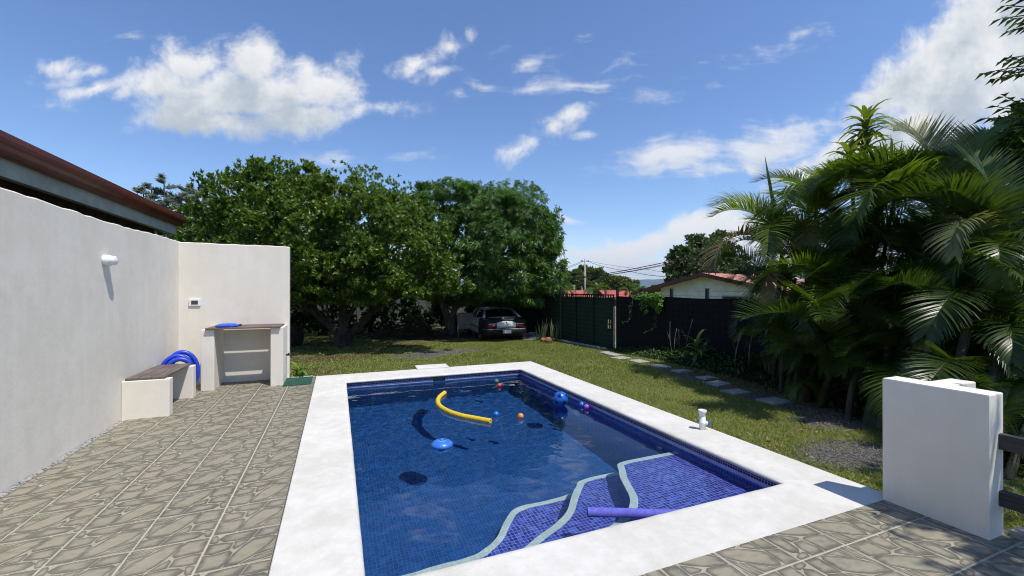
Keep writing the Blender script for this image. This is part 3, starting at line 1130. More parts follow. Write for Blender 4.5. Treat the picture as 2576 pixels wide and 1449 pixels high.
# ------------------------------------------------------------------ garden walls on the left
def make_left_walls():
    ys = list(np.arange(-3.0, 8.70, 0.13)) + [8.81]
    b = MB()
    rough_wall_y(b, -2.56, -2.44, ys, -0.2, lambda y: 2.385 + 0.012 * math.sin(y * 1.7))
    o = b.build('garden_wall', M['wall_white'])
    tag(o, 'long whitewashed wall at the left edge of the patio, carrying the lamp', 'wall')
    # end wall: built in the same way, then turned
    b = MB()
    xs = list(np.arange(-2.44, -0.80, 0.11)) + [-0.80]
    rough_wall_y(b, -8.81, -8.69, xs, -0.2, lambda x: 2.385 - 0.012 * (x + 2.44), 0.006)
    for v in b.bm.verts:
        x, y, z = v.co
        v.co = (y, -x, z)
    bmesh.ops.reverse_faces(b.bm, faces=list(b.bm.faces))
    o = b.build('garden_wall', M['wall_cream'])
    tag(o, 'short cream end wall standing behind the bar counter', 'wall')
    # low projecting wall on the right with its pier
    t = thing('pillar_wall', 'white low T-shaped wall at the right pool corner, with dark rails let into it', 'wall', (3.94, 1.67, 0))
    s = MB()
    s.box(-0.10, -0.285, -0.2, 0.085, 0.295, 0.925, 0.010)
    s.build('wall', M['wall_white'], t)
    s = MB()
    s.box(0.087, -0.03, -0.2, 0.42, 0.115, 0.917, 0.010)
    s.build('pier', M['wall_white'], t)


make_left_walls()


def make_rails():
    r = thing('wooden_railing', 'two dark wooden rails running out from the white pillar', 'railing', (3.985, 1.37, 0))
    for z0, z1 in ((0.565, 0.665), (0.20, 0.295)):
        s = MB().box(-0.03, -4.4, z0, 0.03, 0.035, z1, 0.006)
        s.build('rail', M['rail'], r)


make_rails()


def make_bar():
    t = thing('bar_counter', 'cream masonry bar counter with a brown plank top against the end wall', 'bar counter', (-1.40, 8.35, 0))
    for x0, x1 in ((-1.98, -1.80), (-1.02, -0.832)):
        s = MB().box(x0 + 1.40, 8.06 - 8.35, -0.1, x1 + 1.40, 8.688 - 8.35, 0.959, 0.010)
        s.build('pier', M['wall_cream'], t)
    for y0, y1 in ((8.015, 8.175), (8.181, 8.343), (8.374, 8.497), (8.517, 8.655)):
        s = MB().box(-1.915 + 1.40, y0 - 8.35, 0.961, -0.872 + 1.40, y1 - 8.35, 0.985, 0.004)
        s.build('plank', M['wood_bar'], t)


make_bar()


def make_bench():
    t = thing('bench', 'low bench of brown planks on two cream masonry supports along the wall', 'bench', (-2.2, 7.17, 0))
    for y0, y1 in ((6.64, 6.765), (7.60, 7.74)):
        s = MB().box(-2.438 + 2.2, y0 - 7.17, -0.1, -1.957 + 2.2, y1 - 7.17, 0.470, 0.010)
        s.build('support', M['wall_cream'], t)
    for x0, x1 in ((-2.408, -2.278), (-2.272, -2.146), (-2.140, -2.008)):
        s = MB().box(x0 + 2.2, 6.655 - 7.17, 0.472, x1 + 2.2, 7.70 - 7.17, 0.500, 0.004)
        s.build('plank', M['wood_grey'], t)


make_bench()


def make_wall_lamp():
    t = thing('wall_lamp', 'white oval bulkhead lamp fixed to the long white wall', 'lamp', (-2.44, 6.24, 1.925))
    Mx = Matrix.Rotation(R(90), 4, 'Y')
    # profile along +x, oval in y
    S = Matrix.Diagonal((1.0, 1.25, 1.0, 1.0))
    b = MB()
    b.lathe([(0.061, 0.0), (0.063, 0.012), (0.063, 0.048), (0.058, 0.055), (0.051, 0.055)], 32, M=Mx @ S)
    b.build('base', M['white_plastic'], t)
    g, nt, bs = new_mat('frosted_lamp_glass')
    bs.inputs['Base Color'].default_value = (0.74, 0.78, 0.80, 1)
    bs.inputs['Roughness'].default_value = 0.18
    bs.inputs['Subsurface Weight'].default_value = 0.2
    b = MB()
    b.lathe([(0.052, 0.051), (0.052, 0.088), (0.048, 0.100), (0.036, 0.109), (0.0, 0.113)], 32, M=Mx @ S, cap=False)
    b.build('lens', g, t)


make_wall_lamp()


def make_switch():
    t = thing('wall_switch_box', 'small white switch box with a dark window on the end wall', 'switch box', (-2.215, 8.69, 1.375))
    b = MB().box(-0.082, -0.022, -0.058, 0.082, 0.0, 0.058, 0.006)
    b.build('cover', M['white_plastic'], t)
    b = MB().box(-0.047, -0.0265, -0.032, 0.047, -0.0225, 0.032, 0.002)
    b.build('window', plain('smoked_window', (0.07, 0.065, 0.06), 0.25), t)


make_switch()


def make_tap():
    t = thing('tap', 'small black tap on the right face of the bar pier', 'tap', (-0.832, 8.50, 0.44))
    b = MB()
    b.tube([(0, 0, 0), (0.055, 0, 0), (0.075, 0, -0.012), (0.08, 0, -0.05)], [0.016, 0.016, 0.014, 0.012], 10)
    b.build('spout', M['black_plastic'], t)
    b = MB().box(0.025, -0.03, 0.014, 0.05, 0.03, 0.032, 0.005)
    b.build('handle', M['black_plastic'], t)


make_tap()


def make_mat():
    b = MB().box(-0.83, 7.93, 0.004, -0.405, 8.60, 0.016, 0.004)
    o = b.build('doormat', M['mat_green'])
    tag(o, 'dark green doormat lying between bar pier and pool coping', 'mat')
    b = MB()
    rg = random.Random(2)
    x = -0.84
    while x < -0.37:
        w = rg.uniform(0.03, 0.09)
        b.box(x, 8.63, -0.05, min(x + w, -0.37), 8.655 + rg.uniform(0, 0.02), 0.006 + rg.uniform(-.004, .012))
        x += w + 0.004
    tag(b.build('patio_edge', M['coping']), kind='structure')


make_mat()


def make_hose():
    t = MB()
    pts = []
    # loose coil leaning into the corner between the bench and the bar
    for i in range(0, 116):
        a = 2 * math.pi * i / 34 + 0.6
        k = i / 116
        rx = 0.185 - 0.03 * math.sin(k * 9) - 0.06 * max(0, k - 0.6)
        rz = 0.265 - 0.05 * math.sin(k * 6.0 + 1) - 0.10 * max(0, k - 0.55)
        pts.append((-2.20 + rx * math.cos(a) + 0.02 * math.sin(a * 0.5), 7.80 + 0.19 * k + 0.03 * math.cos(a), max(0.045, 0.335 + rz * math.sin(a))))
    t.tube(pts, 0.034, 10)
    o = t.build('pool_hose', M['hose'])
    tag(o, 'coiled blue pool hose standing between bench and bar counter', 'hose')


make_hose()


def make_lid():
    t = thing('pool_dish', 'blue plastic vacuum head dish lying on the bar top', 'pool tool', (-1.66, 8.22, 0.986), R(20))
    b = MB()
    b.lathe([(0.0, 0.0), (0.155, 0.0), (0.165, 0.012), (0.160, 0.030), (0.12, 0.048), (0.06, 0.056), (0.0, 0.058)], 36, cap=False)
    b.build('dish', M['blue_plastic'], t)
    b = MB().box(-0.12, -0.168, 0.0, 0.02, -0.12, 0.034, 0.006)
    b.build('rim_block', plain('dark_blue_plastic', (0.015, 0.04, 0.30), 0.4), t)
    b = MB()
    b.tube([(0.155, 0, 0.018), (0.20, 0.01, 0.020)], 0.016, 10)
    b.build('hose_stub', M['black_plastic'], t)


make_lid()


def make_pipe():
    t = thing('pvc_valve_pipe', 'short white PVC standpipe with a blue valve handle on the right coping', 'pipe', (3.858, 3.718, 0.0))
    b = MB()
    b.lathe([(0.034, 0.0), (0.034, 0.058), (0.0375, 0.060), (0.0375, 0.088), (0.034, 0.090), (0.034, 0.148), (0.030, 0.150), (0.026, 0.150)], 28)
    b.build('body', M['pvc'], t)
    b = MB()
    b.lathe([(0.031, 0.152), (0.034, 0.186), (0.043, 0.196), (0.045, 0.200), (0.045, 0.222), (0.039, 0.222), (0.037, 0.205), (0.0, 0.200)], 28, cap=False)
    b.lathe([(0.033, 0.149), (0.034, 0.1515), (0.033, 0.154)], 28, cap=False)
    b.build('funnel', M['pvc_grey'], t)
    b = MB()
    d = Vector((0.85, -0.52, 0))
    Q = d.to_track_quat('Z', 'Y').to_matrix().to_4x4()
    b.lathe([(0.022, 0.030), (0.022, 0.044), (0.018, 0.052), (0.018, 0.056)], 18, M=Matrix.Translation((0, 0, 0.074)) @ Q)
    b.build('valve_stem', M['pvc'], t)
    b = MB()
    b.lathe([(0.017, 0.056), (0.012, 0.066), (0.008, 0.085), (0.008, 0.088)], 14, M=Matrix.Translation((0, 0, 0.074)) @ Q)
    b.box(-0.008, -0.024, 0.058, 0.008, 0.024, 0.078, 0.004, Matrix.Translation((0, 0, 0.074)) @ Q)
    b.build('valve_handle', M['blue_plastic'], t)


make_pipe()


# ------------------------------------------------------------------ what floats in the pool
def noodle(name, label, mat_, pts, r, group=None, hole=None):
    t = MB()
    line = spline(pts, 10)
    t.tube(line, r, 16, cap=False)
    # hollow ends
    for a, b_ in ((line[0], line[1]), (line[-1], line[-2])):
        d = (a - b_).normalized()
        q = d.to_track_quat('Z', 'Y').to_matrix().to_4x4()
        t.lathe([(r, 0.0), (r * 0.92, 0.004), (r * 0.30, 0.004), (r * 0.28, -0.03), (0.0, -0.03)], 16, M=Matrix.Translation(a) @ q, cap=False)
    o = t.build(name, mat_)
    tag(o, label, 'pool noodle', group)
    return o


M['foam_yellow'] = plain('yellow_foam', (0.72, 0.50, 0.035), 0.8, 0.10, 30.0, 0.5, 220.0, 0.2)
M['foam_purple'] = plain('violet_foam', (0.13, 0.135, 0.55), 0.75, 0.10, 30.0, 0.5, 220.0, 0.2)
zf = WATER + 0.018
noodle('pool_noodle', 'curved yellow foam pool noodle floating in mid-pool', M['foam_yellow'],
       [(1.66, 7.06, zf), (1.515, 6.80, zf), (1.425, 6.51, zf), (1.41, 6.22, zf), (1.47, 5.92, zf), (1.58, 5.68, zf), (1.72, 5.49, zf), (1.86, 5.31, zf)], 0.036)
noodle('pool_noodle', 'straight violet foam pool noodle floating over the steps by the near coping', M['foam_purple'],
       [(1.80, 2.865, zf), (2.02, 2.765, zf), (2.27, 2.645, zf), (2.55, 2.53, zf), (2.85, 2.475, zf)], 0.037)


def vinyl(name, col, trans=0.0):
    m_, nt, b = new_mat(name)
    co = coords(nt)
    nt.l.new(nt.mixc(nt.smooth(nt.noise(co, 9.0, 3.0), 0.3, 0.7), tuple(c * 0.85 for c in col), col), b.inputs['Base Color'])
    b.inputs['Roughness'].default_value = 0.28
    b.inputs['Subsurface Weight'].default_value = 0.15
    b.inputs['Subsurface Scale'].default_value = 0.02
    b.inputs['Coat Weight'].default_value = 0.3
    b.inputs['Coat Roughness'].default_value = 0.15
    return m_


def small_ball(x, y, r, mat_, label, dip=0.012):
    b = MB()
    bm_ = bmesh.new()
    bmesh.ops.create_uvsphere(bm_, u_segments=32, v_segments=20, radius=r)
    b.take(bm_, smooth=True)
    # moulding seam
    b.lathe([(r * 0.9995, -0.0008), (r + 0.0006, -0.0004), (r + 0.0006, 0.0004), (r * 0.9995, 0.0008)], 32, cap=False)
    o = b.build('play_ball', mat_)
    o.location = (x, y, WATER + r - dip)
    o.rotation_euler = (random.uniform(0, 3), random.uniform(0, 3), 0)
    return tag(o, label, 'ball', 'small plastic balls afloat in the pool')


small_ball(2.755, 7.53, 0.040, vinyl('green_vinyl', (0.02, 0.28, 0.13)), 'small green plastic ball floating behind the red one')
small_ball(2.682, 7.19, 0.041, vinyl('red_vinyl', (0.72, 0.05, 0.03)), 'small red plastic ball floating just before the green one')
small_ball(2.028, 5.56, 0.038, vinyl('blue_vinyl', (0.01, 0.20, 0.72)), 'small plain blue plastic ball floating by the noodle end')
small_ball(2.30, 5.34, 0.041, vinyl('orange_vinyl', (0.85, 0.27, 0.035)), 'small orange plastic ball floating in open water')
small_ball(3.385, 5.55, 0.038, vinyl('azure_vinyl', (0.03, 0.24, 0.75)), 'small blue ball floating behind the pink one by the right wall')
small_ball(3.372, 5.40, 0.040, vinyl('pink_vinyl', (0.42, 0.07, 0.55)), 'small pink-violet plastic ball floating by the right pool wall')


def soccer_ball():
    r = 0.112
    blue = vinyl('ball_blue_vinyl', (0.008, 0.13, 0.62))
    blk = vinyl('ball_black_print', (0.012, 0.014, 0.03))
    seam = vinyl('ball_dark_seam', (0.006, 0.05, 0.30))
    rot = Euler((R(24), R(8), R(40))).to_matrix().to_4x4()
    b = MB()
    bm_ = bmesh.new()
    bmesh.ops.create_uvsphere(bm_, u_segments=48, v_segments=32, radius=r)
    b.take(bm_, smooth=True)
    # icosahedron vertices -> pentagons; edges -> seams
    phi = (1 + 5 ** 0.5) / 2
    vs = []
    for a in (-1, 1):
        for c in (-phi, phi):
            vs += [Vector((0, a, c)), Vector((a, c, 0)), Vector((c, 0, a))]
    vs = [v.normalized() for v in vs]
    p = s = b
    for v in vs:
        p.mi = 1
        nb = sorted([w for w in vs if w is not v], key=lambda w: (w - v).length)[:5]
        pts = [(v * 0.705 + w * 0.295).normalized() for w in nb]
        e1 = (pts[0] - v * pts[0].dot(v)).normalized()
        e2 = v.cross(e1)
        pts.sort(key=lambda q: math.atan2(q.dot(e2), q.dot(e1)))
        # subdivided cap
        ringn = 4
        vv = [[p.bm.verts.new(rot @ (v * (r + 0.0007)))]]
        for k in range(1, ringn + 1):
            row = []
            for i in range(5):
                for j in range(k):
                    a = v.lerp(pts[i], k / ringn)
                    c = v.lerp(pts[(i + 1) % 5], k / ringn)
                    row.append(p.bm.verts.new(rot @ (a.lerp(c, j / k).normalized() * (r + 0.0007))))
            vv.append(row)
        for k in range(1, ringn + 1):
            for i in range(5):
                for j in range(k):
                    o0 = vv[k][i * k + j]
                    o1 = vv[k][(i * k + j + 1) % (5 * k)]
                    n_in = max(1, 5 * (k - 1))
                    q0 = vv[k - 1][(i * (k - 1) + min(j, k - 1)) % n_in]
                    p._face([o0, o1, q0], True)
                    if j < k - 1:
                        q1 = vv[k - 1][(i * (k - 1) + j + 1) % n_in]
                        p._face([o1, q1, q0], True)
        p.mi = 2
        for w in nb:
            a = (v * 0.705 + w * 0.295).normalized()
            c = (v * 0.295 + w * 0.705).normalized()
            if (v - w).x > 0 or ((v - w).x == 0 and (v - w).y > 0):
                line = [rot @ (a.lerp(c, i / 6).normalized() * r) for i in range(7)]
                s.tube(line, 0.0016, 5, cap=False)
        for i in range(5):
            line = [rot @ (pts[i].lerp(pts[(i + 1) % 5], k / 4).normalized() * r) for k in range(5)]
            s.tube(line, 0.0012, 5, cap=False)
    o = b.build('football', [blue, blk, seam])
    o.location = (3.105, 5.70, WATER + r - 0.012)
    tag(o, 'blue ball with black football pentagons floating near the right pool wall', 'ball')


soccer_ball()


def make_floater():
    t = thing('chlorine_floater', 'round blue chlorine dispenser floating in the near half of the pool', 'chlorine dispenser', (1.085, 4.74, WATER + 0.012))
    blue = plain('floater_blue_plastic', (0.035, 0.17, 0.60), 0.35, 0.06, 12.0, coat=0.2)
    b = MB()
    b.lathe([(0.055, -0.055), (0.070, -0.040), (0.115, -0.020), (0.124, -0.002), (0.118, 0.016), (0.095, 0.036), (0.066, 0.048), (0.058, 0.048), (0.054, 0.040), (0.0, 0.040)], 44, cap=False)
    b.build('float_ring', blue, t)
    b = MB()
    b.lathe([(0.0, 0.049), (0.040, 0.049), (0.050, 0.046), (0.052, 0.0405)], 32, cap=False)
    b.build('cap', plain('floater_pale_blue_plastic', (0.07, 0.25, 0.66), 0.4, 0.05, 12.0), t)
    b = MB()
    b.lathe([(0.036, -0.17), (0.040, -0.165), (0.044, -0.056)], 24)
    b.build('cartridge', blue, t)
    b = MB()
    for sx in (-1, 1):
        poly = [(0.005, -0.030), (0.012, -0.012), (0.026, 0.004), (0.040, 0.012), (0.040, 0.022), (0.022, 0.020), (0.008, 0.006)]
        M_ = Matrix.Rotation(R(-22), 4, 'Z')
        pl = [(sx * x, y) for x, y in poly]
        if sx < 0:
            pl = pl[::-1]
        b.prism(pl, 0.0492, 0.0515, M_)
    b.build('grip_opening', plain('dark_blue_recess', (0.01, 0.035, 0.18), 0.5), t)


make_floater()
# ------------------------------------------------------------------ neighbour's house over the left wall
def corrugated(name, c1, c2, rough=0.5):
    m_, nt, b = new_mat(name)
    co = coords(nt)
    n = nt.noise(co, 2.5, 6.0, 0.65)
    nt.l.new(nt.mixc(nt.smooth(n, 0.35, 0.65), c1, c2), b.inputs['Base Color'])
    b.inputs['Roughness'].default_value = rough
    return m_


M['maroon'] = corrugated('maroon_painted_metal', (0.085, 0.018, 0.014), (0.13, 0.03, 0.022), 0.42)
M['roof_red'] = corrugated('red_roof_sheet', (0.30, 0.075, 0.055), (0.42, 0.12, 0.085), 0.6)
M['roof_pink'] = corrugated('faded_red_roof_sheet', (0.40, 0.165, 0.115), (0.50, 0.24, 0.17), 0.6)
M['fascia_grey'] = plain('grey_green_fascia', (0.33, 0.36, 0.31), 0.8, 0.10, 3.0)
M['dark_eave'] = plain('dark_eave_gap', (0.05, 0.04, 0.032), 0.95, 0.2, 5.0)  # dark colour supplies the shade in the gap below the fascia
M['cream'] = plain('cream_house_wall', (0.76, 0.72, 0.63), 0.9, 0.07, 2.0, 0.2, 30.0)


def make_left_house():
    h = thing('house', 'neighbouring house with maroon gutter and grey fascia rising above the long white wall', 'house', (-6.0, 4.0, 0))
    o = Vector((-6.0, 4.0, 0))
    b = MB().box(-7.0, -3.5, -0.2, -3.35, 10.55, 2.76)
    _off(b, o)
    b.build('wall', M['dark_eave'], h)
    b = MB().box(-3.12, -3.5, 2.705, -3.04, 10.68, 2.93)
    _off(b, o)
    b.build('fascia', M['fascia_grey'], h)
    b = MB().box(-7.0, -3.5, 2.765, -3.125, 10.55, 2.79)
    _off(b, o)
    b.build('soffit', M['dark_eave'], h)
    # ogee gutter along the eave
    prof = [(-3.035, 2.885), (-2.985, 2.880), (-2.955, 2.895), (-2.945, 2.93), (-2.915, 2.965), (-2.892, 2.985), (-2.888, 3.02), (-2.888, 3.075), (-2.900, 3.083), (-2.910, 3.075), (-2.915, 3.0), (-3.035, 3.0)]
    b = MB()
    ys = [-3.5, 0, 3, 6, 8, 9.5, 10.72]
    prev = None
    for i, y in enumerate(ys):
        cur = [b.bm.verts.new((x, y, z + 0.004 * math.sin(y * 2))) for x, z in prof]
        if prev:
            for k in range(len(prof)):
                b._face([prev[k], prev[(k + 1) % len(prof)], cur[(k + 1) % len(prof)], cur[k]])
        else:
            b._face(cur)
        prev = cur
    b._face(prev[::-1])
    _off(b, o)
    b.build('gutter', M['maroon'], h)
    # corrugated sheet roof rising behind the gutter
    V, F = [], []
    ny = 141
    for i in range(ny):
        y = -3.5 + 14.2 * i / (ny - 1)
        z = 0.018 * (1 if i % 2 else -1)
        V += [(-2.93 - o.x, y - o.y, 3.05 + z), (-7.2 - o.x, y - o.y, 3.95 + z)]
    for i in range(ny - 1):
        F.append((2 * i, 2 * i + 1, 2 * i + 3, 2 * i + 2))
    fast_mesh('roof', V, F, M['maroon'], h)


def _off(mb, o):
    for v in mb.bm.verts:
        v.co -= o


make_left_house()


# ------------------------------------------------------------------ leaves
def leaves_mesh(name, P, D, N, L, W, mats, parent=None, droop=0.0, fold=0.25, midx=None, curl=True):
    """kite-shaped folded leaves. P base points, D directions, N facing normals, L lengths, W widths"""
    n = len(P)
    D = D / (np.linalg.norm(D, axis=1, keepdims=True) + 1e-9)
    S = np.cross(D, N)
    S /= (np.linalg.norm(S, axis=1, keepdims=True) + 1e-9)
    N2 = np.cross(S, D)
    L = np.broadcast_to(np.asarray(L, float), (n,))[:, None]
    W = np.broadcast_to(np.asarray(W, float), (n,))[:, None]
    tip = P + D * L - np.array([0, 0, 1.0]) * (L * droop)
    mid = P + D * L * 0.45 + N2 * L * 0.04
    a = mid + S * W * 0.5 + N2 * W * fold
    b = mid - S * W * 0.5 + N2 * W * fold
    V = np.empty((n, 4, 3))
    V[:, 0], V[:, 1], V[:, 2], V[:, 3] = P, a, tip, b
    base = np.arange(n, dtype=np.int64)[:, None] * 4
    F = np.empty((n, 2, 3), dtype=np.int64)
    F[:, 0] = base + np.array([0, 1, 2])
    F[:, 1] = base + np.array([0, 2, 3])
    mi = None
    if midx is not None:
        mi = np.repeat(np.asarray(midx), 2)
    return fast_mesh(name, V.reshape(-1, 3), F.reshape(-1, 3), mats, parent, smooth=False, midx=mi)


def unit(n, rng=RNG):
    v = rng.normal(size=(n, 3))
    return v / np.linalg.norm(v, axis=1, keepdims=True)


def rosettes(C, A, k, spread=0.9, rng=RNG):
    """k leaves round every twig end C with axis A; returns P, D, N"""
    n = len(C)
    A = A / (np.linalg.norm(A, axis=1, keepdims=True) + 1e-9)
    ref = np.where(np.abs(A[:, 2:3]) < 0.9, np.array([[0, 0, 1.0]]), np.array([[1.0, 0, 0]]))
    X = np.cross(A, ref)
    X /= np.linalg.norm(X, axis=1, keepdims=True)
    Y = np.cross(A, X)
    ang = (np.arange(k)[None, :] * 2.399 + rng.uniform(0, 6.28, (n, 1)))[..., None]
    tilt = rng.uniform(0.55, 1.25, (n, k, 1)) * spread
    R_ = X[:, None] * np.cos(ang) + Y[:, None] * np.sin(ang)
    D = R_ * np.sin(tilt) + A[:, None] * np.cos(tilt)
    N = A[:, None] * np.sin(tilt) - R_ * np.cos(tilt) * 0.5
    back = (np.arange(k) / k)[None, :, None]
    P = C[:, None] - A[:, None] * (0.10 * back)
    return P.reshape(-1, 3), D.reshape(-1, 3), N.reshape(-1, 3) + rng.normal(scale=0.15, size=(n * k, 3))


def lobes_points(lobes, n, inner=0.6, rng=RNG, up=0.25, cl=None, lump=0.16):
    """twig ends through a crown made of ellipsoid lobes: in clumps near each lobe's skin; drops those deep inside another lobe"""
    vol = np.array([(r[0] * r[1] + r[1] * r[2] + r[0] * r[2]) for c, r in lobes])
    cnt = np.maximum(8, (n * vol / vol.sum()).astype(int))
    C, A = [], []
    for (c, r), m in zip(lobes, cnt):
        c = np.array(c)
        r = np.array(r)
        kcl = max(6, int(m / (cl or 26)))
        d = unit(kcl, rng)
        rad = rng.uniform(inner, 1.0, (kcl, 1)) ** 0.6 * rng.uniform(0.86, 1.1, (kcl, 1))
        pc = d * rad
        idx = rng.integers(0, kcl, m)
        p = pc[idx] + rng.normal(scale=lump, size=(m, 3))
        pn = np.linalg.norm(p, axis=1, keepdims=True)
        p = p * np.minimum(1.0, 1.10 / np.maximum(pn, 1e-6))
        C.append(c + p * r)
        a = p / (np.linalg.norm(p, axis=1, keepdims=True) + 1e-6) * 0.8 + rng.normal(scale=0.45, size=(m, 3))
        a[:, 2] += up
        A.append(a)
    C = np.concatenate(C)
    A = np.concatenate(A)
    keep = np.ones(len(C), bool)
    for (c, r) in lobes:
        q = np.linalg.norm((C - np.array(c)) / np.array(r), axis=1)
        keep &= (q > 0.45)
    return C[keep], A[keep]


def limb(mb, pts, r0, r1, seg=9, wob=0.0):
    line = spline(pts, 6)
    n = len(line)
    rr = [r0 + (r1 - r0) * (i / (n - 1)) ** 0.8 for i in range(n)]
    if wob:
        line = [p + Vector((random.uniform(-wob, wob), random.uniform(-wob, wob), 0)) for p in line]
    mb.tube(line, rr, seg)


def bark(name, c1, c2, sc=8.0):
    m_, nt, b = new_mat(name)
    pos = nt.n.new('ShaderNodeNewGeometry').outputs['Position']
    n = nt.noise(nt.v('MULTIPLY', pos, (sc, sc, sc * 0.3)), 1.0, 6.0, 0.7)
    nt.l.new(nt.mixc(nt.smooth(n, 0.35, 0.65), c1, c2), b.inputs['Base Color'])
    b.inputs['Roughness'].default_value = 0.95
    bp = nt.add('ShaderNodeBump', {'Height': n, 'Strength': 0.9, 'Distance': 0.03})
    nt.l.new(bp.outputs[0], b.inputs['Normal'])
    return m_


M['bark_grey'] = bark('grey_brown_bark', (0.022, 0.018, 0.014), (0.085, 0.07, 0.055))
M['bark_pale'] = bark('pale_mossy_bark', (0.08, 0.07, 0.055), (0.26, 0.23, 0.19))
M['citrus'] = leaf_mat('glossy_round_leaves', [(0.040, 0.080, 0.012), (0.065, 0.125, 0.018), (0.105, 0.175, 0.024), (0.08, 0.145, 0.02), (0.15, 0.215, 0.032), (0.21, 0.25, 0.045)], 0.36, 0.32, 0.45)
M['mango'] = leaf_mat('long_drooping_leaves', [(0.038, 0.085, 0.017), (0.058, 0.125, 0.024), (0.085, 0.165, 0.03), (0.07, 0.145, 0.027), (0.13, 0.21, 0.04)], 0.42, 0.30, 0.35)
M['dull_leaf'] = leaf_mat('dull_green_leaves', [(0.035, 0.06, 0.02), (0.06, 0.095, 0.03), (0.09, 0.13, 0.045), (0.14, 0.165, 0.07)], 0.5, 0.2, 0.3)
M['far_leaf'] = leaf_mat('far_tree_leaves', [(0.06, 0.085, 0.025), (0.09, 0.12, 0.035), (0.13, 0.15, 0.045), (0.18, 0.18, 0.07)], 0.6, 0.2, 0.25)
M['needles'] = leaf_mat('grey_green_needles', [(0.20, 0.25, 0.21), (0.28, 0.33, 0.28), (0.36, 0.40, 0.34)], 0.6, 0.35, 0.25, (1.1, 1.1, 1.0))
M['shrub'] = leaf_mat('bright_shrub_leaves', [(0.05, 0.11, 0.018), (0.10, 0.19, 0.03), (0.16, 0.27, 0.05), (0.22, 0.32, 0.07)], 0.4, 0.35, 0.4)
M['cover'] = leaf_mat('ground_cover_leaves', [(0.015, 0.035, 0.010), (0.03, 0.065, 0.016), (0.05, 0.10, 0.025)], 0.45, 0.2, 0.35)
M['broad'] = leaf_mat('broad_tree_leaves', [(0.02, 0.05, 0.012), (0.04, 0.085, 0.018), (0.075, 0.13, 0.022), (0.14, 0.19, 0.03)], 0.38, 0.35, 0.4)
M['yellowgreen'] = leaf_mat('yellow_green_leaves', [(0.10, 0.16, 0.015), (0.20, 0.26, 0.02), (0.30, 0.32, 0.03)], 0.42, 0.4, 0.4)


def S3(px, py, d):
    v = survey(px, py, d)
    return (v.x, v.y, v.z)


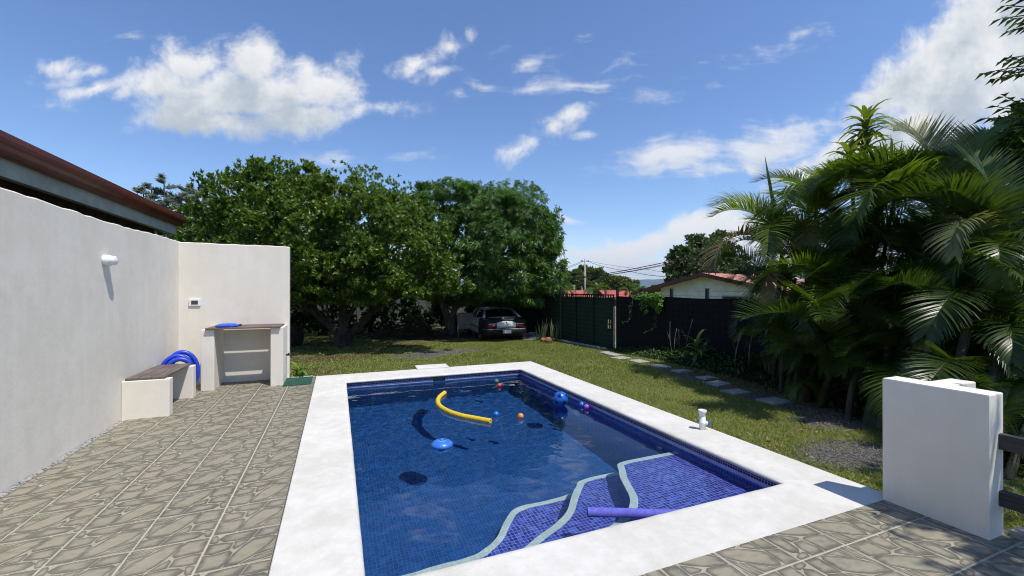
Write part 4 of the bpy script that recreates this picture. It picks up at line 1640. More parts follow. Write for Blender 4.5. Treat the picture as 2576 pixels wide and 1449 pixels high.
# ------------------------------------------------------------------ the broad round-leaved tree in mid-garden
def make_main_tree():
    base = Vector((0.15, 16.4, gz(16.4)))
    t = thing('broadleaf_tree', 'wide low spreading tree with small glossy leaves and a forked trunk, left of the car', 'tree', base)
    b = MB()
    up = lambda px, py, d: Vector(S3(px, py, d)) - base
    z0 = Vector((0, 0, -0.1))
    limb(b, [z0, Vector((-0.12, 0.0, 0.5)), Vector((-0.75, 0.05, 1.15)), Vector((-1.5, 0.1, 1.9)), up(1000, 900, 15.5)], 0.24, 0.07, 12)
    limb(b, [z0, Vector((0.05, 0.0, 0.6)), Vector((0.05, 0.1, 1.5)), up(1370, 1000, 16), up(1330, 780, 15.5)], 0.23, 0.06, 12)
    limb(b, [z0 + Vector((0.1, 0, 0)), Vector((0.3, 0.0, 0.45)), Vector((0.95, -0.1, 1.15)), up(1560, 1060, 15.4), up(1680, 950, 15)], 0.20, 0.05, 12)
    limb(b, [Vector((0.02, 0.0, 0.7)), up(1440, 1120, 15.6), up(1500, 900, 15)], 0.12, 0.04)
    limb(b, [Vector((0.7, -0.05, 0.95)), up(1560, 1175, 15), up(1700, 1135, 14.4), up(1840, 1090, 14)], 0.09, 0.02)
    limb(b, [Vector((0.8, -0.05, 1.0)), up(1600, 1120, 15), up(1750, 1080, 14.5)], 0.07, 0.02)
    limb(b, [Vector((-0.9, 0.05, 1.25)), up(1190, 1120, 15.4), up(1120, 1090, 15.0)], 0.08, 0.02)
    limb(b, [Vector((-1.3, 0.1, 1.75)), up(1150, 900, 14.8), up(1200, 760, 14.6)], 0.09, 0.03)
    for k in range(46):
        p = Vector((random.uniform(-3.6, 3.2), random.uniform(-1.5, 1.2), random.uniform(1.9, 3.4)))
        q = p + Vector((random.uniform(-.9, .9), random.uniform(-1.2, .4), random.uniform(0.2, 1.2)))
        limb(b, [p * 0.55, p, q], 0.035, 0.010, 5)
    b.build('trunk', M['bark_grey'], t)
    lobes = []
    for (px, py, d, rx, rz) in [
        (800, 960, 14.6, 120, 150), (900, 830, 14.4, 150, 150), (1010, 770, 14.0, 150, 130), (1130, 750, 13.8, 170, 115), (1130, 880, 13.0, 190, 150),
        (1270, 790, 13.8, 160, 120), (1400, 850, 13.8, 160, 120), (1300, 930, 12.8, 190, 150), (1480, 920, 13.4, 160, 140), (1560, 860, 14.4, 130, 100),
        (1620, 960, 13.6, 150, 150), (1720, 1010, 13.4, 130, 120), (1780, 1090, 13.2, 90, 90), (1660, 1090, 13.2, 130, 80), (1180, 1010, 12.9, 150, 110),
        (1420, 1060, 13.0, 150, 90), (1560, 1060, 13.3, 120, 80), (1050, 960, 13.4, 170, 130), (1210, 1090, 14.4, 110, 70), (760, 1060, 14.8, 110, 110),
        (1190, 690, 13.8, 60, 60), (1330, 720, 13.9, 70, 55), (1040, 690, 14.0, 60, 50), (1000, 1130, 15.2, 120, 70), (1180, 1190, 15.4, 60, 35), (1290, 1060, 16.0, 260, 110),
        (1330, 900, 17.0, 420, 220), (1000, 960, 17.2, 280, 190), (1300, 1080, 18.2, 300, 100), (1550, 1090, 17.6, 260, 90), (1050, 1110, 18.4, 220, 90), (1690, 1130, 14.2, 120, 40), (1520, 1130, 15.0, 110, 45), (1300, 1140, 14.6, 180, 55), (1450, 1150, 14.4, 120, 45), (1180, 1150, 14.6, 90, 50), (1590, 1165, 14.4, 100, 32), (1250, 1165, 13.4, 130, 42), (1420, 1170, 13.2, 115, 38), (1130, 1185, 13.8, 70, 42)]:
        c = Vector(S3(px, py, d)) - base
        k = d / 1690.0
        lobes.append((tuple(c), (rx * k, max(rx * k * 0.85, 0.5), rz * k)))
    C, A = lobes_points(lobes, 30000, inner=0.5, up=0.45, lump=0.13)
    P, D, N = rosettes(C, A, 7)
    n = len(P)
    leaves_mesh('crown', P, D, N, RNG.uniform(0.085, 0.15, n), RNG.uniform(0.05, 0.08, n), M['citrus'], t)


make_main_tree()


# ------------------------------------------------------------------ the mango-like tree that shades the car
def make_mango():
    base = Vector((4.75, 19.3, gz(19.3)))
    t = thing('broadleaf_tree', 'dense dome-shaped tree with long drooping leaves overhanging the parked car', 'tree', base)
    b = MB()
    limb(b, [Vector((0.1, 0, -0.1)), Vector((-0.05, 0, 0.7)), Vector((-0.35, 0.0, 1.5)), Vector((-0.7, -0.2, 2.3)), Vector((-1.0, -0.8, 3.4))], 0.22, 0.08, 12)
    limb(b, [Vector((0.12, 0, 0.1)), Vector((0.15, 0, 0.8)), Vector((0.5, -0.1, 1.7)), Vector((1.2, -0.8, 2.7)), Vector((1.6, -1.6, 3.8))], 0.20, 0.07, 12)
    limb(b, [Vector((0.3, 0, 1.2)), Vector((1.4, -0.4, 2.0)), Vector((2.6, -1.4, 2.6))], 0.11, 0.04)
    for k in range(24):
        p = Vector((random.uniform(-1.2, 3.4), random.uniform(-3.4, 0.8), random.uniform(2.4, 4.4)))
        limb(b, [Vector((0.3, -0.2, 1.6)).lerp(p, 0.4), p * 0.8, p], 0.04, 0.012, 5)
    b.build('trunk', M['bark_pale'], t)
    lobes = []
    for (px, py, d, rx, rz) in [
        (1800, 790, 17.6, 110, 80), (1730, 775, 17.8, 110, 70), (1660, 830, 17.6, 110, 80), (1720, 900, 17.2, 120, 100), (1890, 765, 17.4, 90, 60), (1960, 850, 17.6, 150, 90), (2050, 830, 17.0, 110, 70), (1850, 900, 17.4, 130, 110),
        (1990, 960, 16.9, 150, 120), (2110, 900, 17.6, 85, 85), (2120, 990, 17.3, 80, 100), (2170, 1030, 17.5, 55, 110), (1900, 1040, 16.8, 120, 110),
        (2030, 1070, 16.8, 120, 80), (2140, 1110, 17.3, 60, 70), (1830, 1110, 17.2, 50, 60), (1980, 900, 18.5, 220, 190), (1740, 850, 17.8, 120, 100), (1890, 950, 18.8, 240, 200), (1800, 1080, 18.5, 170, 100), (2050, 1100, 18.5, 190, 100), (1960, 1130, 17.6, 170, 45), (2100, 1150, 17.2, 80, 50), (2180, 1120, 17.0, 40, 70), (1900, 1165, 20.5, 200, 40), (2060, 1165, 20.0, 160, 40)]:
        c = Vector(S3(px, py, d)) - base
        k = d / 1690.0
        lobes.append((tuple(c), (rx * k, max(rx * k * 0.9, 0.6), rz * k)))
    C, A = lobes_points(lobes, 12500, inner=0.6, up=0.15, lump=0.14)
    P, D, N = rosettes(C, A, 8, 1.15)
    n = len(P)
    D[:, 2] -= 0.35
    leaves_mesh('crown', P, D, N, RNG.uniform(0.14, 0.23, n), RNG.uniform(0.04, 0.06, n), M['mango'], t, droop=0.15, fold=0.2)


make_mango()


def simple_tree(name, label, base, lobes, nleaf, leaf, mat_, group=None, trunk_h=None, r=0.2, k=6, cat='tree', parts=True):
    base = Vector(base)
    t = thing(name, label, cat, base, 0, group)
    b = MB()
    lob = [((Vector(c) - base), rr) for c, rr in lobes]
    cen = sum((c for c, rr in lob), Vector()) / len(lob)
    limb(b, [Vector((0, 0, -0.2)), Vector((cen.x * 0.3, cen.y * 0.3, max(0.4, cen.z * 0.5))), cen], r, r * 0.4, 8)
    for c, rr in lob:
        limb(b, [Vector((cen.x * 0.25, cen.y * 0.25, cen.z * 0.5)), c * 0.8 + cen * 0.1, c], r * 0.4, r * 0.12, 6)
    b.build('trunk', M['bark_grey'], t)
    C, A = lobes_points([(tuple(c), rr) for c, rr in lob], nleaf // k, inner=0.55, up=0.4, lump=0.17)
    P, D, N = rosettes(C, A, k)
    n = len(P)
    leaves_mesh('crown', P, D, N, RNG.uniform(0.7, 1.25, n) * leaf, RNG.uniform(0.4, 0.62, n) * leaf, mat_, t)
    return t


def lob(px, py, d, rx, rz, ry=None):
    k = d / 1690.0
    return (S3(px, py, d), (rx * k, (ry or rx) * k, rz * k))


def at_ground(px, d, dz=0.0):
    p = survey(px, 1138, d)
    return (p.x, p.y, gz(p.y) + dz)


# conifer-like tree behind the left roof: open tiers of drooping branchlets
def make_conifer(label, px, d, top, w, seed, group):
    rg = random.Random(seed)
    base = Vector(at_ground(px, d))
    zt = survey(px, top, d).z - base.z
    t = thing('conifer_tree', label, 'tree', base, 0, group)
    b = MB()
    P, D = [], []
    forks = [(0.0, 1.0), (-0.62, 0.97), (0.58, 0.95), (-0.3, 0.93), (0.3, 0.9)]
    for fx, fh in forks:
        tipv = Vector((fx * w * 0.5, -fx * w * 0.2 + rg.uniform(-.4, .4), zt * fh))
        limb(b, [Vector((0, 0, 0)), Vector((fx * 0.3 * w, 0, zt * 0.45)), tipv], 0.13, 0.03, 7)
        for k in range(44):
            h = 0.38 + 0.62 * k / 43
            o = Vector((fx * w * 0.5 * h ** 0.7, tipv.y * h, zt * fh * h))
            a = rg.uniform(0, 6.28)
            L = w * (0.30 * max(0.0, 1.02 - h) ** 0.55 + 0.07) * rg.uniform(0.7, 1.2)
            e = o + Vector((math.cos(a) * L, math.sin(a) * L, 0.16 * L + rg.uniform(-.1, .12)))
            limb(b, [o, (o + e) / 2 + Vector((0, 0, 0.06 * L)), e], 0.022, 0.006, 4)
            for q in np.linspace(0.15, 1.0, 16):
                c = o.lerp(e, q)
                for s in range(7):
                    P.append((c.x, c.y, c.z))
                    D.append((math.cos(a) * 0.6 + rg.uniform(-.7, .7), math.sin(a) * 0.6 + rg.uniform(-.7, .7), rg.uniform(-0.15, 0.5)))
    b.build('trunk', M['bark_pale'], t)
    P, D = np.array(P), np.array(D)
    n = len(P)
    leaves_mesh('crown', P, D, np.tile([0, 0, 1.0], (n, 1)) + RNG.normal(scale=.3, size=(n, 3)), RNG.uniform(0.16, 0.34, n), 0.06, M['needles'], t)


make_conifer('open-tiered grey-green conifer beyond the maroon roof edge, the taller one', 650, 27, 712, 4.6, 3, 'conifers behind the left roof')
make_conifer('shorter grey-green conifer peeping out between roof and spreading tree', 800, 28, 745, 3.2, 9, 'conifers behind the left roof')

# round dark tree behind the cream house on the right
simple_tree('broadleaf_tree', 'round dark tree standing behind the cream red-roofed house', at_ground(2740, 36), [
    lob(2740, 985, 36, 85, 55), lob(2700, 1040, 35, 75, 60), lob(2790, 1010, 35, 80, 70), lob(2650, 1090, 36, 45, 40), lob(2760, 1070, 34, 110, 70), lob(2820, 960, 36, 60, 45), lob(2860, 1050, 36, 80, 80)],
    30000, 0.30, M['dull_leaf'], r=0.3)

# trees of the far grove, beyond the red roofs
far = [(2262, 1100, 95, 45, 28), (2300, 1078, 100, 40, 26), (2345, 1085, 98, 40, 30), (2390, 1110, 95, 48, 26), (2440, 1118, 97, 40, 22), (2478, 1124, 95, 32, 20), (2222, 1128, 92, 34, 20)]
far_labels = ['mid-green tree of the far grove beside the utility pole, just left of it', 'tallest tree of the far grove, its top behind the power lines at the pole',
              'broad tree of the far grove just right of the utility pole', 'low dark tree in the middle of the far grove', 'dark far-grove tree right under the lattice pylon',
              'smallest tree closing the far grove on its right', 'tree at the far grove\'s left end beside the mango dome']
for (px, py, d, rx, rz), lb in zip(far, far_labels):
    simple_tree('broadleaf_tree', lb, at_ground(px, d), [lob(px, py, d, rx, rz), lob(px - 12, py + 16, d - 2, rx * 0.8, rz), lob(px + 14, py + 20, d - 1, rx * 0.8, rz)], 5200, 0.75, M['far_leaf'], 'trees of the far grove', r=0.35)
simple_tree('broadleaf_tree', 'feathery light green tree beside the left end of the cream house', at_ground(2545, 46), [lob(2545, 1140, 46, 36, 18), lob(2520, 1152, 46, 30, 14), lob(2570, 1155, 46, 30, 16)], 5200, 0.28, M['shrub'], r=0.12)


# ------------------------------------------------------------------ palms
def frond_mesh(name, L, arch, npairs, leaf_len, mat_, droop=0.5, seed=0, vee=0.35, curl=0.0, width=0.024):
    """one pinnate frond: arching rachis with folded leaflets along both sides; grows along +x from the origin, up = +z"""
    rg = np.random.default_rng(seed)
    V, F = [], []
    n = 26
    s = np.linspace(0, 1, n)
    pitch = R(68) - arch * s ** 1.25
    ds = L / (n - 1)
    x = np.concatenate([[0], np.cumsum(np.cos(pitch[:-1]) * ds)])
    z = np.concatenate([[0], np.cumsum(np.sin(pitch[:-1]) * ds)])
    ysw = curl * s ** 2 * L
    # rachis: 4-sided tapered stalk
    for i in range(n):
        r = 0.012 * (1 - 0.85 * s[i])
        for a in range(4):
            V.append((x[i], ysw[i] + r * math.cos(a * math.pi / 2), z[i] + r * math.sin(a * math.pi / 2)))
    for i in range(n - 1):
        for a in range(4):
            F.append((4 * i + a, 4 * i + (a + 1) % 4, 4 * (i + 1) + (a + 1) % 4, 4 * (i + 1) + a))
    for side in (-1, 1):
        for k in range(npairs):
            t = 0.20 + 0.80 * (k + 0.5) / npairs
            f = t * (n - 1)
            i = min(int(f), n - 2)
            u = f - i
            o = np.array([x[i] + (x[i + 1] - x[i]) * u, ysw[i] + (ysw[i + 1] - ysw[i]) * u, z[i] + (z[i + 1] - z[i]) * u])
            pt = pitch[i]
            T = np.array([math.cos(pt), 0, math.sin(pt)])
            U = np.array([-math.sin(pt), 0, math.cos(pt)])
            q = (t - 0.20) / 0.80
            ll = leaf_len * (0.45 + 0.55 * math.sin(math.pi * min(1, q * 0.85 + 0.12))) * rg.uniform(0.88, 1.08)
            if q > 0.8:
                ll *= 1 - 1.6 * (q - 0.8)
            sweep = 0.55 + 0.75 * q + rg.normal(0, 0.05)
            d = T * math.sin(sweep) * 0.9 + np.array([0, side, 0]) * math.cos(sweep * 0.75) + U * (vee + rg.normal(0, 0.07))
            d /= np.linalg.norm(d)
            wv = np.cross(d, U)
            wv /= np.linalg.norm(wv)
            base = len(V)
            seg = 4
            p = o.copy()
            dd = d.copy()
            for j in range(seg + 1):
                w_ = width * (0.55, 1.0, 0.85, 0.5, 0.06)[j] * 0.5
                V.append(tuple(p + wv * w_))
                V.append(tuple(p - wv * w_))
                p = p + dd * (ll / seg)
                dd = dd + np.array([0, 0, -droop * (0.25 + 0.45 * j / seg)])
                dd /= np.linalg.norm(dd)
            for j in range(seg):
                a = base + 2 * j
                F.append((a, a + 1, a + 3, a + 2))
    me_obj = fast_mesh(name, V, F, mat_)
    me = me_obj.data
    bpy.data.objects.remove(me_obj)
    return me


def frond_mat(name, c1, c2, trans=0.30, rough=0.36):
    m_, nt, b = new_mat(name)
    geo = nt.n.new('ShaderNodeNewGeometry')
    pos = geo.outputs['Position']
    rnd = geo.outputs['Random Per Island']
    f = nt.m('ADD', nt.m('MULTIPLY', rnd, 0.5), nt.m('MULTIPLY', nt.noise(pos, 3.0, 3.0), 0.5))
    col = nt.mixc(f, c1, c2)
    nt.l.new(col, b.inputs['Base Color'])
    b.inputs['Roughness'].default_value = rough
    b.inputs['Specular IOR Level'].default_value = 0.5
    tr = nt.n.new('ShaderNodeBsdfTranslucent')
    mm = nt.add('ShaderNodeMix', data_type='RGBA', blend_type='MULTIPLY')
    mm.inputs[0].default_value = 1.0
    nt.l.new(col, mm.inputs[6])
    mm.inputs[7].default_value = (1.6, 1.6, 0.5, 1)
    nt.l.new(mm.outputs[2], tr.inputs[0])
    mx = nt.n.new('ShaderNodeMixShader')
    mx.inputs[0].default_value = trans
    nt.l.new(b.outputs[0], mx.inputs[1])
    nt.l.new(tr.outputs[0], mx.inputs[2])
    nt.l.new(mx.outputs[0], nt.n['Material Output'].inputs[0])
    return m_


FM = {
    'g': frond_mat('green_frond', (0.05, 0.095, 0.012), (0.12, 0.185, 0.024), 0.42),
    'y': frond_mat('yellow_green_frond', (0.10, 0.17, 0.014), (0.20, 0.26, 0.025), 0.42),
    'd': frond_mat('shade_toned_frond', (0.026, 0.054, 0.009), (0.062, 0.108, 0.018), 0.36),  # darker green copy, with the hedge's shade put into the colour
    'b': frond_mat('dry_frond', (0.13, 0.10, 0.05), (0.25, 0.20, 0.11), 0.2, 0.6),
    's': frond_mat('silvery_frond', (0.12, 0.145, 0.06), (0.20, 0.22, 0.10), 0.3, 0.45),
}
FRONDS = {}
sd = 100
for key in FM:
    FRONDS[key] = []
    for v in range(4):
        sd += 1
        FRONDS[key].append(frond_mesh('frond', (1.75, 1.95, 1.6, 2.1)[v], (R(115), R(140), R(165), R(95))[v], (64, 70, 56, 72)[v], (0.56, 0.60, 0.50, 0.62)[v], FM[key],
                                      droop=(0.30, 0.40, 0.55, 0.25)[v], seed=sd, vee=(0.5, 0.4, 0.25, 0.55)[v], curl=(0.05, -0.07, 0.1, -0.04)[v]))
M['cane'] = bark('ringed_palm_cane', (0.03, 0.03, 0.018), (0.085, 0.075, 0.04), 5.0)
M['crownshaft'] = plain('green_crownshaft', (0.13, 0.17, 0.05), 0.45, 0.15, 8.0)


def palm(label, crown, base_xy, fronds, group='areca palms along the fence', spear=0.0, low=7, lowk=(0.6, 0.95)):
    """crown: world point the fronds spring from; fronds: list of (azimuth, elevation tilt, mesh key, scale[, variant])"""
    bz = gz(base_xy[1])
    t = thing('areca_palm', label, 'palm', (base_xy[0], base_xy[1], bz), 0, group)
    b0 = Vector((base_xy[0], base_xy[1], bz))
    c = Vector(crown) - b0
    b = MB()
    lean = Vector((c.x, c.y, 0))
    limb(b, [Vector((0, 0, -0.05)), lean * 0.25 + Vector((0, 0, c.z * 0.4)), lean * 0.8 + Vector((0, 0, c.z * 0.8)), c], 0.055, 0.035, 9)
    for k in range(3):
        a = random.uniform(0, 6.28)
        o = Vector((math.cos(a) * 0.18, math.sin(a) * 0.18, -0.05))
        limb(b, [o, o * 1.6 + lean * 0.3 + Vector((0, 0, c.z * 0.45)), o * 2.2 + lean * 0.9 + Vector((0, 0, c.z * 0.85))], 0.04, 0.025, 7)
    b.build('trunk', M['cane'], t)
    if spear:
        s = MB()
        tip = Vector(S3(3012, 612, 7.1)) - b0
        s.tube([c, c.lerp(tip, 0.5), c.lerp(tip, 0.8), tip], [0.032, 0.032, 0.022, 0.003], 7)
        s.build('spear_leaf', M['crownshaft'], t)
    for i, fr in enumerate(fronds):
        az, el, key, sc = fr[:4]
        var = fr[4] if len(fr) > 4 else random.randrange(4)
        f = bpy.data.objects.new('frond', FRONDS[key][var])
        link(f)
        f.parent = t
        f.location = c + Vector((0, 0, -0.02 * i))
        f.rotation_euler = Euler((random.uniform(-0.25, 0.25), R(-el), R(az)), 'XYZ')
        f.scale = (sc, sc, sc)
        if key == 'b':
            f['label'] = 'dry tan frond hanging among the green ones'
    # younger shoots springing lower down fill the clump
    for i in range(low + (7 if low else 0)):
        foot = i >= low
        q = random.uniform(0.12, 0.36) if foot else random.uniform(0.42, 0.88)
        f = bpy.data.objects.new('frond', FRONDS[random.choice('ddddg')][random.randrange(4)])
        link(f)
        f.parent = t
        f.location = lean * q + Vector((random.uniform(-.25, .25), random.uniform(-.25, .25), c.z * q))
        f.rotation_euler = Euler((random.uniform(-0.3, 0.3), R(random.uniform(-25, 30)), R(random.choice([random.uniform(150, 300), random.uniform(0, 360)]))), 'XYZ')
        k = random.uniform(0.32, 0.48) if foot else random.uniform(*lowk)
        f.scale = (k, k, k)
    return t


def ring(n, e0, e1, keys, s0=0.85, s1=1.1, a0=None):
    out = []
    a = random.uniform(0, 360) if a0 is None else a0
    for i in range(n):
        out.append((a + 137.5 * i, random.uniform(e0, e1), random.choice(keys), random.uniform(s0, s1)))
    return out


random.seed(21)
# azimuth 0 = +x (away to the right), 90 = +y (away), 180 = -x (to the left), 270 = towards the viewer
palm('left-hand areca palm reaching over the dark fence, one frond standing up as a thin spear', S3(3080, 1000, 7.9), (7.35, 5.5),
     [(155, 8, 'y', 1.0, 0), (120, 22, 's', 1.05, 0), (175, -18, 'b', 0.95, 1), (215, -8, 'g', 1.0, 1), (250, -30, 'g', 0.9, 2), (60, 20, 'g', 1.0, 0), (300, 5, 'y', 1.0, 3), (20, 10, 'g', 1.0, 1), (190, -55, 'b', 0.85, 2), (95, -10, 'd', 1.0, 1)], spear=1.75, low=12, lowk=(0.4, 0.65))
palm('tall areca palm behind the left-hand one, its bright fronds fanning high', S3(3210, 880, 7.9), (7.5, 5.1),
     [(110, 25, 'd', 0.9, 0), (200, -4, 'g', 1.0, 1), (250, 8, 'y', 1.0, 1), (290, 18, 'y', 0.9, 0), (80, 30, 'g', 0.9, 0), (20, 20, 'g', 1.1, 0), (330, 0, 'd', 1.0, 1), (225, -25, 'g', 1.0, 2), (185, 2, 'y', 0.9, 1), (205, -35, 's', 0.9, 2)], low=14, lowk=(0.5, 0.75))
palm('areca palm below the tall corn plant, with yellow-green upright fronds', S3(3470, 880, 7.0), (7.0, 4.2),
     [(160, 18, 'y', 0.85, 0), (120, 30, 'y', 0.85, 0), (200, 5, 'g', 1.0, 0), (240, 12, 'g', 0.95, 0), (280, -12, 'g', 0.75, 2), (60, 38, 'g', 0.9, 0), (10, 20, 's', 1.0, 0), (320, 0, 'g', 0.8, 1), (180, -15, 'd', 1.0, 2)])
palm('areca palm right of centre with a wide feathery arch against the sky', S3(3700, 900, 6.2), (6.5, 3.1),
     [(150, 12, 'd', 1.15, 1), (180, -5, 'g', 1.1, 1), (110, 35, 'g', 1.0, 0), (70, 40, 's', 1.0, 3), (220, -8, 'g', 0.75, 2), (260, 0, 'g', 0.65, 2), (300, -5, 'd', 0.65, 2), (0, 30, 'g', 1.0, 3), (40, 15, 'd', 1.0, 0)])
palm('areca palm at the right edge of the hedge with a drooping silvery frond', S3(3890, 980, 5.3), (5.8, 2.4),
     [(175, -6, 's', 0.8, 2), (140, 10, 'd', 0.9, 1), (110, 30, 'd', 0.85, 0), (200, -30, 'g', 0.7, 2), (240, -15, 'd', 0.7, 2), (70, 35, 'g', 0.9, 3), (20, 20, 'd', 0.9, 1), (280, -20, 'd', 0.6, 2), (165, 20, 'd', 0.85, 0)], low=10, lowk=(0.4, 0.6))
palm('low areca palm with a pale dry frond hanging down in front of the hedge', S3(3270, 1180, 6.6), (6.75, 4.65),
     [(215, -38, 'b', 0.62, 2), (160, -5, 'g', 0.8, 1), (130, 15, 'd', 0.85, 0), (265, -40, 'g', 0.75, 2), (300, -25, 'g', 0.8, 2), (20, 10, 'd', 0.85, 1), (185, -30, 'd', 0.8, 2), (70, 20, 'g', 0.85, 0), (205, -12, 'y', 0.75, 1), (240, -20, 'g', 0.7, 2)], low=12)
palm('low areca palm in the middle of the hedge with two curled fronds facing the pool', S3(3450, 1230, 6.3), (6.5, 4.1),
     [(205, -30, 'g', 0.66, 2), (235, -42, 'g', 0.7, 2), (270, -30, 'g', 0.75, 2), (170, -10, 'd', 0.85, 1), (310, -15, 'd', 0.85, 1), (20, 5, 'd', 0.85, 0), (110, 20, 'd', 0.85, 0), (190, 8, 'y', 0.75, 1)], low=12, lowk=(0.5, 0.8))
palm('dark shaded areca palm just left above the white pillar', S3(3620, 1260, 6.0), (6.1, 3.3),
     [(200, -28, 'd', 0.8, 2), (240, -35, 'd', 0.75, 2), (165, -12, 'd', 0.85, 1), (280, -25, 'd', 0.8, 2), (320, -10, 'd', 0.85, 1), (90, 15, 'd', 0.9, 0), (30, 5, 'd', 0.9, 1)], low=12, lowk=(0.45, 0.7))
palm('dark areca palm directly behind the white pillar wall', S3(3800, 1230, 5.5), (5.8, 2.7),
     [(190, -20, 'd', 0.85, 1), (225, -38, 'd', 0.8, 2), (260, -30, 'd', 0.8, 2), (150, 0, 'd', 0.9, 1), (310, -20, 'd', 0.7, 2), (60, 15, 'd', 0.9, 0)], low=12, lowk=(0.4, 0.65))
palm('knee-high young areca palm at the foot of the hedge', S3(3330, 1440, 6.3), (6.45, 4.35),
     [(215, -20, 'd', 0.55, 2), (170, -8, 'd', 0.6, 1), (250, -35, 'g', 0.55, 2), (290, -30, 'd', 0.55, 2), (130, 5, 'd', 0.6, 1), (20, 0, 'd', 0.6, 1)])
palm('young areca palm right of the pillar behind the rails', S3(3990, 1450, 4.9), (5.6, 2.0),
     [(200, -20, 'd', 0.5, 2), (240, -30, 'd', 0.45, 2), (160, 0, 'd', 0.6, 1), (290, -20, 'd', 0.45, 2), (100, 10, 'd', 0.7, 1)], low=6, lowk=(0.35, 0.5))
palm('half-hidden areca palm behind the others, filling the hedge against the fence', S3(3330, 1050, 8.0), (7.9, 4.6),
     ring(9, -25, 35, ['d', 'd', 'g'], 0.9, 1.15), )
palm('half-hidden areca palm deep in the right part of the hedge', S3(3620, 1060, 7.2), (7.6, 3.4),
     ring(9, -25, 35, ['d', 'd', 'g'], 0.9, 1.15))
palm('half-hidden areca palm at the far right of the hedge', S3(3900, 1150, 6.3), (7.0, 2.3),
     ring(9, -25, 35, ['d', 'd', 'g'], 0.9, 1.15))


CURL = 0.42


def strap_plant(name, label, cat, base, heads, mat_, trunk_mat=None, r=0.03, group=None):
    """stems crowned by rosettes of long strap leaves. heads: (dx,dy,z, leaf length, n, width)"""
    t = thing(name, label, cat, base, 0, group)
    V, F = [], []
    for (dx, dy, z, L, n, w) in heads:
        b = MB()
        limb(b, [Vector((0, 0, -0.05)), Vector((dx * 0.4, dy * 0.4, z * 0.5)), Vector((dx, dy, z))], r, r * 0.7, 8)
        b.build('stem', trunk_mat or M['cane'], t)
        for k in range(n):
            a = 2.399 * k + random.uniform(-.2, .2)
            q = k / max(1, n - 1)
            el = 1.35 - 1.35 * q
            zz = z - 0.5 * L * q
            o = Vector((dx, dy, zz))
            d = Vector((math.cos(a) * math.cos(el), math.sin(a) * math.cos(el), math.sin(el)))
            l = L * random.uniform(0.8, 1.1)
            sd_ = Vector((-math.sin(a), math.cos(a), 0))
            p = o
            base_i = len(V)
            for j in range(6):
                ww = w * (0.5, 0.95, 1.0, 0.85, 0.5, 0.03)[j] * 0.5
                V.extend([tuple(p + sd_ * ww), tuple(p - Vector((0, 0, ww * 0.4))), tuple(p - sd_ * ww)])
                p = p + d * (l / 5)
                d = (d + Vector((0, 0, -CURL))).normalized()
            for j in range(5):
                i0 = base_i + 3 * j
                F.append((i0, i0 + 1, i0 + 4, i0 + 3))
                F.append((i0 + 1, i0 + 2, i0 + 5, i0 + 4))
    fast_mesh('leaves', V, F, mat_, t, smooth=True)
    return t


M['corn_leaf'] = frond_mat('corn_plant_leaf', (0.08, 0.13, 0.02), (0.22, 0.26, 0.05), 0.35, 0.35)
random.seed(5)
cb = Vector((7.3, 3.95, gz(4.0)))
hd = []
for (px, py, d, L, n, w) in [(3412, 480, 7.2, 0.48, 34, 0.075), (3408, 580, 7.2, 0.46, 34, 0.075), (3345, 610, 7.1, 0.46, 26, 0.08), (3475, 625, 7.2, 0.44, 24, 0.08), (3410, 690, 7.15, 0.44, 26, 0.075), (3540, 690, 7.1, 0.40, 18, 0.075)]:
    p = Vector(S3(px, py, d)) - cb
    hd.append((p.x, p.y, p.z, L, n, w))
strap_plant('corn_plant', 'tall corn plant with rosettes of strap leaves rising above the palms', 'plant', cb, hd, M['corn_leaf'], r=0.035)


# ------------------------------------------------------------------ broad-leaved trees at the right edge
def make_right_tree():
    base = Vector((6.9, 1.0, gz(1.0)))
    t = thing('broadleaf_tree', 'broad-leaved tree at the right edge above the palms, partly yellow-green', 'tree', base)
    b = MB()
    top = Vector(S3(4010, 620, 6.4)) - base
    limb(b, [Vector((0, 0, -0.1)), Vector((0, 0.1, 1.5)), top * 0.8, top], 0.12, 0.05, 9)
    lobes = [lob(3960, 560, 6.6, 80, 60), lob(4000, 470, 6.5, 50, 50), lob(3880, 620, 6.8, 110, 55), lob(3800, 680, 7.0, 80, 40), lob(4020, 640, 6.2, 90, 90), lob(3960, 740, 6.6, 110, 80), lob(4100, 500, 6.3, 90, 110), lob(3760, 640, 7.2, 60, 30)]
    lob2 = [(tuple(Vector(c) - base), rr) for c, rr in lobes]
    for c, rr in lob2:
        limb(b, [top * 0.7, Vector(c) * 0.85 + top * 0.1, Vector(c)], 0.035, 0.01, 6)
    b.build('trunk', M['bark_grey'], t)
    C, A = lobes_points(lob2, 1500, inner=0.5, up=0.3, lump=0.2)
    P, D, N = rosettes(C, A, 6)
    n = len(P)
    leaves_mesh('crown', P, D, N, RNG.uniform(0.10, 0.17, n), RNG.uniform(0.045, 0.07, n), [M['broad'], M['yellowgreen']], t, midx=(RNG.random(n) < np.where(P[:, 0] + base.x > 6.2, 0.25, 0.06)).astype(int))


make_right_tree()


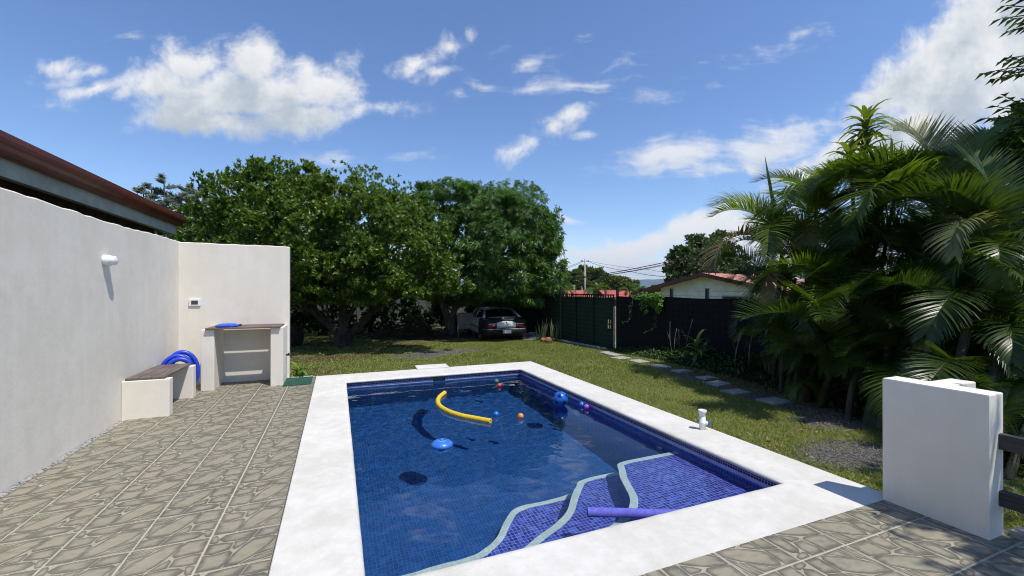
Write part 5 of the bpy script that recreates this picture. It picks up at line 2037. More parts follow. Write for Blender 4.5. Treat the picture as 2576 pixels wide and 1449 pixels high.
def make_overhang():
    """tree beyond the fence whose twigs hang in at the right edge"""
    base = Vector((9.4, 1.7, gz(0)))
    t = thing('broadleaf_tree', 'overhanging tree whose leafy twigs hang in against the cloud at the upper right edge', 'tree', base)
    b = MB()
    fork = Vector((-0.3, 0.2, 4.6))
    limb(b, [Vector((0, 0, -0.1)), Vector((-0.1, 0.1, 2.2)), fork, Vector((-0.4, 0.4, 6.2))], 0.16, 0.06, 10)
    tips = []

    def twig(px, py, d, px2, py2, d2, n):
        o, e = Vector(S3(px, py, d)) - base, Vector(S3(px2, py2, d2)) - base
        limb(b, [fork, o * 0.7 + fork * 0.3, o], 0.03, 0.012, 5)
        limb(b, [o, (o + e) / 2 + Vector((0, 0, 0.03)), e], 0.014, 0.005, 5)
        for k in range(n):
            q = 0.1 + 0.9 * k / (n - 1)
            c = o.lerp(e, q)
            tips.append((c, (e - o).normalized(), q))

    for (a) in [(4180, 250, 5.6, 3885, 285, 5.5, 9), (4180, 250, 5.6, 3960, 236, 5.3, 8), (4150, 265, 5.4, 3925, 308, 5.5, 8), (4200, 220, 5.6, 3985, 225, 5.7, 7),
                (4200, 60, 5.6, 3950, 70, 5.4, 9), (4200, 60, 5.6, 3965, 20, 5.6, 8), (4200, 80, 5.5, 3985, 118, 5.4, 8), (4220, 40, 5.5, 3990, -20, 5.5, 8), (4230, 100, 5.4, 4010, 90, 5.3, 6),
                (4160, 480, 5.6, 3890, 465, 5.6, 10), (4160, 480, 5.6, 3930, 420, 5.7, 8), (4160, 500, 5.6, 3960, 380, 5.7, 8), (4160, 500, 5.6, 3940, 510, 5.5, 9)]:
        twig(*a)
    P, D, N = [], [], []
    for c, ax, q in tips:
        side = ax.cross(Vector((0, 0, 1))).normalized()
        for s in (-1, 1):
            d = ax * 0.75 + side * s * random.uniform(0.35, 0.7) + Vector((0, 0, random.uniform(-0.55, -0.1)))
            P.append(tuple(c))
            D.append(tuple(d))
            N.append((random.uniform(-.3, .3), random.uniform(-.3, .3), 1))
    lobes = [((9.2, 1.9, 6.0), (1.2, 1.0, 0.7)), ((10.0, 1.6, 6.6), (1.4, 1.2, 0.9)), ((9.3, 1.0, 5.6), (0.9, 0.8, 0.5))]
    lob2 = [(tuple(Vector(c) - base), rr) for c, rr in lobes]
    b.build('trunk', M['bark_grey'], t)
    C, A = lobes_points(lob2, 900, inner=0.3, up=0.3, lump=0.22)
    P2, D2, N2 = rosettes(C, A, 5)
    P = np.concatenate([np.array(P), P2])
    D = np.concatenate([np.array(D), D2])
    N = np.concatenate([np.array(N), N2])
    n = len(P)
    leaves_mesh('crown', P, D, N, RNG.uniform(0.11, 0.15, n), RNG.uniform(0.06, 0.085, n), M['broad'], t, droop=0.1)


make_overhang()


def make_patio_tree():
    """the tree behind the railing that dapples the tiles"""
    base = Vector((6.2, -1.6, gz(0)))
    t = thing('broadleaf_tree', 'tree beside the railing that throws dappled shade on the tiles', 'tree', base)
    b = MB()
    fork = Vector((-0.5, 0.3, 3.0))
    limb(b, [Vector((0, 0, -0.1)), Vector((-0.1, 0.1, 1.6)), fork, Vector((-1.0, 0.4, 4.2))], 0.14, 0.06, 10)
    lobes = [((5.7, -0.55, 4.6), (1.3, 0.65, 0.6)), ((5.0, -0.75, 4.4), (0.8, 0.6, 0.45)), ((6.6, -0.6, 5.0), (1.4, 1.0, 0.9)), ((4.9, -1.5, 4.5), (0.9, 0.7, 0.5)), ((5.6, -1.9, 4.8), (1.3, 0.9, 0.7)), ((4.45, -0.75, 4.1), (0.4, 0.4, 0.25))]
    lob2 = [(tuple(Vector(c) - base), rr) for c, rr in lobes]
    for c, rr in lob2:
        limb(b, [fork, (Vector(c) + fork) / 2, Vector(c)], 0.05, 0.015, 6)
    b.build('trunk', M['bark_grey'], t)
    C, A = lobes_points(lob2, 1250, inner=0.3, up=0.3, lump=0.22)
    P, D, N = rosettes(C, A, 5)
    n = len(P)
    leaves_mesh('crown', P, D, N, RNG.uniform(0.085, 0.14, n), RNG.uniform(0.04, 0.06, n), M['broad'], t, droop=0.1)


make_patio_tree()
# ------------------------------------------------------------------ gate and fence
def cloth_mat(name, col, axes, wx, wz, line):
    """shade cloth behind welded wire: a fine weave with the wire grid showing"""
    m_, nt, b = new_mat(name)
    pos = nt.n.new('ShaderNodeNewGeometry').outputs['Position']
    sp = nt.n.new('ShaderNodeSeparateXYZ')
    nt.l.new(pos, sp.inputs[0])
    a = nt.m('FRACT', nt.m('MULTIPLY', sp.outputs[axes[0]], 1 / wx))
    c = nt.m('FRACT', nt.m('MULTIPLY', sp.outputs[axes[1]], 1 / wz))
    g = nt.m('MAXIMUM', nt.m('LESS_THAN', a, 0.012 / wx), nt.m('LESS_THAN', c, 0.012 / wz))
    n = nt.noise(pos, 3.0, 5.0, 0.6)
    base = nt.mixc(n, tuple(x * 0.6 for x in col), tuple(x * 1.4 for x in col))
    nt.l.new(nt.mixc(g, base, line), b.inputs['Base Color'])
    b.inputs['Roughness'].default_value = 0.8
    b.inputs['Specular IOR Level'].default_value = 0.2
    return m_


FX = 8.08
M['cloth_green'] = cloth_mat('green_shade_cloth', (0.020, 0.038, 0.026), (1, 2), 0.60, 0.145, (0.05, 0.075, 0.055))
M['cloth_black'] = cloth_mat('black_shade_cloth', (0.0065, 0.0075, 0.008), (1, 2), 0.16, 0.16, (0.016, 0.019, 0.019))
M['fence_post'] = plain('black_fence_post', (0.012, 0.011, 0.011), 0.6, 0.2)


def make_gate():
    y0, y1 = 11.32, 14.72
    zb, zt = gz(13) - 0.02, 1.30
    t = thing('gate', 'dark green metal gate of three panels with a barred top rail', 'gate', (FX, 13.0, zb))
    o = Vector((FX, 13.0, zb))
    b = MB()
    for z in (zb + 0.05, zt, zt + 0.11):
        b.box(FX - 0.02, y0, z - 0.02, FX + 0.02, y1, z + 0.02)
    for y in (y0 + 0.02, y0 + 1.15, y0 + 2.28, y1 - 0.02):
        b.box(FX - 0.026, y - 0.028, zb + 0.02, FX + 0.026, y + 0.028, zt - 0.0205)
    n = 25
    for k in range(n):
        y = y0 + 0.03 + (y1 - y0 - 0.06) * k / (n - 1)
        b.box(FX - 0.012, y - 0.022, zt + 0.0205, FX + 0.012, y + 0.022, zt + 0.0895)
    _off(b, o)
    b.build('frame', M['fence_post'], t)
    b = MB()
    # the cloth leaves the latch window open
    ly0, ly1, lz0, lz1 = y0 + 0.07, y0 + 0.36, 0.30, 0.66
    xb0, xb1 = FX + 0.006, FX + 0.012
    b.box(xb0, ly1, zb + 0.07, xb1, y1 - 0.05, zt - 0.022)
    b.box(xb0, y0 + 0.05, zb + 0.07, xb1, ly1 - 0.0005, lz0)
    b.box(xb0, y0 + 0.05, lz1, xb1, ly1 - 0.0005, zt - 0.022)
    _off(b, o)
    b.build('cloth', M['cloth_green'], t)
    b = MB()
    for (ya, za, yb, zb_) in ((ly0, lz0, ly1, lz0 + 0.035), (ly0, lz1 - 0.035, ly1, lz1), (ly0, lz0 + 0.0355, ly0 + 0.035, lz1 - 0.0355), (ly1 - 0.035, lz0 + 0.0355, ly1, lz1 - 0.0355), (ly0 + 0.12, lz0 + 0.0355, ly0 + 0.15, lz1 - 0.0355)):
        b.box(FX - 0.04, ya, za, FX + 0.005, yb, zb_)
    b.box(FX - 0.05, ly0 + 0.0355, 0.46, FX - 0.0405, ly0 + 0.20, 0.50)
    _off(b, o)
    b.build('latch_window', M['black_metal'], t)
    b = MB()
    b.box(FX - 0.06, y0 - 0.10, zb - 0.1, FX + 0.0, y0 - 0.045, 1.05, 0.006)
    _off(b, o)
    b.build('post', plain('sun_bleached_post', (0.42, 0.36, 0.27), 0.85, 0.2, 12.0), t)


make_gate()


def make_fences():
    # right of the gate, black cloth
    y0, y1 = -3.0, 11.17
    t = thing('fence', 'long dark fence of black shade cloth on square posts, running behind the palms', 'fence', (FX, 4.0, -0.1))
    o = Vector((FX, 4.0, -0.1))
    b = MB()
    ys = np.linspace(y0, y1, 90)
    V, F = [], []
    rg = random.Random(8)
    for i, y in enumerate(ys):
        w = 0.012 * math.sin(y * 3.1) + rg.uniform(-.004, .004)
        for z in (gz(y) - 0.05, 0.5, 1.385 + 0.012 * math.sin(y * 2.2)):
            V.append((FX + w - o.x, y - o.y, z - o.z))
    for i in range(len(ys) - 1):
        for k in range(2):
            a = 3 * i + k
            F.append((a, a + 1, a + 4, a + 3))
    fast_mesh('cloth', V, F, M['cloth_black'], t)
    for k in range(8):
        y = 11.22 - 1.175 * k
        b = MB()
        b.box(FX + 0.03, y - 0.035, gz(y) - 0.1, FX + 0.09, y + 0.035, 1.60, 0.003)
        b.box(FX + 0.025, y - 0.042, 1.6005, FX + 0.095, y + 0.042, 1.615, 0.003)
        _off(b, o)
        b.build('post', M['fence_post'], t)
    b = MB()
    for z in (1.43, 1.55):
        b.tube([(FX - 0.042, y0, z), (FX - 0.042, y1, z)], 0.003, 5)
    for k in range(90):
        y = y0 + (y1 - y0) * k / 89
        b.tube([(FX - 0.03, y, 1.36), (FX - 0.03, y + 0.01, 1.435)], 0.002, 4)
    _off(b, o)
    b.build('wire', M['fence_post'], t)
    # beyond the gate, green cloth
    t = thing('fence', 'green shade-cloth fence continuing from the gate behind the parked car', 'fence', (FX, 18.0, gz(18)))
    o = Vector(t.location)
    b = MB()
    b.box(FX - 0.004, 14.80, gz(18) - 0.15, FX + 0.004, 24.5, 1.42)
    _off(b, o)
    b.build('cloth', M['cloth_green'], t)
    for k in range(5):
        y = 14.86 + 2.4 * k
        b = MB().box(FX + 0.0045, y - 0.035, gz(y) - 0.1, FX + 0.065, y + 0.035, 1.68 if k == 0 else 1.46, 0.003)
        _off(b, o)
        b.build('post', M['fence_post'], t)
    # stone kerb at the gate's foot
    rg = random.Random(12)
    y = 11.5
    b = MB()
    while y < 16.4:
        L = rg.uniform(0.16, 0.42)
        ico(b, (FX - 0.17 + rg.uniform(-.03, .03), y + L / 2, gz(y) + 0.01), 1.0, 2, None, (0.09, L * 0.5, 0.055), 0.08)
        y += L * 0.96
    tag(b.build('kerb', M['concrete']), kind='structure')
    # pale wall across the far end, coloured dark for the tree shade
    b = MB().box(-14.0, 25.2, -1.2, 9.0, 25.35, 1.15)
    o_ = b.build('garden_wall', plain('shade_darkened_whitewash', (0.09, 0.088, 0.08), 0.9, 0.22, 1.5))
    tag(o_, 'old pale wall at the far end of the garden, darkened in colour for the shade under the trees', 'wall')


make_fences()


def make_vine():
    P, D, N = [], [], []
    rg = random.Random(6)
    b = MB()
    for k in range(7):
        y = rg.uniform(9.10, 9.9)
        z0 = 1.40
        l = rg.uniform(0.12, 0.50)
        pts = [Vector((FX - 0.05, y, z0)), Vector((FX - 0.08, y + rg.uniform(-.1, .1), z0 - l * 0.5)), Vector((FX - 0.06, y + rg.uniform(-.2, .2), z0 - l))]
        b.tube(spline(pts, 4), 0.004, 5)
        for q in spline(pts, 12):
            for _ in range(3):
                P.append((q.x - rg.uniform(0, .10), q.y + rg.uniform(-.10, .10), q.z + rg.uniform(-.05, .05)))
    for k in range(190):
        y = min(11.0, max(9.1, rg.gauss(9.45, 0.36)))
        P.append((FX - rg.uniform(0.02, 0.20), y, 1.40 + rg.uniform(-0.14, 0.10) * (1.0 if y < 10 else 0.6)))
    for y, l in ((9.25, 0.95), (10.3, 0.75)):
        pts = [Vector((FX - 0.06, y, 1.35)), Vector((FX - 0.08, y + 0.05, 1.35 - l * 0.5)), Vector((FX - 0.06, y + 0.12, 1.35 - l * 0.85)), Vector((FX - 0.07, y + 0.45, 1.35 - l))]
        b.tube(spline(pts, 6), 0.005, 5)
        for q in spline(pts, 5)[2:]:
            P.append((q.x - 0.02, q.y, q.z))
    b.tube([(FX - 0.06, 9.0, 1.36), (FX - 0.05, 9.6, 1.41), (FX - 0.06, 10.4, 1.36)], 0.012, 6)
    n = len(P)
    D = np.stack([RNG.uniform(-0.9, 0.1, n), RNG.normal(0, .6, n), RNG.uniform(-1.0, 0.2, n)], 1)
    N = np.stack([np.full(n, -0.6), RNG.normal(0, .3, n), np.full(n, 0.9)], 1)
    t = thing('vine', 'bright green vine spilling over the dark fence right of the gate', 'vine', (FX, 9.8, 0.9))
    _off(b, Vector(t.location))
    b.build('stem', M['bark_pale'], t)
    leaves_mesh('leaves', np.array(P) - np.array(t.location), D, N, RNG.uniform(0.07, 0.11, n), RNG.uniform(0.06, 0.09, n), M['shrub'], t)


make_vine()

# ------------------------------------------------------------------ stepping stones
STEPS = [(7.30, 10.52, 0.34, 0.42, 12), (7.08, 9.88, 0.36, 0.44, 8), (6.66, 9.02, 0.38, 0.40, 5), (6.50, 8.14, 0.33, 0.40, 0), (6.48, 7.40, 0.35, 0.30, -3), (6.52, 6.82, 0.33, 0.25, 2),
         (6.46, 6.12, 0.31, 0.24, 0), (6.24, 5.66, 0.33, 0.27, 3), (6.01, 5.10, 0.40, 0.26, 0), (6.05, 4.47, 0.38, 0.30, -2)]
WORDS = ['farthest stepping slab, tight against the gate post', 'second stepping slab from the gate', 'third stepping slab from the gate, sunlit', 'fourth stepping slab from the gate, sunlit', 'fifth stepping slab from the gate, wide and sunlit',
         'sixth stepping slab from the gate, the last in full sun', 'fourth stepping slab from the palms, at the shade\'s edge', 'third stepping slab from the palms, in dappled shade', 'second stepping slab from the palms, large and shaded', 'nearest stepping slab, large and dark under the palms']
for (x, y, w, l, a), lb in zip(STEPS, WORDS):
    b = MB().box(-w / 2, -l / 2, -0.05, w / 2, l / 2, 0.028, 0.008)
    for v in b.bm.verts:
        v.co.x += random.uniform(-.008, .008)
        v.co.y += random.uniform(-.008, .008)
    o = b.build('stepping_stone', M['concrete'])
    o.location = (x, y, gz(y))
    o.rotation_euler = (R(random.uniform(-1.5, 1.5)), R(random.uniform(-1.5, 1.5)), R(a))
    tag(o, lb, 'stepping stone', 'stepping stones along the fence')


# ------------------------------------------------------------------ the parked car
def make_car():
    # local frame: +x forward, +y left, origin on the ground under the middle of the rear bumper
    pos = Vector((6.06, 15.45, gz(15.9) - 0.03))
    az = R(5)         # heading east of +y
    t = thing('parked_car', 'silver and black saloon car parked under the dome-shaped tree, seen from behind', 'car', pos, R(90) - az)
    t.scale = (1.0, 1.06, 0.93)
    silver, nt, bs = new_mat('silver_car_paint')
    co = coords(nt)
    nt.l.new(nt.mixc(nt.smooth(nt.noise(co, 3.0, 5.0), 0.35, 0.65), (0.56, 0.58, 0.57), (0.68, 0.70, 0.69)), bs.inputs['Base Color'])
    bs.inputs['Metallic'].default_value = 0.25
    bs.inputs['Roughness'].default_value = 0.35
    bs.inputs['Coat Weight'].default_value = 0.5
    dark = plain('dark_primer_paint', (0.012, 0.012, 0.013), 0.6, 0.25, 4.0, spec=0.25)
    glass, nt, bs = new_mat('dark_car_glass')
    bs.inputs['Base Color'].default_value = (0.008, 0.009, 0.010, 1)
    bs.inputs['Roughness'].default_value = 0.06
    red, nt, bs = new_mat('red_lamp_lens')
    bs.inputs['Base Color'].default_value = (0.30, 0.012, 0.012, 1)
    bs.inputs['Roughness'].default_value = 0.15
    clear, nt, bs = new_mat('clear_lamp_lens')
    bs.inputs['Base Color'].default_value = (0.42, 0.36, 0.35, 1)
    bs.inputs['Roughness'].default_value = 0.15
    tyre = plain('tyre_rubber', (0.012, 0.012, 0.012), 0.85, 0.2)
    rim = plain('grey_wheel_rim', (0.22, 0.22, 0.23), 0.4, 0.1, metal=0.5)

    def section(x, hw, zb, zbelt, tuck):
        """half outline of the lower body at x: (y, z) from the sill up to the centre of the deck"""
        return [(hw * 0.86, zb), (hw * 0.97, zb + 0.10), (hw, zb + 0.28), (hw * 0.99, zbelt - 0.14), (hw * 0.955, zbelt - 0.03), (hw * 0.90, zbelt), (hw * 0.5, zbelt + tuck * 0.8), (0.0, zbelt + tuck)]

    secs = [(0.02, 0.70, 0.36, 0.90, 0.030), (0.07, 0.785, 0.27, 0.955, 0.035), (0.25, 0.825, 0.24, 0.985, 0.035), (0.55, 0.84, 0.22, 0.990, 0.035), (0.95, 0.848, 0.20, 0.975, 0.03), (1.6, 0.85, 0.20, 0.945, 0.02), (2.4, 0.85, 0.20, 0.92, 0.02),
            (3.0, 0.845, 0.21, 0.905, 0.03), (3.5, 0.835, 0.22, 0.855, 0.045), (3.95, 0.80, 0.24, 0.76, 0.05), (4.25, 0.72, 0.28, 0.64, 0.04), (4.36, 0.60, 0.34, 0.55, 0.02)]
    b = MB()
    rings = []
    for s in secs:
        h = section(*s)
        full = [(y, z) for y, z in h] + [(-y, z) for y, z in h[-2::-1]]
        rings.append([b.bm.verts.new((s[0], y, z)) for y, z in full])
    for i in range(len(rings) - 1):
        for k in range(len(rings[0]) - 1):
            x = (secs[i][0] + secs[i + 1][0]) / 2
            lower = k in (0, 13)
            b.mi = 1 if (x < 0.90 or lower or k in (13,)) else 0
            b._face([rings[i][k], rings[i][k + 1], rings[i + 1][k + 1], rings[i + 1][k]], True)
        b.mi = 1
        b._face([rings[i][0], rings[i + 1][0], rings[i + 1][-1], rings[i][-1]], False)
    b.mi = 1
    b._face(rings[0], False)
    b.mi = 0
    b._face(rings[-1][::-1], False)
    b.build('body', [silver, dark], t)
    # boot lid: pale panel between the lamps, its paint brightened in place of sun
    b = MB()
    pts = [(0.005, 0.60), (-0.004, 0.72), (0.012, 0.86), (0.035, 0.945), (0.075, 0.990), (0.30, 1.030), (0.62, 1.040)]
    wl = [0.36, 0.36, 0.37, 0.385, 0.40, 0.47, 0.56]
    prev = None
    for (x, z), w in zip(pts, wl):
        cur = [b.bm.verts.new((x + 0.012 * (abs(q) ** 2) * 1.0, w * q, z - 0.020 * abs(q) ** 2)) for q in (-1, -0.6, -0.2, 0.2, 0.6, 1)]
        if prev:
            for k in range(5):
                b._face([prev[k], prev[k + 1], cur[k + 1], cur[k]], True)
        prev = cur
    o = b.build('boot_lid', plain('sun_brightened_silver_paint', (0.72, 0.73, 0.73), 0.38, 0.06, 3.0, metal=0.0), t)
    so = o.modifiers.new('thick', 'SOLIDIFY')
    so.thickness = 0.02
    s = MB()
    s.lathe([(0.0, 0.0), (0.022, 0.0), (0.022, 0.006), (0.0, 0.008)], 16, M=Matrix.Translation((-0.004, 0.0, 0.835)) @ Matrix.Rotation(R(-90), 4, 'Y'), cap=False)
    s.lathe([(0.0, 0.0), (0.016, 0.0), (0.016, 0.006), (0.0, 0.008)], 12, M=Matrix.Translation((-0.002, -0.25, 0.845)) @ Matrix.Rotation(R(-90), 4, 'Y'), cap=False)
    s.build('lock', M['black_plastic'], o)
    # cabin
    def cab(x, hw, z):
        return [(hw, z - 0.10), (hw * 0.97, z - 0.03), (hw * 0.85, z), (hw * 0.4, z + 0.018), (0, z + 0.022), (-hw * 0.4, z + 0.018), (-hw * 0.85, z), (-hw * 0.97, z - 0.03), (-hw, z - 0.10)]
    b = MB()
    roofs = [(1.13, 0.545, 1.315), (1.30, 0.57, 1.36), (1.8, 0.585, 1.385), (2.2, 0.58, 1.375), (2.45, 0.56, 1.34)]
    rr = []
    for s in roofs:
        rr.append([b.bm.verts.new((s[0], y, z)) for y, z in cab(*s)])
    for i in range(len(rr) - 1):
        for k in range(8):
            b._face([rr[i][k], rr[i][k + 1], rr[i + 1][k + 1], rr[i + 1][k]], True)
    # pillars
    def pillar(x0, y0, z0, x1, y1, z1, w):
        for s in (-1, 1):
            b.tube([(x0, s * y0, z0), ((x0 + x1) / 2, s * (y0 + y1) / 2, (z0 + z1) / 2 + 0.02), (x1, s * y1, z1)], [w, w * 0.8, w * 0.7], 8)
    pillar(0.62, 0.70, 0.985, 1.20, 0.55, 1.29, 0.055)
    pillar(2.45, 0.56, 1.30, 3.02, 0.72, 0.93, 0.035)
    pillar(1.85, 0.60, 1.32, 1.80, 0.76, 0.94, 0.03)
    b.build('roof', silver, t)
    b = MB()
    # rear window, bowed
    prev = None
    for q in np.linspace(0, 1, 6):
        x, z = 0.66 + (1.15 - 0.66) * q, 1.005 + (1.345 - 1.005) * q ** 0.9
        hw = 0.66 - 0.12 * q
        cur = [b.bm.verts.new((x + 0.10 * (y ** 2), hw * y, z - 0.02 * y * y)) for y in np.linspace(-1, 1, 9)]
        if prev:
            for k in range(8):
                b._face([prev[k], prev[k + 1], cur[k + 1], cur[k]], True)
        prev = cur
    b.build('rear_window', glass, t)
    for s in (-1, 1):
        b = MB()
        for poly in ([(0.80, 0.745, 0.985), (1.80, 0.775, 0.95), (1.80, 0.60, 1.30), (1.24, 0.575, 1.275)], [(1.84, 0.775, 0.95), (2.95, 0.735, 0.935), (2.42, 0.585, 1.285), (1.84, 0.60, 1.30)]):
            q = [(x, s * y, z) for x, y, z in poly]
            b.quad(*q)
        b.build('side_window', glass, t)
    b = MB()
    b.quad((3.0, -0.70, 0.95), (3.0, 0.70, 0.95), (2.45, 0.54, 1.33), (2.45, -0.54, 1.33))
    b.build('windscreen', glass, t)
    # bumper
    b = MB()
    prof = [(0.05, 0.56), (-0.035, 0.575), (-0.075, 0.54), (-0.085, 0.44), (-0.065, 0.34), (-0.01, 0.28), (0.10, 0.27)]
    prev = None
    ysb = np.linspace(-0.83, 0.83, 17)
    for y in ysb:
        k = abs(y) / 0.83
        bx = 0.24 * max(0, (k - 0.62) / 0.38) ** 2
        cur = [b.bm.verts.new((x + bx, y, z)) for x, z in prof]
        if prev:
            for j in range(len(prof) - 1):
                b._face([prev[j], prev[j + 1], cur[j + 1], cur[j]], True)
        prev = cur
    b.build('bumper', dark, t)
    b = MB()
    prev = None
    for y in ysb:
        k = abs(y) / 0.83
        bx = 0.24 * max(0, (k - 0.62) / 0.38) ** 2
        cur = [b.bm.verts.new((x + bx, y, z)) for x, z in ((-0.040, 0.577), (-0.077, 0.565), (-0.082, 0.535), (-0.079, 0.533))]
        if prev:
            for j in range(3):
                b._face([prev[j], prev[j + 1], cur[j + 1], cur[j]], True)
        prev = cur
    b.build('bumper_trim', plain('grey_bumper_trim', (0.20, 0.20, 0.20), 0.5), t)
    # tail lamps: red below, clear strip above
    for s in (-1, 1):
        for nm, z0, z1, mt in (('tail_lamp', 0.625, 0.735, red), ('reversing_lamp', 0.738, 0.80, clear)):
            b = MB()
            prev = None
            for q in np.linspace(0, 1, 7):
                y = 0.385 + (0.80 - 0.385) * q
                bx = 0.20 * max(0, (q - 0.5) / 0.5) ** 2
                drop = 0.012 * q
                cur = [b.bm.verts.new((x + bx, s * y, z - drop)) for x, z in ((0.05, z0), (-0.012, z0 + 0.008), (-0.010, z1 - 0.008), (0.05, z1))]
                if prev:
                    for j in range(3):
                        b._face([prev[j], prev[j + 1], cur[j + 1], cur[j]], True)
                else:
                    b._face(cur)
                prev = cur
            b._face(prev)
            b.build(nm, mt, t)
    # number plate
    b = MB()
    b.box(-0.105, -0.185, 0.375, -0.088, 0.185, 0.525, 0.006)
    pl = b.build('number_plate', plain('dark_blue_plate_frame', (0.02, 0.02, 0.09), 0.5), t)
    b = MB().box(-0.1085, -0.150, 0.390, -0.1055, 0.150, 0.515, 0.001)
    face = b.build('plate_face', plain('white_plate', (0.72, 0.73, 0.76), 0.4, 0.05, 10.0), pl)
    cu = bpy.data.curves.new('plate_lettering', 'FONT')
    cu.body = 'BLT\u00b7173'
    cu.size = 0.088
    cu.align_x = 'CENTER'
    cu.align_y = 'CENTER'
    cu.extrude = 0.0006
    tx = bpy.data.objects.new('plate_lettering', cu)
    link(tx)
    tx.parent = pl
    tx.location = (-0.1095, 0, 0.450)
    # text plane xy -> plate plane (-y across, z up), seen from behind the car
    tx.rotation_euler = Matrix(((0, 0, -1), (-1, 0, 0), (0, 1, 0))).to_euler()
    bpy.context.view_layer.update()
    tm = bpy.data.meshes.new_from_object(tx.evaluated_get(bpy.context.evaluated_depsgraph_get()))
    ml = tx.matrix_local.copy()
    bpy.data.objects.remove(tx)
    tm.materials.clear()
    tx = mesh_obj('plate_lettering', tm, plain('plate_blue_ink', (0.06, 0.075, 0.12), 0.6), pl)
    tx.matrix_local = ml
    # wheels
    for x in (0.80, 3.42):
        for s in (-1, 1):
            w = MB()
            Q = Matrix.Translation((x, s * 0.74, 0.295)) @ Matrix.Rotation(R(90) * -s, 4, 'X')
            w.lathe([(0.19, -0.09), (0.27, -0.092), (0.293, -0.07), (0.297, 0.0), (0.293, 0.07), (0.27, 0.092), (0.19, 0.09)], 32, M=Q, cap=False)
            wo = w.build('wheel', tyre, t)
            w = MB()
            w.lathe([(0.192, 0.085), (0.18, 0.075), (0.10, 0.066), (0.05, 0.075), (0.0, 0.078)], 32, M=Q, cap=False)
            w.lathe([(0.192, -0.085), (0.0, -0.08)], 32, M=Q, cap=False)
            w.build('rim', rim, wo)
    # body rub strip and door mirror
    b = MB().box(0.98, 0.850, 0.55, 3.05, 0.866, 0.60, 0.004)
    b.build('side_strip', plain('dark_rub_strip', (0.03, 0.03, 0.03), 0.5), t)
    b = MB().box(2.60, 0.84, 0.95, 2.70, 1.02, 1.07, 0.03)
    b.build('mirror', silver, t)
    # quarter-panel rim line left bare of primer
    b = MB()
    b.tube(spline([(1.05, 0.775, 0.985), (0.60, 0.79, 1.005), (0.30, 0.775, 0.985), (0.13, 0.745, 0.90), (0.10, 0.74, 0.83)], 5), 0.012, 6)
    b.tube(spline([(0.32, -0.775, 0.965), (0.16, -0.755, 0.905), (0.10, -0.745, 0.83)], 5), 0.014, 6)
    b.build('bare_edge', silver, t)


make_car()


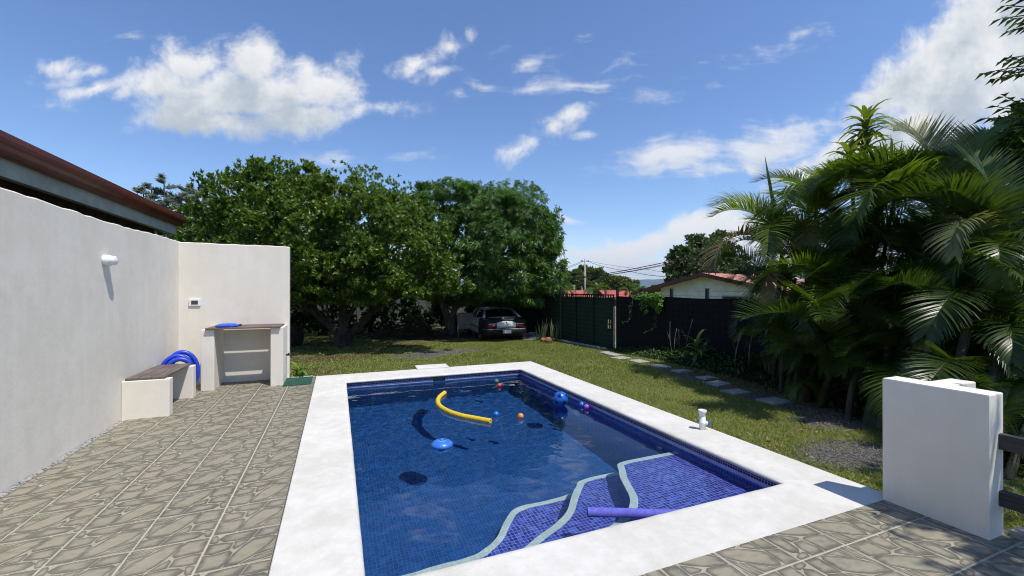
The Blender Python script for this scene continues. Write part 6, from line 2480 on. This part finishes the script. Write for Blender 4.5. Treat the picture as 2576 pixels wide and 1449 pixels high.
def stuff_near_car():
    # pale cabinet-like metal sheet beside the car
    p = Vector(at_ground(1835, 19.0))
    t = thing('metal_cabinet', 'pale grey metal cabinet standing between tree trunk and car', 'cabinet', p, R(-18))
    b = MB().box(-0.36, -0.28, 0.34, 0.36, 0.28, 1.02, 0.02)
    for x in (-0.33, 0.33):
        for y in (-0.25, 0.25):
            b.box(x - 0.02, y - 0.02, -0.02, x + 0.02, y + 0.02, 0.339)
    b.build('body', plain('chalky_grey_enamel', (0.25, 0.25, 0.24), 0.6, 0.12, 4.0), t)
    b = MB().box(-0.34, -0.303, 0.37, 0.34, -0.283, 0.99, 0.008)
    d = b.build('door', plain('chalky_grey_enamel', (0.28, 0.28, 0.27), 0.6, 0.12, 4.0), t)
    b = MB().box(0.26, -0.335, 0.68, 0.30, -0.3055, 0.85, 0.006)
    b.build('handle', M['black_plastic'], d)
    # shallow dish leaning on the ground
    p = Vector((7.16, 15.55, gz(15.5)))
    b = MB()
    Q = Matrix.Rotation(R(-16), 4, 'Y') @ Matrix.Rotation(R(14), 4, 'X')
    b.lathe([(0.0, 0.09), (0.22, 0.085), (0.31, 0.11), (0.365, 0.155), (0.385, 0.16), (0.375, 0.145), (0.32, 0.09), (0.24, 0.055), (0.0, 0.05)], 36, M=Q, cap=False)
    o = b.build('metal_basin', plain('dull_galvanised_metal', (0.30, 0.32, 0.32), 0.38, 0.25, 8.0, metal=0.6))
    o.location = p
    tag(o, 'shallow dull metal basin lying on the grass right of the car', 'basin')
    brown = plain('brown_laterite_stone', (0.26, 0.115, 0.06), 0.95, 0.25, 9.0, 0.9, 30.0)
    for (px, py, d, s, lb) in ((2138, 1320, 16.2, 0.20, 'brown rounded stone touching the metal basin, the rear one'), (2159, 1329, 15.9, 0.25, 'larger brown rounded stone in front, beside the basin')):
        b = MB()
        ico(b, (0, 0, 0), 1.0, 3, None, (s * 0.62, s * 0.5, s * 0.52), 0.04)
        o = b.build('stone', brown)
        q = survey(px, 1138, d)
        o.location = (q.x, q.y, gz(q.y) + s * 0.34)
        o.rotation_euler = (0, 0, random.uniform(0, 3))
        tag(o, lb, 'stone', 'brown stones by the gate')
    # mother-in-law's-tongue clumps
    for (px, d, n, h, lb, sd) in ((2128, 16.9, 9, 1.05, 'taller clump of sword-leaved plants behind the metal basin', 1), (2172, 16.3, 12, 0.85, 'sword-leaved plant clump against the fence beside the brown stones', 2)):
        rg = random.Random(sd)
        q = survey(px, 1138, d)
        t = thing('sword_plant', lb, 'plant', (q.x, q.y, gz(q.y)), 0, 'sword-leaved plants by the gate')
        V, F = [], []
        for k in range(n):
            a = rg.uniform(0, 6.28)
            o = Vector((math.cos(a) * rg.uniform(0, .22), math.sin(a) * rg.uniform(0, .22), 0))
            lean = Vector((math.cos(a), math.sin(a), 0)) * rg.uniform(0.02, 0.28)
            sd_ = Vector((-math.sin(a + 0.8), math.cos(a + 0.8), 0))
            H = h * rg.uniform(0.55, 1.05)
            i0 = len(V)
            for j in range(6):
                w = 0.055 * (0.7, 1.0, 1.0, 0.85, 0.55, 0.04)[j]
                p = o + lean * (j / 5) ** 1.5 + Vector((0, 0, H * j / 5))
                V += [tuple(p + sd_ * w * 0.5), tuple(p + Vector((math.cos(a), math.sin(a), 0)) * w * 0.2), tuple(p - sd_ * w * 0.5)]
            for j in range(5):
                a0 = i0 + 3 * j
                F += [(a0, a0 + 1, a0 + 4, a0 + 3), (a0 + 1, a0 + 2, a0 + 5, a0 + 4)]
        fast_mesh('leaves', V, F, SWORD, t, smooth=True)
    # heap of cut branches under the spreading tree
    rg = random.Random(31)
    b = MB()
    c = Vector(at_ground(1620, 18.8))
    for k in range(260):
        u, v = rg.gauss(0, 0.85), rg.gauss(0, 0.5)
        h = max(0.03, 0.75 * math.exp(-(u / 1.3) ** 2 - (v / 0.8) ** 2) * rg.uniform(0.1, 1))
        a = rg.uniform(-0.6, 0.6) + (math.pi if rg.random() < .5 else 0)
        L = rg.uniform(0.4, 1.3)
        o = Vector((u, v, h))
        d = Vector((math.cos(a), math.sin(a) * 0.7, rg.uniform(-.12, .25))) * L
        b.tube([o - d / 2, o + Vector((0, 0, rg.uniform(-.04, .06))), o + d / 2], [0.014, 0.012, 0.005], 5)
    o = b.build('brush_pile', M['bark_grey'])
    o.location = c
    o.rotation_euler = (0, 0, -YAW)
    tag(o, 'heap of cut branches lying under the trees left of the car', 'brush pile')


SWORD = frond_mat('sword_leaf', (0.07, 0.10, 0.045), (0.24, 0.25, 0.13), 0.1, 0.5)
stuff_near_car()

# boulder and bushes glimpsed left of the spreading tree's trunk
b = MB()
ico(b, (0, 0, 0), 1.0, 3, None, (0.46, 0.42, 0.48), 0.04)
o = b.build('boulder', plain('dark_mossy_stone', (0.05, 0.045, 0.035), 0.95, 0.3, 6.0, 0.8, 20.0))
o.location = Vector(at_ground(1142, 15.6, 0.32))
tag(o, 'dark rounded boulder just beyond the end wall', 'boulder')
for (px, d, w, h, lb, nl, mt, lf) in [(1215, 21.5, 90, 0.9, 'dry yellowish bush seen left of the forked trunk', 2400, 'dryb', 0.12), (1330, 22.5, 60, 0.9, 'dry yellowish bush seen through the trunk\'s fork', 1800, 'dryb', 0.12), (1120, 19.5, 60, 0.8, 'leafy green bush at the edge of the end wall', 1600, 'shrub', 0.12)]:
    if mt == 'dryb' and 'dryb' not in M:
        M['dryb'] = leaf_mat('dry_bush_leaves', [(0.10, 0.11, 0.03), (0.20, 0.18, 0.07), (0.28, 0.22, 0.10)], 0.6, 0.3, 0.2)
    base = Vector(at_ground(px, d))
    k = d / 1690
    simple_tree('bush', lb, base, [((base.x, base.y, base.z + h * 0.55), (w * k, w * k * 0.8, h * 0.5)), ((base.x + w * k * 0.7, base.y, base.z + h * 0.4), (w * k * 0.7, w * k * 0.6, h * 0.4)), ((base.x - w * k * 0.7, base.y, base.z + h * 0.35), (w * k * 0.7, w * k * 0.6, h * 0.35))],
                nl, lf, M[mt], 'bushes beyond the spreading tree', r=0.03, cat='bush')


# thicket closing the view under the crowns
rg = random.Random(55)
for i, x in enumerate(np.linspace(-9.0, 7.4, 11)):
    y = 21.6 + rg.uniform(-.4, .6)
    h = rg.uniform(1.9, 2.6)
    bz = gz(y)
    simple_tree('bush', ['dark shrub of the thicket behind the spreading tree, leftmost', 'dark shrub of the thicket, second from the left', 'dark shrub of the thicket, third from the left', 'dark shrub of the thicket, fourth from the left', 'dark shrub of the thicket directly behind the forked trunk',
                         'dark shrub of the thicket just right of the forked trunk', 'dark shrub of the thicket above the brush pile\'s left end', 'dark shrub of the thicket above the brush pile', 'dark shrub of the thicket behind the dome tree\'s trunk', 'dark shrub of the thicket behind the metal cabinet', 'dark shrub of the thicket in front of the parked car'][i],
                (x, y, bz), [((x, y, bz + h * 0.55), (1.0, 0.6, h * 0.5)), ((x + 0.6, y - 0.2, bz + h * 0.35), (0.7, 0.5, h * 0.36)), ((x - 0.6, y - 0.1, bz + h * 0.4), (0.7, 0.5, h * 0.4))], 3600, 0.17, M['cover'], 'dark thicket under the trees', r=0.05, cat='bush')


# ------------------------------------------------------------------ plants by the end wall and the fence
random.seed(17)
strap_plant('leafy_plant', 'bright green leafy plant growing at the end wall beside the doormat', 'plant', (-0.70, 8.98, gz(8.9)), [(0, 0, 0.28, 0.30, 9, 0.09), (0.10, 0.08, 0.18, 0.26, 8, 0.08), (0.17, 0.0, 0.12, 0.26, 7, 0.085)], frond_mat('light_leaf', (0.14, 0.26, 0.035), (0.24, 0.36, 0.06), 0.4, 0.4), r=0.012)
strap_plant('corn_plant', 'small corn plant with arching pale-edged leaves at the foot of the dark fence', 'plant', (7.45, 7.35, gz(7.3)), [(0, 0, 0.42, 0.48, 14, 0.09), (0.1, -0.1, 0.28, 0.42, 10, 0.085)], M['corn_leaf'], r=0.018)
for k, (x, y, lb) in enumerate([(7.75, 8.35, 'bundle of thin bare stalks against the dark fence, left of the corn plant'), (7.6, 6.15, 'two pale bare stems standing right of the corn plant')]):
    b = MB()
    rg = random.Random(40 + k)
    for j in range(4 if k == 0 else 2):
        h = rg.uniform(0.7, 1.25)
        a = rg.uniform(-.3, .3)
        p0 = Vector((rg.uniform(-.15, .15), rg.uniform(-.3, .3), -0.05))
        b.tube(spline([p0, p0 + Vector((-.03, a * 0.4, h * 0.5)), p0 + Vector((rg.uniform(-.1, .1), a, h))], 5), [0.006 + 0.005 * k] * 10 + [0.003], 6)
        b.tube([p0 + Vector((-.02, a * 0.4, h * 0.5)), p0 + Vector((-.06, a * 0.4 + rg.uniform(-.2, .2), h * 0.72))], [0.006, 0.003], 5)
    o = b.build('bare_stems', M['bark_pale'])
    o.location = (x, y, gz(y))
    tag(o, lb, 'plant')


def ground_cover():
    n = 9000
    y = RNG.uniform(0.5, 11.0, n)
    xl = np.interp(y, [0.5, 4, 5, 6, 8, 10, 11], [5.4, 6.35, 6.75, 6.95, 7.05, 7.45, 7.8])
    x = xl + (FX - 0.05 - xl) * RNG.random(n) ** 0.8
    hh = np.interp(x - xl, [0, 0.3, 1.0], [0.03, 0.12, 0.26])
    z = ground(y) + RNG.random(n) * hh
    P = np.stack([x, y, z], 1)
    D = unit(n)
    D[:, 2] = np.abs(D[:, 2]) * 0.6
    N = np.tile([0, 0, 1.0], (n, 1)) + RNG.normal(scale=.3, size=(n, 3))
    o = leaves_mesh('ground_cover', P, D, N, RNG.uniform(0.06, 0.12, n), RNG.uniform(0.035, 0.06, n), M['cover'])
    tag(o, 'low dark leafy ground cover along the fence foot', 'ground cover', kind='stuff')


ground_cover()


# ------------------------------------------------------------------ grass, gravel, fallen leaves
def scatter_lawn():
    def in_gravel(x, y, s=1.0):
        g = np.zeros(len(x), bool)
        for cx, cy, rx, ry in GRAVEL:
            g |= ((x - cx) / (rx * s)) ** 2 + ((y - cy) / (ry * s)) ** 2 < 1
        return g

    n = 330000
    # denser towards the viewer
    y = 1.0 + 16.5 * RNG.random(n) ** 1.5
    x = RNG.uniform(-3.0, 8.0, n)
    keep = ~((x < 4.0) & (y < 8.68)) & ~((x < -0.3) & (y < 8.9))
    keep &= ~(in_gravel(x, y, 0.85) & (RNG.random(n) > 0.10))
    for cx, cy, rx, ry in SOIL:
        keep &= ~((((x - cx) / rx) ** 2 + ((y - cy) / ry) ** 2 < 1) & (RNG.random(n) > 0.30))
    for (sx, sy, w, l, a) in STEPS:
        keep &= ~((np.abs(x - sx) < w / 2) & (np.abs(y - sy) < l / 2))
    keep &= x < np.interp(y, [0, 4, 6, 8, 10, 11.2, 20], [5.2, 6.6, 7.0, 7.2, 7.6, 8.0, 8.0])
    # patchy growth
    pn = np.sin(x * 2.1 + 0.7 * np.sin(y * 1.7)) + np.sin(y * 1.9 + 1.3 * np.sin(x * 1.3)) + 0.8 * np.sin(x * 5.3 + y * 4.1)
    keep &= (pn > -1.15) | (RNG.random(n) > 0.6)
    x, y = x[keep], y[keep]
    n = len(x)
    h = RNG.uniform(0.018, 0.048, n)
    w = RNG.uniform(0.004, 0.008, n) * np.clip(y / 5.0, 1.0, 2.6)
    a = RNG.uniform(0, 6.28, n)
    lean = RNG.uniform(0.2, 1.1, n)
    z = ground(y) - 0.004
    V = np.empty((n, 3, 3))
    V[:, 0] = np.stack([x + np.cos(a) * w, y + np.sin(a) * w, z], 1)
    V[:, 1] = np.stack([x - np.cos(a) * w, y - np.sin(a) * w, z], 1)
    b2 = RNG.uniform(0, 6.28, n)
    V[:, 2] = np.stack([x + np.cos(b2) * h * lean, y + np.sin(b2) * h * lean, z + h], 1)
    F = np.arange(n * 3).reshape(n, 3)
    o = fast_mesh('grass', V.reshape(-1, 3), F, M['grass_blade'])
    tag(o, 'short patchy lawn grass between pool, fence and trees', 'grass', kind='stuff')

    # loose gravel
    pts = []
    rg = random.Random(77)
    for (cx, cy, rx, ry), m_ in zip(GRAVEL, [2200, 1000, 2200, 600, 200, 700, 500, 400]):
        for _ in range(m_):
            a, r = rg.uniform(0, 6.28), math.sqrt(rg.random()) * 1.05
            px, py = cx + rx * r * math.cos(a), cy + ry * r * math.sin(a)
            if px > 4.25 or (py > 8.8) or (px > 4.0 and py > 1.99):
                pts.append((px, py, rg.uniform(0.005, 0.015) * (1 if py < 8 else 1.4)))
    oct_ = np.array([(1, 0, 0), (0, 1, 0), (-1, 0, 0), (0, -1, 0), (0, 0, 0.7), (0, 0, -0.7)])
    of = np.array([(0, 1, 4), (1, 2, 4), (2, 3, 4), (3, 0, 4), (1, 0, 5), (2, 1, 5), (3, 2, 5), (0, 3, 5)])
    V, F = [], []
    for i, (px, py, s) in enumerate(pts):
        v = oct_ * RNG.uniform(0.6, 1.3, (6, 1)) * s * np.array([RNG.uniform(.8, 1.5), 1, 0.8])
        a = RNG.uniform(0, 6.28)
        c_, s_ = math.cos(a), math.sin(a)
        v = v @ np.array([[c_, s_, 0], [-s_, c_, 0], [0, 0, 1]])
        V.append(v + np.array([px, py, gz(py) + s * 0.25]))
        F.append(of + 6 * i)
    gm, nt, b = new_mat('gravel_stones')
    rnd = nt.n.new('ShaderNodeNewGeometry').outputs['Random Per Island']
    nt.l.new(nt.mixc(rnd, (0.05, 0.046, 0.04), (0.24, 0.22, 0.20)), b.inputs['Base Color'])
    b.inputs['Roughness'].default_value = 0.9
    o = fast_mesh('gravel', np.concatenate(V), np.concatenate(F), gm)
    tag(o, 'loose grey gravel on the bare patches of the lawn', 'gravel', kind='stuff')

    # fallen leaves
    n = 1000
    x = np.concatenate([RNG.normal(1.0, 3.0, n // 2), RNG.normal(5.4, 1.2, n // 4), RNG.uniform(4, 8, n - n // 2 - n // 4)])
    y = np.concatenate([RNG.normal(13.8, 2.6, n // 2), RNG.normal(3.2, 1.3, n // 4), RNG.uniform(2, 15, n - n // 2 - n // 4)])
    k = ~((x < 4.1) & (y < 8.75)) & (y > 1.5) & (x > -3) & (x < 7.9)
    x, y = x[k], y[k]
    n = len(x)
    P = np.stack([x, y, ground(y) + 0.018], 1)
    D = unit(n)
    D[:, 2] *= 0.15
    o = leaves_mesh('fallen_leaves', P, D, np.tile([0, 0, 1.0], (n, 1)), RNG.uniform(0.03, 0.075, n), RNG.uniform(0.015, 0.032, n),
                    leaf_mat('fallen_leaf_browns', [(0.16, 0.08, 0.035), (0.28, 0.17, 0.08), (0.36, 0.25, 0.14), (0.20, 0.17, 0.06)], 0.7, 0.1, 0.2))
    tag(o, 'fallen brown leaves scattered over lawn and soil', 'fallen leaves', kind='stuff')


scatter_lawn()


# ------------------------------------------------------------------ houses beyond the fence
def make_cream_house():
    A = Vector(S3(2747, 1076, 23.5))
    L = Vector(S3(2499, 1149, 27.0))
    Rr = Vector(S3(3110, 1153, 20.0))
    g = (Rr - L)
    g.z = 0
    half = g.length / 2
    g.normalize()
    rd = Vector((-g.y, g.x, 0))
    if rd.dot(FW) < 0:
        rd = -rd
    zE = (L.z + Rr.z) / 2
    rise = A.z - zE
    base = (L + Rr) / 2
    base.z = -1.2
    rot = math.atan2(g.y, g.x)
    t = thing('house', 'cream house with a red sheet-metal gable roof beyond the dark fence', 'house', base, rot)
    ze = zE + 1.2
    za = A.z + 1.2
    hw, dep = half, 11.0
    # local: x along the gable, y along the ridge (away)
    b = MB()
    w = hw - 1.5
    ins = 0.55
    zw = ze + (za - ze) * (1 - w / hw) - 0.12
    poly = [(-w, 0.0), (w + 0.6, 0.0), (w + 0.6, zw - 0.15), (0, za - 0.12), (-w, zw)]
    Mx = Matrix(((1, 0, 0, 0), (0, 0, 1, 0), (0, 1, 0, 0), (0, 0, 0, 1)))
    b.prism(poly, ins, dep - ins, Mx)
    b.build('wall', M['cream'], t)
    # two roof slopes of corrugated sheet, thick at the verge
    for s, mt in ((-1, M['roof_red']), (1, M['roof_pink'])):
        V, F = [], []
        n = 121
        for i in range(n):
            y = dep * i / (n - 1)
            c = 0.022 * (1 if i % 2 else -1)
            V += [(0, y, za + 0.02 + c), (s * hw, y, ze + c)]
        for i in range(n - 1):
            F.append((2 * i, 2 * i + 1, 2 * i + 3, 2 * i + 2) if s > 0 else (2 * i + 1, 2 * i, 2 * i + 2, 2 * i + 3))
        fast_mesh('roof', V, F, mt, t)
    for s in (-1, 1):
        b = MB()
        b.bm.verts.ensure_lookup_table()
        d = Vector((s * hw, 0, ze - za))
        q = [Vector((0, -0.03, za + 0.05)), Vector((s * hw, -0.03, ze + 0.05)), Vector((s * hw, -0.03, ze - 0.17)), Vector((0, -0.03, za - 0.17))]
        lo = [b.bm.verts.new(p) for p in q]
        hi = [b.bm.verts.new(p + Vector((0, 0.05, 0))) for p in q]
        b._face(lo)
        b._face(hi[::-1])
        for i in range(4):
            b._face([lo[i], hi[i], hi[(i + 1) % 4], lo[(i + 1) % 4]])
        b.build('bargeboard', M['maroon'], t)
    # brown boarded soffit under the overhang
    for s in (-1, 1):
        b = MB()
        b.quad((0, 0.03, za - 0.10), (s * hw, 0.03, ze - 0.10), (s * hw, ins - 0.005, ze - 0.10), (0, ins - 0.005, za - 0.10))
        b.build('soffit', plain('brown_soffit_board', (0.17, 0.11, 0.07), 0.8, 0.15, 6.0), t)
    # window in the gable
    b = MB()
    b.box(0.9, ins - 0.05, 1.55, 2.6, ins - 0.003, 2.45)
    wn = b.build('window', plain('grey_window_frame', (0.30, 0.30, 0.29), 0.5), t)
    b = MB()
    b.box(0.97, ins - 0.056, 1.62, 1.72, ins - 0.052, 2.38)
    b.box(1.78, ins - 0.056, 1.62, 2.53, ins - 0.052, 2.38)
    gl, nt, bs = new_mat('window_glass')
    bs.inputs['Base Color'].default_value = (0.05, 0.06, 0.06, 1)
    bs.inputs['Roughness'].default_value = 0.08
    b.build('pane', gl, wn)
    return t


make_cream_house()


def far_house(label, px0, px1, ytop, yeave, d, group):
    """long low house seen side-on: its red roof slope faces the garden"""
    a, c = Vector(S3(px0, yeave, d)), Vector(S3(px1, yeave, d))
    top = S3(px0, ytop, d + 4)[2]
    ctr = (a + c) / 2
    zb = gz(ctr.y) - 0.2
    t = thing('house', label, 'house', (ctr.x, ctr.y, zb), -YAW, group)
    L = (c - a).length / 2
    ze, zt = a.z - zb, top - zb
    b = MB()
    b.box(-L + 0.5, 0.6, 0, L - 0.5, 7.4, ze - 0.05)
    b.build('wall', M['cream'], t)
    V, F = [], []
    n = 81
    for i in range(n):
        x = -L + 2 * L * i / (n - 1)
        k = 0.02 * (1 if i % 2 else -1)
        V += [(x, 0, ze + k), (x, 4, zt + k), (x, 8, ze + k)]
    for i in range(n - 1):
        F += [(3 * i, 3 * i + 3, 3 * i + 4, 3 * i + 1), (3 * i + 1, 3 * i + 4, 3 * i + 5, 3 * i + 2)]
    fast_mesh('roof', V, F, M['far_red'], t)
    b = MB()
    for k in range(4):
        x = -L + 2 * L * (k + 0.5) / 4
        b.box(x - 0.6, 0.54, 1.0, x + 0.6, 0.597, min(2.0, ze - 0.3))
    b.build('window', plain('far_window', (0.06, 0.07, 0.08), 0.2), t)


M['far_red'] = corrugated('bright_red_roof_sheet', (0.42, 0.07, 0.055), (0.52, 0.11, 0.08), 0.6)
far_house('low house with a bright red roof behind the gate, left of the utility pole', 2060, 2335, 1143, 1168, 48, 'red-roofed houses beyond the gate')
far_house('low house with a bright red roof behind the gate, right of the utility pole', 2385, 2520, 1143, 1170, 52, 'red-roofed houses beyond the gate')


# ------------------------------------------------------------------ small palms, pole, wires, pylon
def small_palm(label, px, py, d, sc, seed):
    random.seed(seed)
    c = Vector(S3(px, py, d))
    base = Vector((c.x, c.y, gz(c.y)))
    t = thing('palm_tree', label, 'palm', base, 0, 'small palms beyond the gate')
    b = MB()
    limb(b, [Vector((0, 0, -0.1)), Vector((0.05, 0, (c.z - base.z) * 0.5)), c - base], 0.14, 0.09, 8)
    b.build('trunk', M['cane'], t)
    for i in range(13):
        f = bpy.data.objects.new('frond', FRONDS['g'][i % 3])
        link(f)
        f.parent = t
        f.location = c - base
        f.rotation_euler = (random.uniform(-.2, .2), R(-random.uniform(-30, 25)), i * 2.399)
        f.scale = (sc, sc, sc)


small_palm('small palm in front of the red roofs, right of the utility pole', 2354, 1152, 44, 0.95, 1)
small_palm('small palm beside the cream house\'s eave, behind the fence post', 2480, 1155, 44, 0.85, 2)
small_palm('small palm at the mango dome\'s edge, behind the gate\'s left end', 2232, 1150, 42, 0.75, 3)


def make_pole():
    d = 62
    p = survey(2303, 1138, d)
    base = Vector((p.x, p.y, gz(p.y)))
    zt = S3(2303, 1022, d)[2] - base.z
    t = thing('utility_pole', 'pale concrete utility pole with a short crossarm beyond the gate', 'utility pole', base, -YAW)
    b = MB()
    b.lathe([(0.17, -0.3), (0.15, zt * 0.5), (0.11, zt)], 14)
    b.build('pole', plain('pale_pole_concrete', (0.40, 0.39, 0.37), 0.9, 0.1), t)
    b = MB()
    b.box(-0.55, -0.06, zt - 0.30, 0.60, 0.06, zt - 0.20, 0.01)
    b.build('crossarm', plain('galvanised_steel', (0.35, 0.36, 0.36), 0.5, 0.1, metal=0.4), t)
    b = MB()
    for x in (-0.48, 0.52, 0.0):
        z = zt - 0.1995 if x else zt + 0.0005
        b.lathe([(0.04, z), (0.055, z + 0.04), (0.04, z + 0.08), (0.05, z + 0.11), (0.02, z + 0.14)], 10, c=(x, 0, 0))
    b.build('insulator', plain('brown_porcelain', (0.12, 0.06, 0.04), 0.3), t)
    for (px, dd, top, lb) in ((2221, 70, 1114, 'thin pole at the mango dome\'s edge'), (2260, 72, 1122, 'thin low pole between the mango dome and the taller utility pole')):
        p = survey(px, 1138, dd)
        base = Vector((p.x, p.y, gz(p.y)))
        zz = S3(px, top, dd)[2] - base.z
        b = MB()
        b.lathe([(0.13, -0.3), (0.10, zz)], 10)
        b.box(-0.3, -0.04, zz - 0.14, 0.3, 0.04, zz - 0.08)
        o = b.build('utility_pole', plain('grey_pole', (0.30, 0.29, 0.28), 0.9))
        o.location = base
        tag(o, lb, 'utility pole')


make_pole()


def wire(label, pts, sag, r, group='power lines over the gate'):
    b = MB()
    for seg in pts:
        a, c = Vector(S3(*seg[0])), Vector(S3(*seg[1]))
        line = []
        for k in range(15):
            t = k / 14
            p = a.lerp(c, t)
            p.z -= sag * 4 * t * (1 - t)
            line.append(p)
        b.tube(line, r, 5)
    o = b.build('power_line', M['black_plastic'])
    tag(o, label, 'power line', group)


wire('twin wires running from the pole down to the left', [((2295, 1026, 62), (2150, 1068, 50)), ((2295, 1030, 62), (2150, 1074, 50))], 0.25, 0.025)
wire('wire sagging from the pole to the right, towards the cream house', [((2311, 1028, 62), (2480, 1068, 50)), ((2480, 1068, 50), (2735, 1092, 30))], 0.2, 0.025)
wire('second wire from the pole, just above the first', [((2311, 1026, 62), (2560, 1062, 48)), ((2560, 1062, 48), (2800, 1085, 36))], 0.15, 0.018)
wire('thick cable bundle rising across the view from mango dome to the round dark tree', [((2140, 1092, 33), (2330, 1086, 32)), ((2330, 1086, 32), (2640, 1028, 29)), ((2640, 1028, 29), (2900, 960, 27))], 0.06, 0.028)
wire('cable running just under the thick bundle', [((2140, 1093.5, 33.5), (2330, 1089, 32)), ((2330, 1089, 32), (2640, 1035, 29)), ((2640, 1035, 29), (2900, 968, 27))], 0.10, 0.022)
wire('lowest cable, level behind the utility pole', [((2140, 1099, 34), (2345, 1090, 34)), ((2345, 1090, 34), (2640, 1040, 30))], 0.05, 0.015)


def make_pylon():
    d = 520
    p = survey(2443, 1138, d)
    base = Vector((p.x, p.y, -3.4))
    zt = S3(2443, 1087, d)[2] - base.z
    t = thing('transmission_tower', 'distant lattice transmission tower above the far grove', 'transmission tower', base, -YAW)
    b = MB()
    k = d / 1690
    W = [(0, 3.2), (zt * 0.55, 1.6), (zt * 0.78, 1.3), (zt * 0.92, 2.6)]
    cor = [(-1, -1), (1, -1), (1, 1), (-1, 1)]
    for (z0, w0), (z1, w1) in zip(W[:-1], W[1:]):
        for i in range(4):
            c, e = cor[i], cor[(i + 1) % 4]
            b.tube([(c[0] * w0, c[1] * w0, z0), (c[0] * w1, c[1] * w1, z1)], 0.16, 4)
            b.tube([(c[0] * w0, c[1] * w0, z0), (e[0] * w1, e[1] * w1, z1)], 0.09, 4)
            b.tube([(e[0] * w0, e[1] * w0, z0), (c[0] * w1, c[1] * w1, z1)], 0.09, 4)
    b.build('mast', plain('pylon_steel', (0.25, 0.26, 0.27), 0.6), t)
    b = MB()
    aw = 19 * k
    for y in (-1.3, 1.3):
        b.tube([(-aw, y, zt), (aw, y, zt)], 0.16, 4)
        b.tube([(-aw, y, zt), (-1.5, y, zt * 0.82)], 0.14, 4)
        b.tube([(aw, y, zt), (1.5, y, zt * 0.82)], 0.14, 4)
        for q in np.linspace(-0.8, 0.8, 9):
            b.tube([(aw * q, y, zt), (aw * q * 0.85, y, zt * (0.82 + 0.18 * abs(q)))], 0.08, 4)
    b.build('crossarm', plain('pylon_steel', (0.25, 0.26, 0.27), 0.6), t)


make_pylon()


# ------------------------------------------------------------------ the air: thin haze that blues the far hills
def make_haze():
    m_ = bpy.data.materials.new('haze')
    m_.use_nodes = True
    nt = NT(m_.node_tree)
    nt.n.clear()
    out = nt.n.new('ShaderNodeOutputMaterial')
    pv = nt.add('ShaderNodeVolumePrincipled', {'Color': (0.55, 0.72, 1.0), 'Density': HAZE, 'Anisotropy': 0.2})
    nt.l.new(pv.outputs[0], out.inputs['Volume'])
    b = MB().box(-12600, -12600, -12.0, 12600, 12600, 520)
    tag(b.build('haze', m_), kind='stuff')


HAZE = 0.00006
make_haze()
